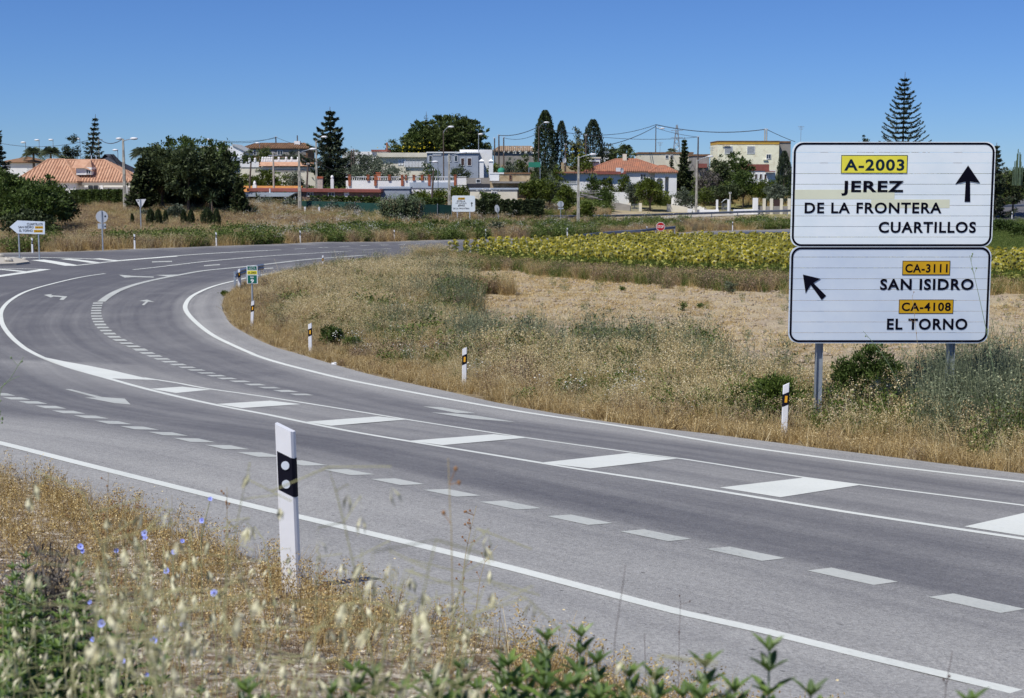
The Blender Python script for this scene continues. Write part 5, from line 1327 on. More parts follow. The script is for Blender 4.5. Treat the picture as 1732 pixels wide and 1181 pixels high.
        P = np.vstack(Ps); dn = np.vstack(Ds); v = rng.random(len(P))
    elif kind == 'bush':
        bl = [(r*.55*math.cos(a)*rng.random(), r*.55*math.sin(a)*rng.random(), h*(.30+.32*rng.random()), r*(.38+.16*rng.random()), r*.45, h*.34) for a in rng.random(8)*6.28]+[(lean, 0, h*.6, r*.4, r*.4, h*.38)]
        P, dn, v = crown_points(bl, n, rng, clump, hollow=.4)
        for k in range(6):
            a = 2*math.pi*k/6; q.tube([(0, 0, -.2), (math.cos(a)*r*.3, math.sin(a)*r*.3, h*.35), (math.cos(a)*r*.5, math.sin(a)*r*.5, h*.62)], max(.015, r*.03), 5, r2=.008)
    P[:, 2] = np.maximum(P[:, 2], .05)
    V, F = leaf_quads(P, leaf, aspect, Dn=dn, rng=rng)
    link('crown', np_mesh('crown', V, F, leafm, v=v), t)
    q.build('trunk' if kind not in ('bush',) else 'branches', M[bm], t)
    return t
LF = {
 'dark': leafmat('dark_conifer_leaves', (.016, .026, .015), (.055, .078, .040), (.11, .13, .065), .15),
 'leylandii': leafmat('dark_hedge_leaves', (.022, .034, .014), (.075, .10, .035), (.17, .20, .08), .2),
 'broad': leafmat('fresh_broad_leaves', (.025, .045, .010), (.105, .155, .035), (.20, .27, .08), .32),
 'pine': leafmat('pine_needles', (.035, .052, .014), (.11, .145, .038), (.18, .21, .07), .25),
 'olive': leafmat('olive_leaves', (.055, .07, .045), (.15, .18, .12), (.28, .31, .23), .2),
 'cypress': leafmat('cypress_leaves', (.015, .026, .010), (.055, .080, .028), (.10, .13, .05), .12),
 'citrus': leafmat('yellow_green_leaves', (.04, .06, .008), (.13, .17, .025), (.25, .28, .06), .3),
 'flower': leafmat('yellow_flowers', (.40, .33, .01), (.70, .58, .03), None, .2),
 'cane': leafmat('cane_leaves', (.06, .09, .035), (.16, .20, .10), (.33, .36, .24), .25),
 'grey': leafmat('grey_twigs', (.05, .045, .04), (.16, .14, .12), None, .1),
 'weed': leafmat('green_weed_leaves', (.04, .07, .012), (.15, .21, .04), (.30, .35, .11), .32),
 'straw': leafmat('dry_straw', (.27, .17, .06), (.66, .50, .23), (.86, .74, .44), .25, .7),
 'gold': leafmat('golden_dry_grass', (.25, .17, .07), (.62, .48, .23), (.84, .71, .43), .25, .7),
 'pale': leafmat('pale_dry_grass', (.38, .29, .13), (.74, .62, .34), (.90, .82, .58), .3, .7),
 'brown': leafmat('brown_seed_heads', (.11, .075, .05), (.31, .23, .15), (.52, .38, .24), .15, .8),
 'fennel': leafmat('grey_green_stems', (.07, .09, .05), (.19, .22, .13), (.36, .38, .22), .2),
 'near_gold': leafmat('bright_golden_stems', (.22, .13, .04), (.66, .50, .21), (.90, .76, .42), .3, .6),
 'white_fl': leafmat('white_umbels', (.6, .6, .52), (.82, .82, .76), None, .2),
 'oat': leafmat('oat_husks', (.45, .42, .25), (.74, .71, .50), (.86, .84, .70), .4, .6),
 'chicory': leafmat('chicory_petals', (.16, .20, .62), (.30, .36, .85), None, .35, .6),
 'sun_leaf': leafmat('sunflower_leaves', (.07, .10, .02), (.26, .30, .07), (.60, .60, .18), .35),
 'petal': leafmat('sunflower_petals', (.58, .48, .04), (.76, .68, .15), (.84, .79, .38), .4),
 'disc': leafmat('sunflower_discs', (.025, .02, .008), (.11, .10, .03), None, .0),
 'big': leafmat('fleshy_green_leaves', (.035, .075, .012), (.11, .19, .035), (.24, .33, .10), .35, .4, .4),
}
S = 0
for a in [
 # name, px, top, Y, width px, label, leaves, kind, leaf size, n
 ('broadleaf_tree', 305, 227, 170, 170, 'tall leafy tree rising behind the dark row of conifers on the left', 'broad', 'broad', .34, 9000),
 ('broadleaf_tree', 372, 240, 176, 90, 'leafy tree at the right end behind the dark conifers', 'broad', 'broad', .34, 4500),
 ('conifer_tree', 238, 262, 160, 60, 'dark conifer at the left end of the dark row beside the double lamp post', 'leylandii', 'spruce', .42, 4500),
 ('dark_tree', 272, 246, 163, 96, 'second dark tree from the left in the dark row, broad crowned', 'leylandii', 'broad', .34, 12000),
 ('dark_tree', 316, 250, 158, 104, 'broad dark tree in the middle of the dark row', 'leylandii', 'broad', .34, 12000),
 ('dark_tree', 354, 254, 160, 92, 'fourth dark tree in the dark row above the clipped cypresses', 'leylandii', 'broad', .34, 8000),
 ('conifer_tree', 382, 252, 164, 78, 'tall dark conifer at the right end of the dark row', 'leylandii', 'spruce', .46, 7000),
 ('conifer_tree', 404, 296, 158, 44, 'low dark conifer right of the dark row next to the yuccas', 'leylandii', 'spruce', .40, 2500),
 ('cypress_tree', 232, 292, 166, 22, 'slim green cypress close to the double lamp post', 'cypress', 'column', .3, 2200),
 ('roadside_tree', 20, 292, 124, 110, 'big rounded green tree at the left edge behind the arrow sign', 'broad', 'broad', .30, 8000),
 ('roadside_tree', 78, 298, 128, 92, 'spreading green tree right of the arrow sign', 'broad', 'broad', .30, 7500),
 ('roadside_tree', 108, 322, 132, 40, 'low dark shrub tree at the foot of the hedge right of the arrow sign', 'leylandii', 'broad', .28, 3000),
 ('roadside_tree', 44, 352, 118, 120, 'dark low thicket behind the arrow sign', 'leylandii', 'bush', .3, 6000),
 ('roadside_tree', -14, 282, 132, 90, 'tall green tree cut off by the left edge behind the arrow sign', 'broad', 'broad', .32, 6000),
 ('roadside_tree', 62, 308, 121, 104, 'wide leafy tree directly behind the arrow sign panel', 'broad', 'broad', .30, 8000),
 ('pine_tree', -4, 212, 150, 50, 'dark pine cut off by the left edge', 'dark', 'spruce', .4, 3500),
 ('conifer_tree', 144, 192, 222, 60, 'ragged dark conifer leaning right behind the tiled house', 'dark', 'spruce', .42, 3500),
 ('conifer_tree', 120, 226, 224, 34, 'low spreading dark conifer left of the leaning one', 'dark', 'broad', .42, 2600),
 ('spruce_tree', 558, 179, 215, 142, 'tall dark spruce with layered branches in the centre left', 'dark', 'spruce', .46, 21000),
 ('stone_pine', 758, 187, 258, 158, 'huge round dark green stone pine on the skyline', 'pine', 'dome', .46, 34000),
 ('broadleaf_tree', 706, 207, 254, 46, 'leafy tree against the left flank of the stone pine', 'broad', 'broad', .42, 3500),
 ('broadleaf_tree', 664, 237, 250, 42, 'small dark tree left of the stone pine', 'pine', 'broad', .38, 2500),
 ('broadleaf_tree', 684, 232, 252, 36, 'small tree between the stone pine and its left neighbour', 'pine', 'broad', .38, 2200),
 ('cypress_tree', 922, 187, 238, 36, 'tall rounded cypress on the skyline', 'cypress', 'column', .34, 9000),
 ('cypress_tree', 950, 205, 240, 24, 'darker ragged cypress right of the tall rounded one', 'dark', 'column', .36, 4000),
 ('casuarina_tree', 975, 217, 246, 30, 'grey green tree between the two dark skyline trees', 'olive', 'broad', .4, 1800),
 ('cypress_tree', 1003, 203, 236, 38, 'dark ragged broad cypress above the white shack', 'dark', 'column', .42, 4500),
 ('broadleaf_tree', 1048, 245, 238, 52, 'green tree left of the tiled hip roof', 'pine', 'broad', .34, 3000),
 ('olive_tree', 1028, 243, 250, 40, 'grey green bushy tree on the skyline above the hip roof', 'olive', 'broad', .34, 1800),
 ('conifer_tree', 1158, 231, 226, 42, 'small dark conifer right of the tiled hip roof', 'leylandii', 'spruce', .40, 4500),
 ('conifer_tree', 1136, 262, 225, 18, 'thin dark conifer top between hip roof and small conifer', 'leylandii', 'spruce', .34, 900),
 ('broadleaf_tree', 1244, 257, 228, 66, 'fresh green tree in front of the yellow house', 'broad', 'broad', .32, 5500),
 ('broadleaf_tree', 1214, 262, 224, 40, 'leafy dark tree left of the fresh green one before the yellow house', 'leylandii', 'broad', .32, 2800),
 ('broadleaf_tree', 1258, 290, 214, 54, 'rounded green tree below the porch of the white annex', 'broad', 'broad', .32, 4000),
 ('broadleaf_tree', 1224, 314, 211, 70, 'wide low tree behind the garden gate', 'leylandii', 'broad', .3, 4000),
 ('broadleaf_tree', 1196, 284, 216, 52, 'grey brown leafless bush tree behind the thin lamp post', 'grey', 'broad', .26, 2600),
 ('cypress_tree', 1327, 256, 222, 24, 'dark cypress at the right corner of the yellow house', 'dark', 'column', .36, 3000),
 ('citrus_tree', 1297, 304, 212, 60, 'yellow green garden tree left of the large sign', 'citrus', 'broad', .28, 3800),
 ('olive_tree', 1314, 312, 208, 48, 'dark olive tree behind the brown pillars', 'olive', 'broad', .26, 2800),
 ('citrus_tree', 1193, 317, 208, 26, 'small bright yellow green tree beside the thin lamp post', 'citrus', 'broad', .24, 1400),
 ('broadleaf_tree', 1100, 302, 206, 62, 'round green tree left of the rusty gate', 'citrus', 'broad', .28, 5500),
 ('olive_tree', 1074, 310, 210, 40, 'grey olive tree just left of the round green one', 'olive', 'broad', .26, 2600),
 ('broadleaf_tree', 1056, 293, 216, 42, 'vine green shrub in front of the hip roofed house', 'citrus', 'bush', .26, 2600),
 ('broadleaf_tree', 1026, 293, 217, 40, 'small citrus tree under the eave of the white house', 'citrus', 'bush', .26, 2200),
 ('fig_tree', 1003, 296, 209, 26, 'light green pointed fig tree before the white garage wall', 'broad', 'broad', .28, 1500),
 ('broadleaf_tree', 1022, 321, 200, 36, 'dark leafy tree right of the speckled lamp post', 'broad', 'broad', .26, 2400),
 ('broadleaf_tree', 908, 304, 186, 66, 'wide green tree behind the clipped hedge', 'citrus', 'broad', .28, 5000),
 ('olive_tree', 930, 300, 192, 50, 'olive tree between the wide green tree and the garage house', 'olive', 'broad', .26, 3000),
 ('broadleaf_tree', 957, 311, 180, 34, 'narrow bright green tree beside the round sign', 'citrus', 'broad', .26, 3000),
 ('vine_bush', 990, 340, 178, 52, 'low green vine bush at the foot of the speckled lamp post', 'citrus', 'bush', .26, 3000),
 ('olive_tree', 625, 263, 206, 96, 'broad grey green olive tree above the white terrace', 'olive', 'broad', .28, 7500),
 ('olive_tree', 668, 278, 204, 70, 'low grey green olive tree at the right above the white terrace', 'olive', 'bush', .28, 3600),
 ('broadleaf_tree', 725, 276, 204, 46, 'dark green tree behind the terrace left of the concrete lamp post', 'broad', 'broad', .28, 2800),
 ('broadleaf_tree', 780, 279, 202, 44, 'dark green tree right of the concrete lamp post above the terrace', 'leylandii', 'broad', .28, 2800),
 ('citrus_tree', 744, 322, 182, 34, 'small citrus tree left of the small white direction sign', 'citrus', 'broad', .24, 2000),
 ('citrus_tree', 710, 326, 184, 56, 'wide citrus tree behind the giant cane', 'citrus', 'broad', .26, 3400),
 ('citrus_tree', 776, 316, 188, 44, 'bright green tree above the small white direction sign', 'citrus', 'broad', .26, 3000),
 ('olive_tree', 818, 325, 184, 36, 'grey leafed shrub above the clipped hedge', 'grey', 'bush', .24, 1600),
 ('broadleaf_tree', 448, 286, 200, 120, 'long green vine mass below the balustrade terrace', 'citrus', 'bush', .28, 6000),
 ('broadleaf_tree', 395, 288, 196, 80, 'green vine mass right of the dark conifers', 'citrus', 'bush', .28, 4000),
 ('broadleaf_tree', 500, 288, 198, 50, 'green shrub mass below the tile canopy', 'olive', 'bush', .28, 2600),
 ('broadleaf_tree', 495, 247, 232, 44, 'bushy tree in front of the brown tiled house beside the spruce', 'olive', 'broad', .32, 2600),
 ('broadleaf_tree', 450, 250, 236, 60, 'green tree in front of the brown tiled house', 'pine', 'broad', .32, 3000),
 ('broadleaf_tree', 420, 252, 234, 26, 'small dark tree right of the white gable', 'pine', 'broad', .32, 1300),
 ('broadleaf_tree', 590, 243, 240, 42, 'thin leafed tree on the skyline right of the spruce', 'olive', 'broad', .30, 1400),
 ('olive_tree', 862, 262, 226, 52, 'grey green bush behind the ochre pillars', 'olive', 'bush', .3, 2600),
 ('broadleaf_tree', 885, 252, 230, 60, 'green hedge tree in front of the old barn', 'pine', 'bush', .3, 3500),
 ('broadleaf_tree', 836, 259, 228, 36, 'green bush right of the pale shaded house', 'citrus', 'bush', .3, 1600),
 ('citrus_tree', 982, 250, 224, 50, 'yellow flecked tree between the cypresses and the shack', 'citrus', 'broad', .3, 3000),
 ('broadleaf_tree', 936, 262, 220, 40, 'pale flowering shrub under the tall cypress', 'olive', 'bush', .28, 1800),
 ('broadleaf_tree', 944, 275, 215, 34, 'olive green bush below the satellite dish', 'citrus', 'bush', .26, 1600),
 ('oleander_bush', 912, 268, 214, 44, 'dark oleander bush behind the green board', 'leylandii', 'bush', .26, 2200),
 ('hibiscus_bush', 478, 329, 178, 60, 'green flowering bush in front of the white carport', 'broad', 'bush', .24, 3000),
 ('olive_tree', 448, 336, 172, 26, 'small grey olive tree right of the yuccas', 'olive', 'broad', .22, 1600),
 ('olive_tree', 492, 340, 170, 30, 'small grey olive tree left of the white field gate', 'olive', 'broad', .22, 1600),
 ('olive_tree', 532, 338, 168, 26, 'small grey olive tree just right of the white field gate', 'olive', 'broad', .22, 1500),
 ('olive_tree', 567, 344, 167, 34, 'second small olive tree along the net fence', 'olive', 'broad', .22, 1500),
 ('olive_tree', 593, 346, 166, 28, 'third small olive tree along the net fence', 'olive', 'broad', .22, 1300),
 ('olive_tree', 297, 350, 150, 32, 'grey olive shrub behind the clipped cypresses', 'olive', 'broad', .22, 2400),
 ('olive_tree', 242, 356, 150, 20, 'small grey olive shrub left of the clipped cypresses', 'olive', 'bush', .22, 1200),
 ('olive_tree', 404, 336, 168, 30, 'pale olive tree right of the clipped cypresses', 'olive', 'broad', .22, 1500),
 ('olive_tree', 1157, 316, 208, 56, 'grey green olive bush left of the thin lamp post', 'olive', 'bush', .24, 3000),
 ('fir_tree', 1686, 240, 205, 70, 'dark fir tree right of the large sign', 'dark', 'spruce', .42, 5500),
 ('broadleaf_tree', 1716, 284, 208, 70, 'dark green tree at the right edge of the picture', 'leylandii', 'broad', .34, 4200),
 ('broadleaf_tree', 1462, 228, 260, 32, 'small dark tree top above the large sign left of the araucaria', 'dark', 'broad', .4, 1400),
 ('araucaria_tree', 1531, 122, 232, 80, 'tall tiered araucaria rising above the large sign', 'dark', 'norfolk', .32, 15000),
 ('araucaria_tree', 721, 189, 300, 9, 'tiny far araucaria tip behind the stone pine', 'dark', 'norfolk', .3, 500),
 ('bramble_thicket', 1698, 372, 172, 110, 'dense green thicket right of the large sign beyond the field', 'broad', 'bush', .3, 7000),
 ('bramble_thicket', 1735, 380, 160, 70, 'green thicket at the right edge beyond the field', 'broad', 'bush', .3, 4000),
 ('shrub', 1710, 337, 222, 22, 'shrub on the dirt bank right of the large sign', 'weed', 'bush', .26, 1200),
]:
    S += 1
    name, px, top, Y, w, lb, lm, kd, lf, n = a
    tree(name, px, top, Y, w, lb, LF[lm], kd, seed=S, leaf=lf, n=n, lean=(1.6 if 'leaning right' in lb else 0), clump=.5 if kd != 'bush' else .4, aspect=.34 if lm == 'dark' else .5,
         cat='bush' if kd == 'bush' else 'tree')
# yellow blossom on two trees
def blossoms(px, py, Y, wpx, hpx, n, name, label, m='flower', size=.2):
    c = aty(px, py, Y); rng = np.random.default_rng(int(px)); P = np.c_[rng.normal(size=n)*wpx/FPX*Y/2.6, -1.5-rng.random(n)*1.2, rng.normal(size=n)*hpx/FPX*Y/2.6]
    P = np.round(P/.9)*.9*.5+P*.5
    V, F = leaf_quads(P, size, .8, rng=rng); o = link(name, np_mesh(name, V, F, LF[m], v=rng.random(n)), None, c)
    tag(o, label, 'flowers', kind='stuff')
blossoms(702, 250, 250, 54, 12, 110, 'yellow_blossom', 'yellow blossom on the bushes at the left foot of the stone pine')
blossoms(978, 254, 222, 26, 22, 90, 'yellow_blossom', 'yellow blossom on the tree between the cypresses', size=.16)
blossoms(880, 258, 226, 36, 12, 150, 'white_blossom', 'white blossom on the hedge tree behind the ochre pillars', 'white_fl', .22)
blossoms(820, 332, 181, 24, 12, 120, 'white_blossom', 'white blossom on the grey shrub above the clipped hedge', 'white_fl', .18)
# clipped cypresses in a row
for i, (px, top, w, base, lb) in enumerate([
    (223.5, 362, 6, 388, 'thin dark cypress column, leftmost of the clipped row'), (254.6, 354, 13.5, 391, 'first thick clipped cypress right of the yield sign'), (267.5, 354.5, 12, 391.5, 'second thick clipped cypress, close to the first'),
    (279.8, 356, 7.5, 389, 'slim clipped cypress right of the close pair'), (310.5, 355, 9.5, 389, 'clipped cypress right of the grey olive shrub'), (322.8, 355.5, 11.5, 389.5, 'clipped cypress with a pointed foot left of the gap'),
    (334.5, 372, 6, 386, 'smallest clipped cypress in the gap of the row'), (350.5, 353, 21, 389, 'widest clipped cypress beside the tall yucca'), (366, 354, 12, 390, 'rightmost clipped cypress of the row, above the far marker post')]):
    p = hit(px, base+1); Yc = p.y
    tree('clipped_cypress', px, top, Yc, w*1.1, lb, LF['cypress'], 'column', seed=200+i, leaf=.16, n=int(900+w*120), group='small clipped cypresses in a row', aspect=.4)
# hedges
def hedge(px0, px1, top0, top1, Y0, Y1, depth, label, n, lm='leylandii', leaf=.24, name='clipped_hedge'):
    a = aty(px0, top0, Y0); b = aty(px1, top1, Y1); o = Vector((a.x, a.y, Hf(a.x, a.y))); t = thing(name, o, label, 'hedge')
    rng = np.random.default_rng(int(px0)); u = rng.random(n); zt = (a.z+(b.z-a.z)*u)-o.z; zt = zt+.10*np.sin(u*70)+.06*np.sin(u*173)
    f = rng.random(n); d = np.where(f < .62, rng.random(n)*.25, rng.random(n)*depth); z = np.where(f < .62, zt*rng.random(n)**.8, zt-rng.random(n)*.15)
    P = np.c_[(b.x-a.x)*u+rng.normal(size=n)*.05, (b.y-a.y)*u+d, z]; V, F = leaf_quads(P, leaf, .5, rng=rng)
    link('foliage', np_mesh('foliage', V, F, LF[lm], v=.5*rng.random(n)+.25+.25*np.sin(u*40)), t)
    q = MB(); L_ = (b-a).length; k = max(3, int(L_/1.1))
    for i in range(k):
        s = (i+.5)/k; x = (b.x-a.x)*s; y = (b.y-a.y)*s+depth*.5; q.tube([(x, y, -.4), (x, y, (a.z+(b.z-a.z)*s)-o.z-.4)], .05, 5)
    D_ = b-a; zt0 = a.z-o.z-.3; zt1 = b.z-o.z-.3; k0, k1 = .45, depth-.1
    q.add([(.15, k0, 0), (D_.x-.15, D_.y+k0, 0), (D_.x-.15, D_.y+k1, 0), (.15, k1, 0), (.15, k0, zt0), (D_.x-.15, D_.y+k0, zt1), (D_.x-.15, D_.y+k1, zt1), (.15, k1, zt0)], [(0, 1, 5, 4), (1, 2, 6, 5), (2, 3, 7, 6), (3, 0, 4, 7), (4, 5, 6, 7)])
    q.build('branches', M['bark'], t)
hedge(803, 921, 339, 338.5, 171, 173, 1.6, 'long dark clipped hedge behind the leaning octagonal sign', 11000)
hedge(118, 206, 323, 322, 168, 168, 1.6, 'clipped green hedge under the eave of the tiled house', 8000, 'broad')
hedge(206, 246, 330, 336, 166, 164, 1.4, 'dark hedge right of the double lamp post', 3500)
hedge(246, 398, 312, 318, 166, 166, 2.5, 'dark undergrowth filling the space beneath the row of dark trees', 9000, leaf=.34, name='dark_hedge')
hedge(524, 642, 332.5, 334.5, 174, 173, 1.0, 'low clipped hedge behind the green net fence', 6000, 'broad')
hedge(712, 752, 336, 337, 174, 174, 1.0, 'low clipped hedge behind the dark green net', 2200, 'broad')
hedge(812, 845, 326, 331, 178, 178, 1.2, 'row of pointed green shrubs above the clipped hedge', 1500, 'broad')
# yuccas, palms, cane, cactus
def rosette(mb, c, R, n, w, rng, up=.3, seg=3, dr=.5):
    for k in range(n):
        a = rng.random()*2*math.pi; e = up+(1.5-up)*rng.random()*.9; L_ = R*(.8+.4*rng.random())
        d = Vector((math.cos(a)*math.cos(e), math.sin(a)*math.cos(e), math.sin(e))); s = Vector((-math.sin(a), math.cos(a), 0))*w
        P = [Vector(c)+d*L_*t_-Vector((0, 0, dr*L_*t_*t_*math.cos(e))) for t_ in [i/seg for i in range(seg+1)]]
        V = []; F = []
        for i, p in enumerate(P): ww = s*(1-(i/seg)**2*.95); V += [p-ww, p+ww]
        for i in range(seg): F.append((2*i, 2*i+1, 2*i+3, 2*i+2))
        mb.add(V, F)
def plain_leaf(name, c, var=.35, scale=9): return mat(name, c, .55, var, scale, spec=.25)
M['yucca'] = plain_leaf('yucca_leaves', (.05, .075, .03)); M['palm'] = plain_leaf('palm_leaves', (.11, .14, .08)); M['cane2'] = plain_leaf('cane_blades', (.13, .17, .09)); M['cactus'] = plain_leaf('cactus_skin', (.09, .13, .08), .2, 3)
def yucca(px, top, mid, base, R, Y, label, seed):
    c = aty(px, mid, Y); z = Hf(c.x, Y); rng = random.Random(seed); t = thing('yucca', (c.x, Y, z), label, 'yucca')
    MB().tube([(0, 0, -.3), (0, 0, c.z-z)], .12, 7, r2=.09).build('trunk', M['bark'], t)
    q = MB(); rosette(q, (0, 0, c.z-z), R, 70, .045, rng, -.35, 3, .25); q.build('leaf_head', M['yucca'], t)
yucca(358, 322, 337, 385, 1.0, 152, 'yucca with a tall bare trunk in front of the dark conifers', 1)
yucca(435, 325, 337, 350, .95, 174, 'yucca behind the low bushy yucca beside the dark leaning pole', 2)
yucca(431.5, 345, 359, 374, .85, 158, 'low bushy yucca on the bank below the dark leaning pole', 3)
yucca(400, 352, 363, 372, .5, 156, 'small yucca sprout left of the low bushy yucca', 4)
def palm(px, top, Y, R, label, seed, n=46):
    c = aty(px, top, Y); z = Hf(c.x, Y); rng = random.Random(seed); t = thing('palm_tree', (c.x, Y, z), label, 'palm'); h = c.z-z-R*.45
    MB().tube([(0, 0, -.3), (.1, 0, h)], .22, 8, r2=.16).build('trunk', M['bark'], t)
    q = MB()
    for k in range(n):
        a = rng.random()*6.28; e = rng.uniform(-.1, 1.3); L_ = R*(.8+.3*rng.random()); d = Vector((math.cos(a)*math.cos(e), math.sin(a)*math.cos(e), math.sin(e)))
        for i in range(16):
            s = (i+1)/16; p = Vector((.1, 0, h))+d*L_*s-Vector((0, 0, .65*L_*s*s))
            for sg in (-1, 1):
                l = .75*math.sin(math.pi*min(1, s*.9+.1))*R/2.2; sd = Vector((-math.sin(a)*sg, math.cos(a)*sg, -.7))*l
                q.add([p, p+d*.10, p+sd+d*.12], [(0, 1, 2)])
    q.build('fronds', M['palm'], t)
palm(55, 247, 214, 2.2, 'left feathery palm above the striped tiled roof', 1)
palm(84, 246, 210, 2.3, 'right feathery palm above the striped tiled roof', 2)
palm(240, 246, 190, 2.2, 'feathery palm behind the arm of the double lamp post', 3)
palm(1057, 243, 252, 1.8, 'small palm on the skyline above the tiled hip roof', 4)
palm(1134, 250, 262, 1.3, 'palm tip behind the flat plastered house', 5, 16)
palm(1040, 250, 256, 1.4, 'low palm left of the small skyline palm', 6, 16)
def cane(px, top, base, w, label):
    p = hit(px, base); Y = p.y; zt = aty(px, top, Y).z; t = thing('giant_cane', p, label, 'cane clump'); h = zt-p.z; W = w/FPX*Y; rng = random.Random(3); q = MB(); st = MB()
    for k in range(150):
        a = rng.random()*6.28; r = W/2*math.sqrt(rng.random())*.8; hh = h*(1-.35*(r/(W/2))**2)*(.75+.27*rng.random()); x = math.cos(a)*r; y = math.sin(a)*r*.6
        lx = x*.35+rng.uniform(-.15, .15); P = [Vector((x, y, 0)), Vector((x+lx*.4, y, hh*.55)), Vector((x+lx, y, hh))]; st.tube(P, .025, 4, r2=.01)
        for i in range(22):
            s = .15+.85*i/22; c = P[0].lerp(P[1], s*2) if s < .5 else P[1].lerp(P[2], s*2-1); aa = rng.random()*6.28; d = Vector((math.cos(aa), math.sin(aa), rng.uniform(.2, .9))); L_ = rng.uniform(.45, .8)
            sd = Vector((-math.sin(aa), math.cos(aa), 0))*.04; m_ = c+d*L_*.55; e = c+d*L_-Vector((0, 0, L_*.45)); q.add([c-sd*.5, c+sd*.5, m_+sd, m_-sd, e], [(0, 1, 2, 3), (3, 2, 4)])
    st.build('stems', M['cane2'], t); q.build('blades', M['cane2'], t)
cane(679, 326, 378, 78, 'tall clump of grey green giant cane on the far bank')
def cactus(px, top, base, Y, label):
    c = aty(px, top, Y); z = aty(px, base, Y).z; t = thing('column_cactus', (c.x, Y, z-2), label, 'cactus'); rng = random.Random(5); h = c.z-z+2
    for k in range(9):
        x = (k-4)*.16+rng.uniform(-.05, .05); hh = h*(1-.12*abs(k-4)*rng.random())-(.9*rng.random() if k not in (4, 5) else 0); q = MB(); q.tube([(x, rng.uniform(-.2, .2), 0), (x, 0, hh*.97), (x, 0, hh)], .075, 8, r2=.055).build('stem', M['cactus'], t)
cactus(1723, 252, 290, 204, 'column cactus with upright stems behind the trees at the right edge')

# ---------------------------------------------------------------- scattered plants: geometry-node instances of small plants
PROTO = {}
def proto(key, objs):
    c = bpy.data.collections.new(key)
    for o in objs: c.objects.link(o)
    PROTO[key] = c
def mesh_obj(name, V, F, mats, v=None, mi=None): return bpy.data.objects.new(name, np_mesh(name, V, F, mats, v=v, mi=mi))
def blades(n, R, h, w, rng, lean=.35, curl=.3, seg=2):
    """tuft of n tapering blades"""
    V = []; F = []; v = []
    for k in range(n):
        a = rng.random()*2*math.pi; r = R*math.sqrt(rng.random()); b = np.array([math.cos(a)*r, math.sin(a)*r, -.02]); aa = a+rng.normal()*.8
        d = np.array([math.cos(aa), math.sin(aa), 0])*lean*abs(rng.normal()); hh = h*(.5+.6*rng.random()); s = rng.random()*math.pi; sd = np.array([math.cos(s), math.sin(s), 0])*w/2
        o = len(V); sh = rng.random()
        for i in range(seg+1):
            t = i/seg; p = b+d*hh*t*(1+curl*t)+np.array([0, 0, hh*t*(1-.25*curl*t)]); ww = sd*(1-t*.75); V += [p-ww, p+ww]
        for i in range(seg): F.append([o+2*i, o+2*i+1, o+2*i+3, o+2*i+2]); v.append(sh)
    return V, F, v
def with_heads(V, F, v, rng, n, R, h, size, num, spread=.25, flat=False):
    """seed heads / small leaves along the upper part of stems"""
    for k in range(n):
        a = rng.random()*6.28; r = R*math.sqrt(rng.random()); z0 = h*(1-spread)+h*spread*rng.random()
        for i in range(num):
            c = np.array([math.cos(a)*r+rng.normal()*size, math.sin(a)*r+rng.normal()*size, z0+rng.normal()*size*1.5])
            d = rng.normal(size=3); d[2] = abs(d[2])*(.2 if flat else 1); d /= np.linalg.norm(d); s = np.cross(d, rng.normal(size=3)); s /= np.linalg.norm(s)
            o = len(V); V += [c-d*size*.5, c+s*size*.25, c+d*size*.5, c-s*size*.25]; F.append([o, o+1, o+2, o+3]); v.append(rng.random())
    return V, F, v
def mk(key, variants): proto(key, [mesh_obj(key+'_plant', *x[:2], x[2], v=x[3]) for x in variants])
def V3(f, m, k=3, s0=0): return [(lambda r: (lambda t: (t[0], t[1], m, t[2]))(f(r)))(np.random.default_rng(s0+i)) for i in range(k)]
mk('straw', V3(lambda r: with_heads(*blades(40, .16, .62, .011, r), r, 14, .24, .60, .024, 8), LF['straw'], 4, 10))
mk('pale', V3(lambda r: with_heads(*blades(30, .18, .75, .012, r, .45), r, 18, .32, .74, .030, 9), LF['pale'], 4, 20))
mk('brown', V3(lambda r: with_heads(*blades(20, .2, .55, .014, r, .4), r, 16, .28, .5, .05, 9, .6), LF['brown'], 4, 30))
mk('gold', V3(lambda r: with_heads(*blades(26, .10, .26, .010, r, .4), r, 12, .14, .22, .022, 6, .6), LF['gold'], 4, 40))
mk('green', V3(lambda r: with_heads(*blades(8, .2, .5, .015, r, .4), r, 34, .32, .46, .085, 11, .95), LF['weed'], 4, 50))
mk('green_fine', V3(lambda r: with_heads(*blades(36, .2, .6, .011, r, .35), r, 14, .25, .5, .05, 6, .7), LF['weed'], 4, 60))
mk('fennel', V3(lambda r: with_heads(*blades(30, .24, 1.25, .009, r, .16, .1), r, 14, .24, 1.05, .045, 8, .8), LF['fennel'], 4, 70))
mk('umbel', V3(lambda r: with_heads(*blades(0, .1, .1, .01, r), r, 7, .35, .72, .06, 4, .2, True), LF['white_fl'], 3, 80))
mk('dry_litter', V3(lambda r: blades(26, .35, .10, .016, r, 1.8), LF['straw'], 3, 90))
def clod(r):
    b = MB().ball((0, 0, 0), .07, n=6); V = np.array(b.V)*(1+.35*r.random((len(b.V), 1))); V[:, 2] *= .6
    F = [f for f in b.F]; return V, F, r.random(len(F))
M['clod'] = mat('earth_clod', (.34, .28, .21), .95, .25, 6)
proto('clod', [mesh_obj('clod', *clod(np.random.default_rng(i))[:2], M['clod']) for i in range(3)])
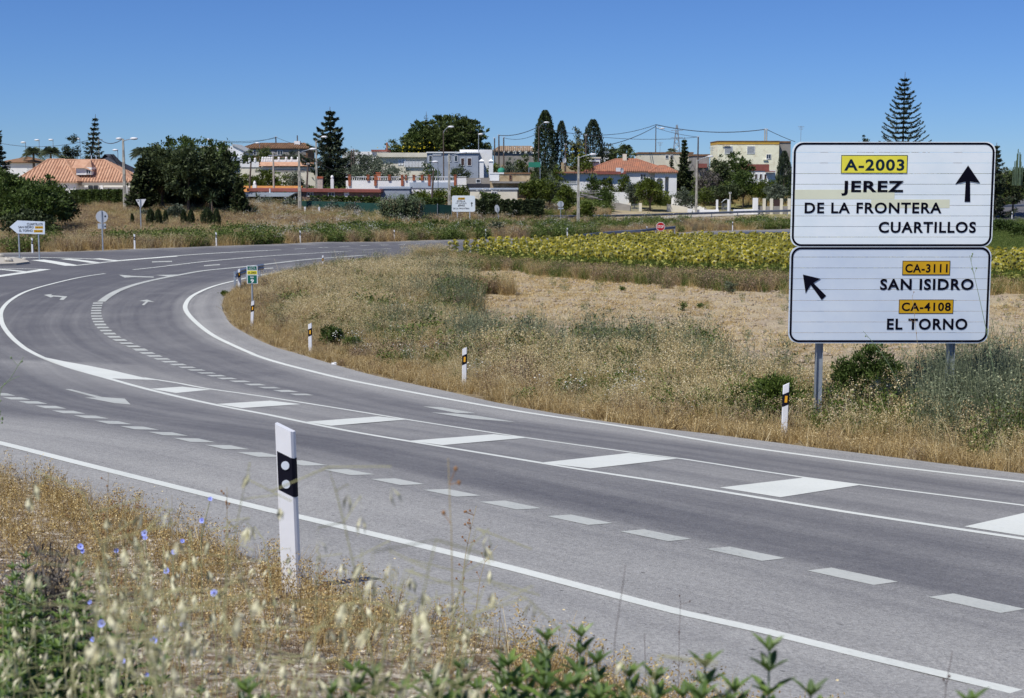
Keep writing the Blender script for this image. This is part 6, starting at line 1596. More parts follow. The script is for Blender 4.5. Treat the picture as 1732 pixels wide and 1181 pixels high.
def gn_scatter(name, key, P, S_, label, rz=None, tilt=.12, seed=0, cat=None):
    n = len(P)
    if not n: return
    rng = np.random.default_rng(seed+5)
    me = bpy.data.meshes.new(name); me.vertices.add(n); me.vertices.foreach_set('co', np.asarray(P, np.float32).ravel())
    R = np.c_[rng.normal(size=n)*tilt, rng.normal(size=n)*tilt, rng.random(n)*6.283].astype(np.float32)
    a = me.attributes.new('rot', 'FLOAT_VECTOR', 'POINT'); a.data.foreach_set('vector', R.ravel())
    a = me.attributes.new('scl', 'FLOAT', 'POINT'); a.data.foreach_set('value', np.asarray(S_, np.float32))
    a = me.attributes.new('idx', 'INT', 'POINT'); a.data.foreach_set('value', rng.integers(0, 8, n).astype(np.int32))
    o = link(name, me)
    g = bpy.data.node_groups.new('scatter', 'GeometryNodeTree')
    g.interface.new_socket('Geometry', in_out='INPUT', socket_type='NodeSocketGeometry'); g.interface.new_socket('Geometry', in_out='OUTPUT', socket_type='NodeSocketGeometry')
    N = g.nodes; gi = N.new('NodeGroupInput'); go = N.new('NodeGroupOutput'); ip = N.new('GeometryNodeInstanceOnPoints'); ci = N.new('GeometryNodeCollectionInfo')
    ci.inputs['Collection'].default_value = PROTO[key]; ci.inputs['Separate Children'].default_value = True; ci.inputs['Reset Children'].default_value = True
    ip.inputs['Pick Instance'].default_value = True
    def at(nm, ty):
        x = N.new('GeometryNodeInputNamedAttribute'); x.data_type = ty; x.inputs['Name'].default_value = nm
        return [q for q in x.outputs if q.enabled and q.name == 'Attribute'][0]
    g.links.new(gi.outputs[0], ip.inputs['Points']); g.links.new(ci.outputs[0], ip.inputs['Instance'])
    g.links.new(at('idx', 'INT'), ip.inputs['Instance Index']); g.links.new(at('rot', 'FLOAT_VECTOR'), ip.inputs['Rotation']); g.links.new(at('scl', 'FLOAT'), ip.inputs['Scale'])
    g.links.new(ip.outputs[0], go.inputs[0])
    o.modifiers.new('scatter', 'NODES').node_group = g
    return tag(o, label, cat, kind='stuff')
def vnoise(x, y, s, seed=0):
    """smooth value noise in 0..1"""
    rng = np.random.default_rng(seed); T = rng.random((64, 64)); x = np.asarray(x)/s+100; y = np.asarray(y)/s+100
    i = np.floor(x).astype(int); j = np.floor(y).astype(int); u = x-i; w = y-j; u = u*u*(3-2*u); w = w*w*(3-2*w)
    g = lambda a, b: T[a % 64, b % 64]
    return (g(i, j)*(1-u)+g(i+1, j)*u)*(1-w)+(g(i, j+1)*(1-u)+g(i+1, j+1)*u)*w
def in_view(P, margin=260):
    px, py = project(P[:, 0], P[:, 1], P[:, 2]); return (P[:, 1] > 1) & (px > -margin) & (px < 1732+margin) & (py < 1181+260)
def sample(x0, x1, y0, y1, n, rng):
    P = np.c_[x0+(x1-x0)*rng.random(n), y0+(y1-y0)*rng.random(n)]; Z = H(P[:, 0], P[:, 1]); P = np.c_[P, Z]
    P = P[in_view(P)]; return P[~inside(P[:, :2], ROADN)]
rng = np.random.default_rng(77)
# verge inside the bend
P = sample(-16, 32, 14, 100, 150000, rng)
d = pdist(P[:, :2], IE); px, py = project(P[:, 0], P[:, 1], P[:, 2])
tip = np.clip((820-px)/330, 0, 1)*(py < 560)                 # the left end is weeds all the way up
band = 9.5+4.5*(vnoise(P[:, 0], P[:, 1], 5, 1)-.5)*2+2*(vnoise(P[:, 0], P[:, 1], 1.5, 8)-.5)+tip*22
wv = vnoise(P[:, 0], P[:, 1], 3.0, 2); wv2 = vnoise(P[:, 0], P[:, 1], 1.3, 3); wv3 = vnoise(P[:, 0], P[:, 1], 6.5, 4); wv4 = vnoise(P[:, 0], P[:, 1], 2.2, 5)
inb = (d < band) & (d > .12) & (P[:, 1] < 125) & (P[:, 1] > 0) & (py < 900)
left = np.clip((640-px)/160, 0, 1)
ew = np.clip(1.5+.9*(wv2-.5)-d, 0, 1)                         # close to the asphalt
hot = lambda w, a, b: np.clip((w-a)/(b-a), 0, 1)
Wt = np.stack([
    ew*3.2+.10,                                                                       # gold
    .30+.25*left+.9*hot(wv, .45, .8)*(1-left*.3)+ew*.8,                               # straw
    .16+1.0*hot(wv4, .5, .85)*(1-ew)+.35*left,                                        # brown
    (.12+1.2*hot(wv3, .45, .7)*hot(wv, .2, .5)+.9*np.clip(tip-.15, 0, 1)*(d > 4))*(1-ew*.8),   # pale
    (.02+.9*hot(wv, .72, .9)*(d > 1.5)*(1-left*.6))*(1-ew),                            # green
    (.10+1.3*hot(wv2*.5+wv3*.5, .5, .7)*(d > 2)*(1-left*.7))*(1-ew),                   # green fine
    (.03+.75*hot(d, 4, 6)*hot(13-d, 0, 3)*hot(wv4, .35, .6)*(px > 650)*(P[:, 1] < 66))*(1-ew)], 1)
Wt /= Wt.sum(1, keepdims=True); kind_ = (Wt.cumsum(1) < rng.random(len(P))[:, None]).sum(1)
keep = inb & (rng.random(len(P)) < np.where(ew > .3, .8, .55))
ramp_ = np.clip(.35+d/3.2, .45, 1.3)*(.7+.6*wv4)
for k, (key, nm, lb, a_, b_) in enumerate([('gold', 'golden_verge_grass', 'short golden dry grass in the verge inside the bend', .8, 1.6), ('straw', 'dry_straw_grass', 'tall dry straw grass in the verge inside the bend', .5, 1.15),
        ('brown', 'brown_weeds', 'brown dried weeds with seed heads in the verge inside the bend', .5, 1.15), ('pale', 'pale_oat_grass', 'pale wild oat grass in the verge inside the bend', .55, 1.15),
        ('green', 'green_weeds', 'patches of green weeds in the verge inside the bend', .5, 1.2), ('green_fine', 'green_grass', 'green grass in the verge inside the bend', .5, 1.3), ('fennel', 'wild_fennel', 'grey green wild fennel stems between verge and field', .5, 1.1)]):
    m = keep & (kind_ == k); s_ = (a_+(b_-a_)*rng.random(m.sum()))*(np.where(ew[m] > .3, .9, 1.1) if k == 0 else ramp_[m]); gn_scatter(nm, key, P[m], s_, lb, seed=k+1, tilt=.18)
sc = lambda a, b, m: a+(b-a)*rng.random(m.sum())
m = inb & (ew < .1) & (rng.random(len(P)) > .988) & (px > 560); gn_scatter('white_umbels', 'umbel', P[m], sc(.6, 1.0, m), 'white wild carrot flowers in the verge inside the bend', seed=8)
m = inb & (P[:, 1] < 36) & (px > 1545) & (px < 2000) & (d > 3.5) & (rng.random(len(P)) < .13); m |= inb & (P[:, 1] < 30.5) & (px > 1550) & (px < 1990) & (d > 1.8) & (rng.random(len(P)) < .22); gn_scatter('tall_fennel', 'fennel', P[m], sc(.85, 1.35, m), 'tall grey green fennel round the right leg of the large sign', seed=17)
# bare field
P = sample(-14, 60, 34, 125, 60000, rng); d = pdist(P[:, :2], IE); px, py = project(P[:, 0], P[:, 1], P[:, 2]); w = vnoise(P[:, 0], P[:, 1], 7, 9)
m = (d > 9) & (rng.random(len(P)) < .16+.42*(w > .55)) ; gn_scatter('stubble', 'dry_litter', P[m], sc(.6, 1.6, m), 'dry stubble and litter on the bare field', seed=9)
m = (d > 9) & (rng.random(len(P)) < .30); gn_scatter('earth_clods', 'clod', P[m]+[0, 0, .01], sc(.5, 1.7, m), 'clods of earth on the bare field', seed=10)
m = (d > 10) & (rng.random(len(P)) < .010) & (w > .25); gn_scatter('field_weeds', 'green_fine', P[m], sc(.3, .9, m), 'scattered green weeds on the bare field', seed=11)
# sunflower foreground strip of weeds
FR = np.array([(730, 434), (830, 450), (1000, 466), (1150, 476), (1340, 483), (1740, 494), (1800, 498)])
def front_y(px): return np.interp(px, FR[:, 0], FR[:, 1])
P = sample(-14, 50, 70, 150, 60000, rng); px, py = project(P[:, 0], P[:, 1], P[:, 2]); fy = front_y(px); w = vnoise(P[:, 0], P[:, 1], 4, 12)
st = (py > fy-2) & (py < fy+4+13*w*vnoise(P[:, 0], P[:, 1], 1.6, 13)*1.6) & (px > 700)
q = rng.random(len(P)); m = st & (q < .25); gn_scatter('strip_weeds', 'green_fine', P[m], sc(.8, 1.7, m), 'green weeds along the front of the sunflower field', seed=12)
m = st & (q > .45) & (q < .75); gn_scatter('strip_straw', 'straw', P[m], sc(.8, 1.5, m), 'dry straw along the front of the sunflower field', seed=13)
m = st & (q > .80) & (w > .4); gn_scatter('strip_brown_weeds', 'brown', P[m], sc(.9, 1.7, m), 'brown weeds along the front of the sunflower field', seed=14)
m = (px > 600) & (px < 760) & (py < 440) & (py > 412) & (q < .3); gn_scatter('tip_grass', 'pale', P[m], sc(.8, 1.6, m), 'pale grass at the narrow left end of the sunflower field', seed=15)
# far bank behind the road
P = sample(-52, 46, 100, 200, 110000, rng); px, py = project(P[:, 0], P[:, 1], P[:, 2]); d = pdist(P[:, :2], FE); df_ok = (d > .4) & (d < 42)
beyond = np.interp(P[:, 0], [p.x for p in FE], [p.y for p in FE])+.0 < P[:, 1]
base = df_ok & beyond
w = vnoise(P[:, 0], P[:, 1], 7, 21); w2 = vnoise(P[:, 0], P[:, 1], 3, 22); q = rng.random(len(P)); near_ = d < 9
svc = (px > 1030) & (py < 378) | (px > 900) & (py < 377) & (py > 366)
base = base & ~svc
m = base & (q < .24) & ((w > .58) | near_ & (w2+w > .95)) & (w2 > .38); gn_scatter('far_bank_green_weeds', 'green', P[m], sc(.9, 2.0, m)*np.where(near_[m], 1.1, .7), 'green weeds on the bank beyond the road', seed=21)
m = base & (q > .30) & (q < .60) & (w2 < .8); gn_scatter('far_bank_straw', 'straw', P[m], sc(.8, 1.7, m), 'dry grass on the bank beyond the road', seed=22)
m = base & (q > .60) & (q < .76) & (w < .62); gn_scatter('far_bank_brown_weeds', 'brown', P[m], sc(.9, 1.9, m), 'brown dried weeds on the bank beyond the road', seed=23)
m = base & (q > .76) & (q < .80) & (px > 620) & (w2 > .45); gn_scatter('far_bank_fennel', 'fennel', P[m], sc(.7, 1.1, m), 'grey green tall weeds on the bank beyond the road', seed=24)
m = base & (q > .975) & (px > 420); gn_scatter('far_bank_umbels', 'umbel', P[m], sc(1.0, 1.9, m), 'white wild carrot flowers on the bank beyond the road', seed=25)
m = base & (q > .80) & (q < .86); gn_scatter('far_bank_pale_grass', 'pale', P[m], sc(.8, 1.6, m), 'pale oat grass on the bank beyond the road', seed=26)
# bank below the service road and gardens on the hill
P = sample(-60, 100, 196, 262, 26000, rng); q = rng.random(len(P)); w = vnoise(P[:, 0], P[:, 1], 9, 31); px, py = project(P[:, 0], P[:, 1], P[:, 2]); q = np.where((px > 1030) & (py > 348), 2, q)
m = (q < .35) & (w > .35); gn_scatter('hill_weeds', 'green', P[m], sc(1.4, 3.2, m), 'green undergrowth between the houses on the hill', seed=31)
m = (q > .5) & (q < .85) & (w < .7); gn_scatter('hill_dry_grass', 'straw', P[m], sc(1.2, 2.4, m), 'dry grass between the houses on the hill', seed=32)
P = sample(20, 90, 100, 215, 30000, rng); px, py = project(P[:, 0], P[:, 1], P[:, 2]); q = rng.random(len(P))
m = (px > 1640) & (py < 440) & (q < .5); gn_scatter('right_meadow', 'green_fine', P[m], sc(.8, 1.7, m), 'green yellow meadow right of the large sign', seed=33)
# near verge in front of the camera
P = sample(-9, 7, 2.2, 16, 60000, rng); d = pdist(P[:, :2], NE); px, py = project(P[:, 0], P[:, 1], P[:, 2]); w = vnoise(P[:, 0], P[:, 1], .9, 41); w2 = vnoise(P[:, 0], P[:, 1], .35, 42)
s_ = P[:, 1] < 12; q = rng.random(len(P)); nb = (P[:, 1] < 22) & (d > .03)
mk('stonecrop', V3(lambda r: with_heads(*blades(12, .05, .21, .0035, r, .3), r, 10, .05, .20, .012, 11, .8), LF['near_gold'], 5, 140))
mk('tan_tuft', V3(lambda r: with_heads(*blades(22, .06, .14, .003, r, .7), r, 7, .06, .10, .010, 6, .9), LF['near_gold'], 4, 150))
mk('russet', V3(lambda r: with_heads(*blades(14, .05, .16, .0035, r, .5), r, 10, .06, .14, .010, 8, .8), LF['brown'], 4, 160))
m = nb & (q < .10) & (w > .52) | nb & (q < .20) & (d < .7*w+.3) | nb & (q < .018); gn_scatter('golden_spikes', 'stonecrop', P[m], sc(.7, 1.5, m), 'golden dried flower spikes on the stony near verge', seed=41)
m = nb & (q > .5) & (q < .57) & (w2 > .45); gn_scatter('tan_tufts', 'tan_tuft', P[m], sc(.6, 1.4, m), 'tan dry tufts on the near verge', seed=42)
m = nb & (q > .70) & (q < .735) & (w > .5); gn_scatter('russet_weeds', 'russet', P[m], sc(.6, 1.4, m), 'russet dried weeds on the near verge', seed=43)
b = [MB().ball((0, 0, .004), (.014, .011, .008), n=6) for k in range(3)]
M['stone'] = mat('near_pebble', (.60, .55, .46), .9, .25, 18)
proto('pebble', [x.mesh('pebble', mat('pebble_stone', (.62, .56, .47), .9, .2, 20)) and bpy.data.objects.new('pebble', x.mesh('pebble', M['stone'])) for x in b])
m = (d < 99) & (q > .70); gn_scatter('pebbles', 'pebble', P[m], sc(.4, 1.6, m), 'small pale stones on the near verge', seed=44)

# ---------------------------------------------------------------- sunflower field
def sunflower_parts(rng, lod=0):
    """one plant about 1.3 m tall, head nodding towards the camera side; V, F, shade, material index"""
    V = []; F = []; v = []; mi = []
    h = 1.12+.22*rng.random(); la = rng.random()*6.28
    def quad(a, b, c, d, s, m): o = len(V); V.extend([a, b, c, d]); F.append([o, o+1, o+2, o+3]); v.append(s); mi.append(m)
    w = .018
    for s in (np.array([w, 0, 0]), np.array([0, w, 0])): quad(-s, s, s+[0, 0, h], -s+[0, 0, h], .3, 0)
    n = 7 if lod == 0 else 5
    for k in range(n):
        a = la+k*2.4; z = h*(.25+.62*k/n); d = np.array([math.cos(a), math.sin(a), 0]); s = np.array([-math.sin(a), math.cos(a), 0]); L = .26+.1*rng.random()
        p = np.array([0, 0, z]); m_ = p+d*L*.5+[0, 0, .05]; e = p+d*L-[0, 0, .08]; sh = rng.random()
        quad(p, m_+s*L*.34, e, m_-s*L*.34, sh, 0)
    az = -1.8+rng.normal()*.6; t = -.5+rng.normal()*.35        # faces left and to the front, hanging
    f = np.array([math.cos(az)*math.cos(t), math.sin(az)*math.cos(t), math.sin(t)]); s = np.cross(f, [0, 0, 1]); s /= np.linalg.norm(s); u = np.cross(s, f)
    c = np.array([0, 0, h+.04])+f*.09; R = .060+.022*rng.random(); m = 8
    ring_ = [c+(s*math.cos(2*math.pi*k/m)+u*math.sin(2*math.pi*k/m))*R for k in range(m)]
    for k in range(0, m, 2): quad(c+f*.02, ring_[k], ring_[k+1], ring_[(k+2) % m], .25+.5*rng.random(), 2)
    for k in range(m):      # green back of the head
        if k % 2 == 0: quad(c-f*.06, ring_[(k+2) % m]-f*.01, ring_[k+1]-f*.01, ring_[k]-f*.01, .95, 0)
    np_ = 10
    for k in range(np_):
        a = 2*math.pi*k/np_; d = s*math.cos(a)+u*math.sin(a); e = -s*math.sin(a)+u*math.cos(a); r1 = R*.8; r2 = R+.105+.04*rng.random()
        dr = -f*.045; quad(c+d*r1-e*.03, c+d*(r1+r2)/2-e*.055+dr*.3, c+d*r2+dr, c+d*(r1+r2)/2+e*.055+dr*.3, rng.random(), 1)
    return np.array(V), np.array(F), np.array(v), np.array(mi)
BACK = np.array([(700, 428), (760, 431), (900, 427), (1000, 420), (1100, 414), (1335, 417), (1500, 430), (1690, 452), (1800, 462)])
SM = [LF['sun_leaf'], LF['petal'], LF['disc']]
PV = [sunflower_parts(np.random.default_rng(300+i), 0) for i in range(8)]
pm = [np_mesh('sunflower', V, F, SM, mi=m, v=v) for V, F, v, m in PV]
rng = np.random.default_rng(5)
gx, gy = np.meshgrid(np.arange(-14, 62, .68), np.arange(74, 156, .42)); P = np.c_[gx.ravel()+rng.normal(size=gx.size)*.09, gy.ravel()+rng.normal(size=gx.size)*.12]
P = np.c_[P, H(P[:, 0], P[:, 1])]; px, py = project(P[:, 0], P[:, 1], P[:, 2])
keep = (py < front_y(px)-1) & (py > np.interp(px, BACK[:, 0], BACK[:, 1])) & (px > 722) & (px < 1790) & ~inside(P[:, :2], ROADN) & (pdist(P[:, :2], IE) > 2.0)
keep &= rng.random(len(P)) > .12; keep &= ~((px < 830) & (rng.random(len(P)) < .45))
P = P[keep]; px = px[keep]; py = py[keep]
vis = (px > 730) & ((px < 1334) | ((px > 1684) & (px < 1730)))
front = np.argsort(np.where(vis, P[:, 1]*1.0+(front_y(px)-py < 6)*-40, 1e9))[:300]
isf = np.zeros(len(P), bool); isf[front] = True
for k, i in enumerate(front):
    o = link('sunflower', pm[k % 8], None, tuple(P[i])); o.rotation_euler = (0, 0, rng.normal()*.35); s = .9+.25*rng.random(); o.scale = (s, s, s)
    tag(o, 'yellow sunflower in the front rows of the field, head hanging', 'sunflower', 'sunflowers in the front rows of the field')
proto('sunflower', [bpy.data.objects.new('sunflower_copy', m) for m in pm])
Q = P[~isf]; gn_scatter('sunflower_field', 'sunflower', Q, .88+.3*rng.random(len(Q)), 'field of yellow sunflowers with hanging heads behind the front rows', seed=50, tilt=.05)
bpy.data.objects['sunflower_field'].data.attributes['rot'].data.foreach_set('vector', np.c_[np.zeros((len(Q), 2)), rng.normal(size=len(Q))*.4].astype(np.float32).ravel())

# ---------------------------------------------------------------- single shrubs and stems of the inner verge
def shrub(name, px, top, base, w, label, lm, leaf, n, seed, Y=None, clump=.12, lean=0, asp=.35):
    b = hit(px, base) if Y is None else Vector((aty(px, base, Y).x, Y, 0)); Y = b.y
    return tree(name, px, top, Y, w, label, LF[lm], 'bush', 'bush', seed, leaf, n, lean, clump=clump, aspect=asp)
shrub('green_shrub', 1478, 577, 690, 150, 'dark green bushy shrub under the large direction sign', 'broad', .085, 13000, 401, Y=31)
shrub('green_shrub', 1425, 598, 690, 60, 'lower left lobe of green shrub right beside the leg of the large sign', 'broad', .08, 3500, 402, Y=30.6)
shrub('green_shrub', 1305, 628, 700, 104, 'bright green shrub behind the marker post left of the large sign', 'weed', .075, 9000, 403, Y=28.2)
shrub('green_shrub', 1722, 640, 720, 70, 'dark green shrub in the verge at the right edge', 'broad', .08, 3500, 404, Y=28)
shrub('green_shrub', 566, 548, 590, 52, 'small dark green bush right of the marker post on the bend', 'broad', .10, 2800, 405, Y=47.5)
shrub('green_shrub', 592, 568, 600, 40, 'lower green bush touching the small dark bush on the bend', 'weed', .10, 1600, 406, Y=46.5)
shrub('green_shrub', 1075, 640, 690, 34, 'upright green weed bush in the middle of the dry verge', 'broad', .08, 1500, 407, Y=34)
shrub('green_shrub', 1255, 648, 700, 44, 'green weed bush left of the bright green shrub', 'weed', .07, 2600, 408, Y=29)
shrub('green_shrub', 1478, 668, 720, 50, 'pale green low bush below the large sign', 'weed', .07, 1800, 409, Y=28.6)
shrub('green_shrub', 612, 430, 450, 44, 'green bush on the crest of the grassy island', 'weed', .13, 1500, 410, Y=92)
shrub('green_shrub', 655, 447, 462, 48, 'second green bush on the crest, nearer the field', 'weed', .13, 1500, 411, Y=86)
shrub('yellow_shrub', 884, 638, 668, 40, 'yellowish bushy weed right of the middle marker post', 'citrus', .07, 1300, 412, Y=36)
shrub('dry_shrub', 1402, 735, 762, 46, 'round brown dried bush at the asphalt edge under the large sign', 'brown', .045, 2600, 413, Y=25.6)
shrub('fennel_bush', 1606, 584, 710, 120, 'grey green feathery bush hiding the right leg of the large sign', 'fennel', .05, 13000, 440, Y=26.8, clump=.2, asp=.12)
shrub('fennel_bush', 1700, 580, 700, 110, 'tall grey green feathery bush right of the large sign', 'fennel', .05, 8000, 441, Y=27.9, clump=.2, asp=.12)
shrub('twiggy_bush', 85, 925, 1060, 210, 'dark purple brown twiggy dry bush among the leafy bushes at the left', 'grey', .05, 5000, 442, Y=5.6, clump=.1, asp=.12)
shrub('field_shrub', 1237, 473, 497, 22, 'small grey green thistle bush in the bare field left of the large sign', 'fennel', .10, 700, 414)
shrub('field_shrub', 1052, 485, 493, 10, 'tiny green weed on the bare field', 'weed', .10, 250, 415)
shrub('field_shrub', 1185, 512, 521, 9, 'tiny dark green weed in the right half of the bare field', 'broad', .09, 250, 416)
shrub('field_shrub', 1155, 508, 526, 9, 'upright tiny weed left of the tiny dark green one', 'weed', .09, 250, 417)
shrub('far_verge_shrub', 800, 372, 404, 64, 'green shrub on the far bank under the small white direction sign', 'weed', .22, 1800, 418, Y=158)
shrub('far_verge_shrub', 840, 372, 402, 46, 'grey green rounded shrub on the far bank below the octagonal sign', 'fennel', .22, 1800, 419, Y=158)
shrub('far_verge_shrub', 730, 369, 404, 90, 'broad brownish green shrub on the far bank left of the small white sign', 'weed', .22, 2600, 420, Y=157)
shrub('far_verge_shrub', 598, 374, 402, 34, 'dark green shrub on the far bank left of the giant cane', 'broad', .22, 1400, 421, Y=152)
shrub('far_verge_shrub', 652, 376, 400, 26, 'dark shrub at the foot of the giant cane', 'leylandii', .22, 1000, 422, Y=150)
shrub('far_verge_shrub', 400, 392, 415, 70, 'low green shrub on the far verge right of the clipped cypresses', 'weed', .2, 1800, 423, Y=122)
shrub('far_verge_shrub', 290, 390, 414, 40, 'low green shrub on the far verge below the clipped cypresses', 'weed', .2, 1200, 424, Y=122)
shrub('far_verge_shrub', 205, 390, 420, 60, 'green shrub beside the round sign seen from behind', 'broad', .2, 1800, 425, Y=116)
shrub('far_verge_shrub', 110, 400, 425, 90, 'wide low green shrub behind the arrow sign legs', 'weed', .2, 2600, 426, Y=108)
shrub('far_verge_shrub', 20, 404, 428, 90, 'low green shrub at the left edge behind the far road', 'weed', .2, 2600, 427, Y=106)
shrub('far_verge_shrub', 1080, 370, 392, 90, 'green shrub on the bank left of the red stop sign', 'broad', .24, 2400, 428, Y=183)
shrub('far_verge_shrub', 1130, 374, 394, 60, 'lower green shrub on the bank behind the red stop sign', 'weed', .24, 1600, 429, Y=182)
shrub('far_verge_shrub', 1010, 366, 392, 70, 'pale straw coloured shrub on the bank above the far crash barrier', 'straw', .24, 1500, 430, Y=178)
shrub('yellow_tuft', 381, 493, 502, 16, 'small yellowish tuft at the very tip of the bend', 'citrus', .10, 500, 431)
# litter on the verge
for px, py, s, lb in ((566, 618, .10, 'crumpled white paper scrap at the asphalt edge on the bend'), (1183, 713, .14, 'crumpled white plastic litter in the verge grass'), (988, 700, .07, 'small white litter scrap at the asphalt edge in the middle')):
    p = hit(px, py); p.z += .05; rnd = random.Random(px); b = MB().ball((0, 0, 0), (s, s*.7, s*.45), n=7); b.V = [(x*rnd.uniform(.6, 1.3), y*rnd.uniform(.6, 1.3), z*rnd.uniform(.5, 1.4)) for x, y, z in b.V]
    tag(b.build('litter', M['white_paint'], loc=p), lb, 'litter')
# tall thin stems round the large sign
def stem_cluster(name, x0, x1, y, n, h0, h1, lm, label, seed, lean=.25, tips=True, w=.010):
    rng = np.random.default_rng(seed); V = []; F = []; v = []; o = hit((x0+x1)/2, y)
    for k in range(n):
        b = hit(rng.uniform(x0, x1), y+rng.uniform(-8, 8))-o; hh = rng.uniform(h0, h1); l = rng.normal()*lean; l2 = rng.normal()*lean*.5; sh = rng.random(); P0 = np.array(b); pts = [P0+np.array([l*t*t*hh, l2*t*hh, hh*t]) for t in (0, .25, .5, .75, 1)]
        ww = np.array([w/2, 0, 0])
        for i in range(4): q = len(V); a, c = 1-i*.2, 1-(i+1)*.2; V += [pts[i]-ww*a, pts[i]+ww*a, pts[i+1]+ww*c, pts[i+1]-ww*c]; F.append([q, q+1, q+2, q+3]); v.append(sh)
        if tips:
            for j in range(14):     # side twigs with buds
                t = .35+.65*rng.random(); c = pts[0]*(1-t)+pts[4]*t; c = c+np.array([l*t*t*hh-l*t*hh, 0, 0]); d = np.array([rng.normal(), rng.normal()*.5, .8+rng.random()]); d /= np.linalg.norm(d); e = c+d*hh*.16*(1.3-t); s = np.array([w*.28, 0, 0])
                q = len(V); V += [c-s, c+s, e+s, e-s]; F.append([q, q+1, q+2, q+3]); v.append(sh)
                q = len(V); r = .014; V += [e+[0, 0, -r], e+[r, 0, 0], e+[0, 0, r], e-[r, 0, 0]]; F.append([q, q+1, q+2, q+3]); v.append(.9)
    tag(link(name, np_mesh(name, V, F, LF[lm], v=v), None, o), label, 'weeds', kind='stuff')
stem_cluster('fennel_stems', 1560, 1740, 700, 60, .9, 1.9, 'fennel', 'tall thin grey green stems at the lower right corner of the large sign', 1)
stem_cluster('fennel_stems', 1480, 1620, 690, 34, .9, 1.5, 'fennel', 'thin branched stems in front of the lower edge of the large sign', 2, .4)
stem_cluster('fennel_stems', 1640, 1740, 660, 40, 1.0, 1.8, 'fennel', 'tall green stems right of the large sign', 3, .15)
stem_cluster('fennel_stems', 1180, 1340, 660, 50, .8, 1.5, 'fennel', 'tall green stems left of the large sign', 4, .15)
stem_cluster('fennel_stems', 760, 1060, 612, 120, .9, 1.7, 'fennel', 'blue green fennel stems in the middle of the verge', 5, .18)
stem_cluster('dry_stems', 1380, 1560, 735, 90, .35, .8, 'pale', 'pale dry stems at the foot of the large sign', 6, .4)
# long bent stalks crossing the big sign
def stalk(name, pts, Y, r, mkey, label, buds=0, cat='weed'):
    W = [aty(a, b, Y) for a, b in pts]; W[0].z = min(W[0].z, Hf(W[0].x, Y)-.03) if pts[0][1] > pts[-1][1] else W[0].z
    o = W[0].copy(); t = thing(name, o, label, cat); P = smooth_path([w-o for w in W], .06)
    MB().tube(P, r, 5, r2=r*.35).build('stem', M[mkey], t); rnd = random.Random(int(pts[-1][0]))
    if buds:
        q = MB()
        for k in range(buds):
            i = int(len(P)*(.45+.55*rnd.random()))-1; c = P[i]; d = Vector((rnd.uniform(-1, 1), rnd.uniform(-.4, .4), rnd.uniform(.2, 1))).normalized()*r*rnd.uniform(6, 16)
            q.tube([c, c+d], r*.3, 4); q.ball(tuple(c+d), (r*1.6, r*1.6, r*2.0), n=6)
        tag(q.build('buds', M[mkey+'_bud'] if mkey+'_bud' in M else M[mkey], t), kind='stuff')
    return t
M['stalk_green'] = mat('green_stalk', (.20, .27, .14), .7, .2, 20); M['stalk_dry'] = mat('dry_stalk', (.42, .34, .18), .8, .2, 20); M['stalk_dry_bud'] = mat('dry_bud', (.30, .16, .07), .8, .25, 60)
M['stalk_dark'] = mat('dark_stalk', (.13, .10, .09), .8, .2, 20); M['stalk_grass'] = mat('grass_stalk', (.34, .33, .16), .7, .2, 20); M['stalk_grass_bud'] = mat('chicory_bud', (.20, .13, .07), .7, .2, 60)
stalk('bent_stalk', [(1700, 720), (1676, 600), (1660, 520), (1640, 432)], 26.5, .010, 'stalk_green', 'long thin green stalk leaning across the right side of the large sign', 6)
stalk('bent_stalk', [(1585, 730), (1560, 640), (1545, 520), (1543, 500)], 26.8, .007, 'stalk_dry', 'thin dry stalk rising in front of the lower sign panel', 8)
stalk('bent_stalk', [(1560, 700), (1505, 620), (1460, 560)], 27.0, .010, 'stalk_green', 'green stalk leaning left below the lower sign panel', 4)
stalk('bent_stalk', [(1640, 720), (1590, 650), (1525, 590)], 27.0, .010, 'stalk_green', 'second green stalk leaning left right of the shrub', 4)

# ================================================================ FOREGROUND PLANTS (out of focus)
def leaf_blade(mb, c, d, L, w, m=0, fold=.25, droop=.15):
    """lanceolate leaf of six faces, folded along its midrib"""
    d = d.normalized(); s = d.cross(Vector((0, 0, 1))); s = (s if s.length > .05 else Vector((1, 0, 0))).normalized(); u = s.cross(d)
    mid = []; lf = []; rt = []
    for t, ww in ((0, .18), (.22, .75), (.5, 1), (.78, .62), (1, .02)):
        p = c+d*L*t-Vector((0, 0, droop*L*t*t)); mid.append(p); lf.append(p-s*w*ww/2+u*w*ww*fold); rt.append(p+s*w*ww/2+u*w*ww*fold)
    V = mid+lf+rt; F = []
    for i in range(4): F += [(i, i+1, 5+i+1, 5+i), (i+1, i, 10+i, 10+i+1)]
    mb.add(V, F, m)
def fleshy(name):
    m, N, L, b = _new(name); geo = N.new('ShaderNodeNewGeometry'); oi = N.new('ShaderNodeObjectInfo'); nz = N.new('ShaderNodeTexNoise'); nz.inputs['Scale'].default_value = 14; nz.inputs['Detail'].default_value = 4
    L.new(geo.outputs['Position'], nz.inputs[0]); r = N.new('ShaderNodeValToRGB'); e = r.color_ramp.elements; e[0].position = .35; e[0].color = (.05, .10, .018, 1); e[1].position = .68; e[1].color = (.20, .30, .065, 1)
    L.new(nz.outputs[0], r.inputs[0]); L.new(r.outputs[0], b.inputs['Base Color']); b.inputs['Roughness'].default_value = .42
    tr = N.new('ShaderNodeBsdfTranslucent'); mx = N.new('ShaderNodeMixShader'); mx.inputs[0].default_value = .35; L.new(r.outputs[0], tr.inputs[0]); L.new(b.outputs[0], mx.inputs[1]); L.new(tr.outputs[0], mx.inputs[2]); L.new(mx.outputs[0], N['Material Output'].inputs[0]); return m
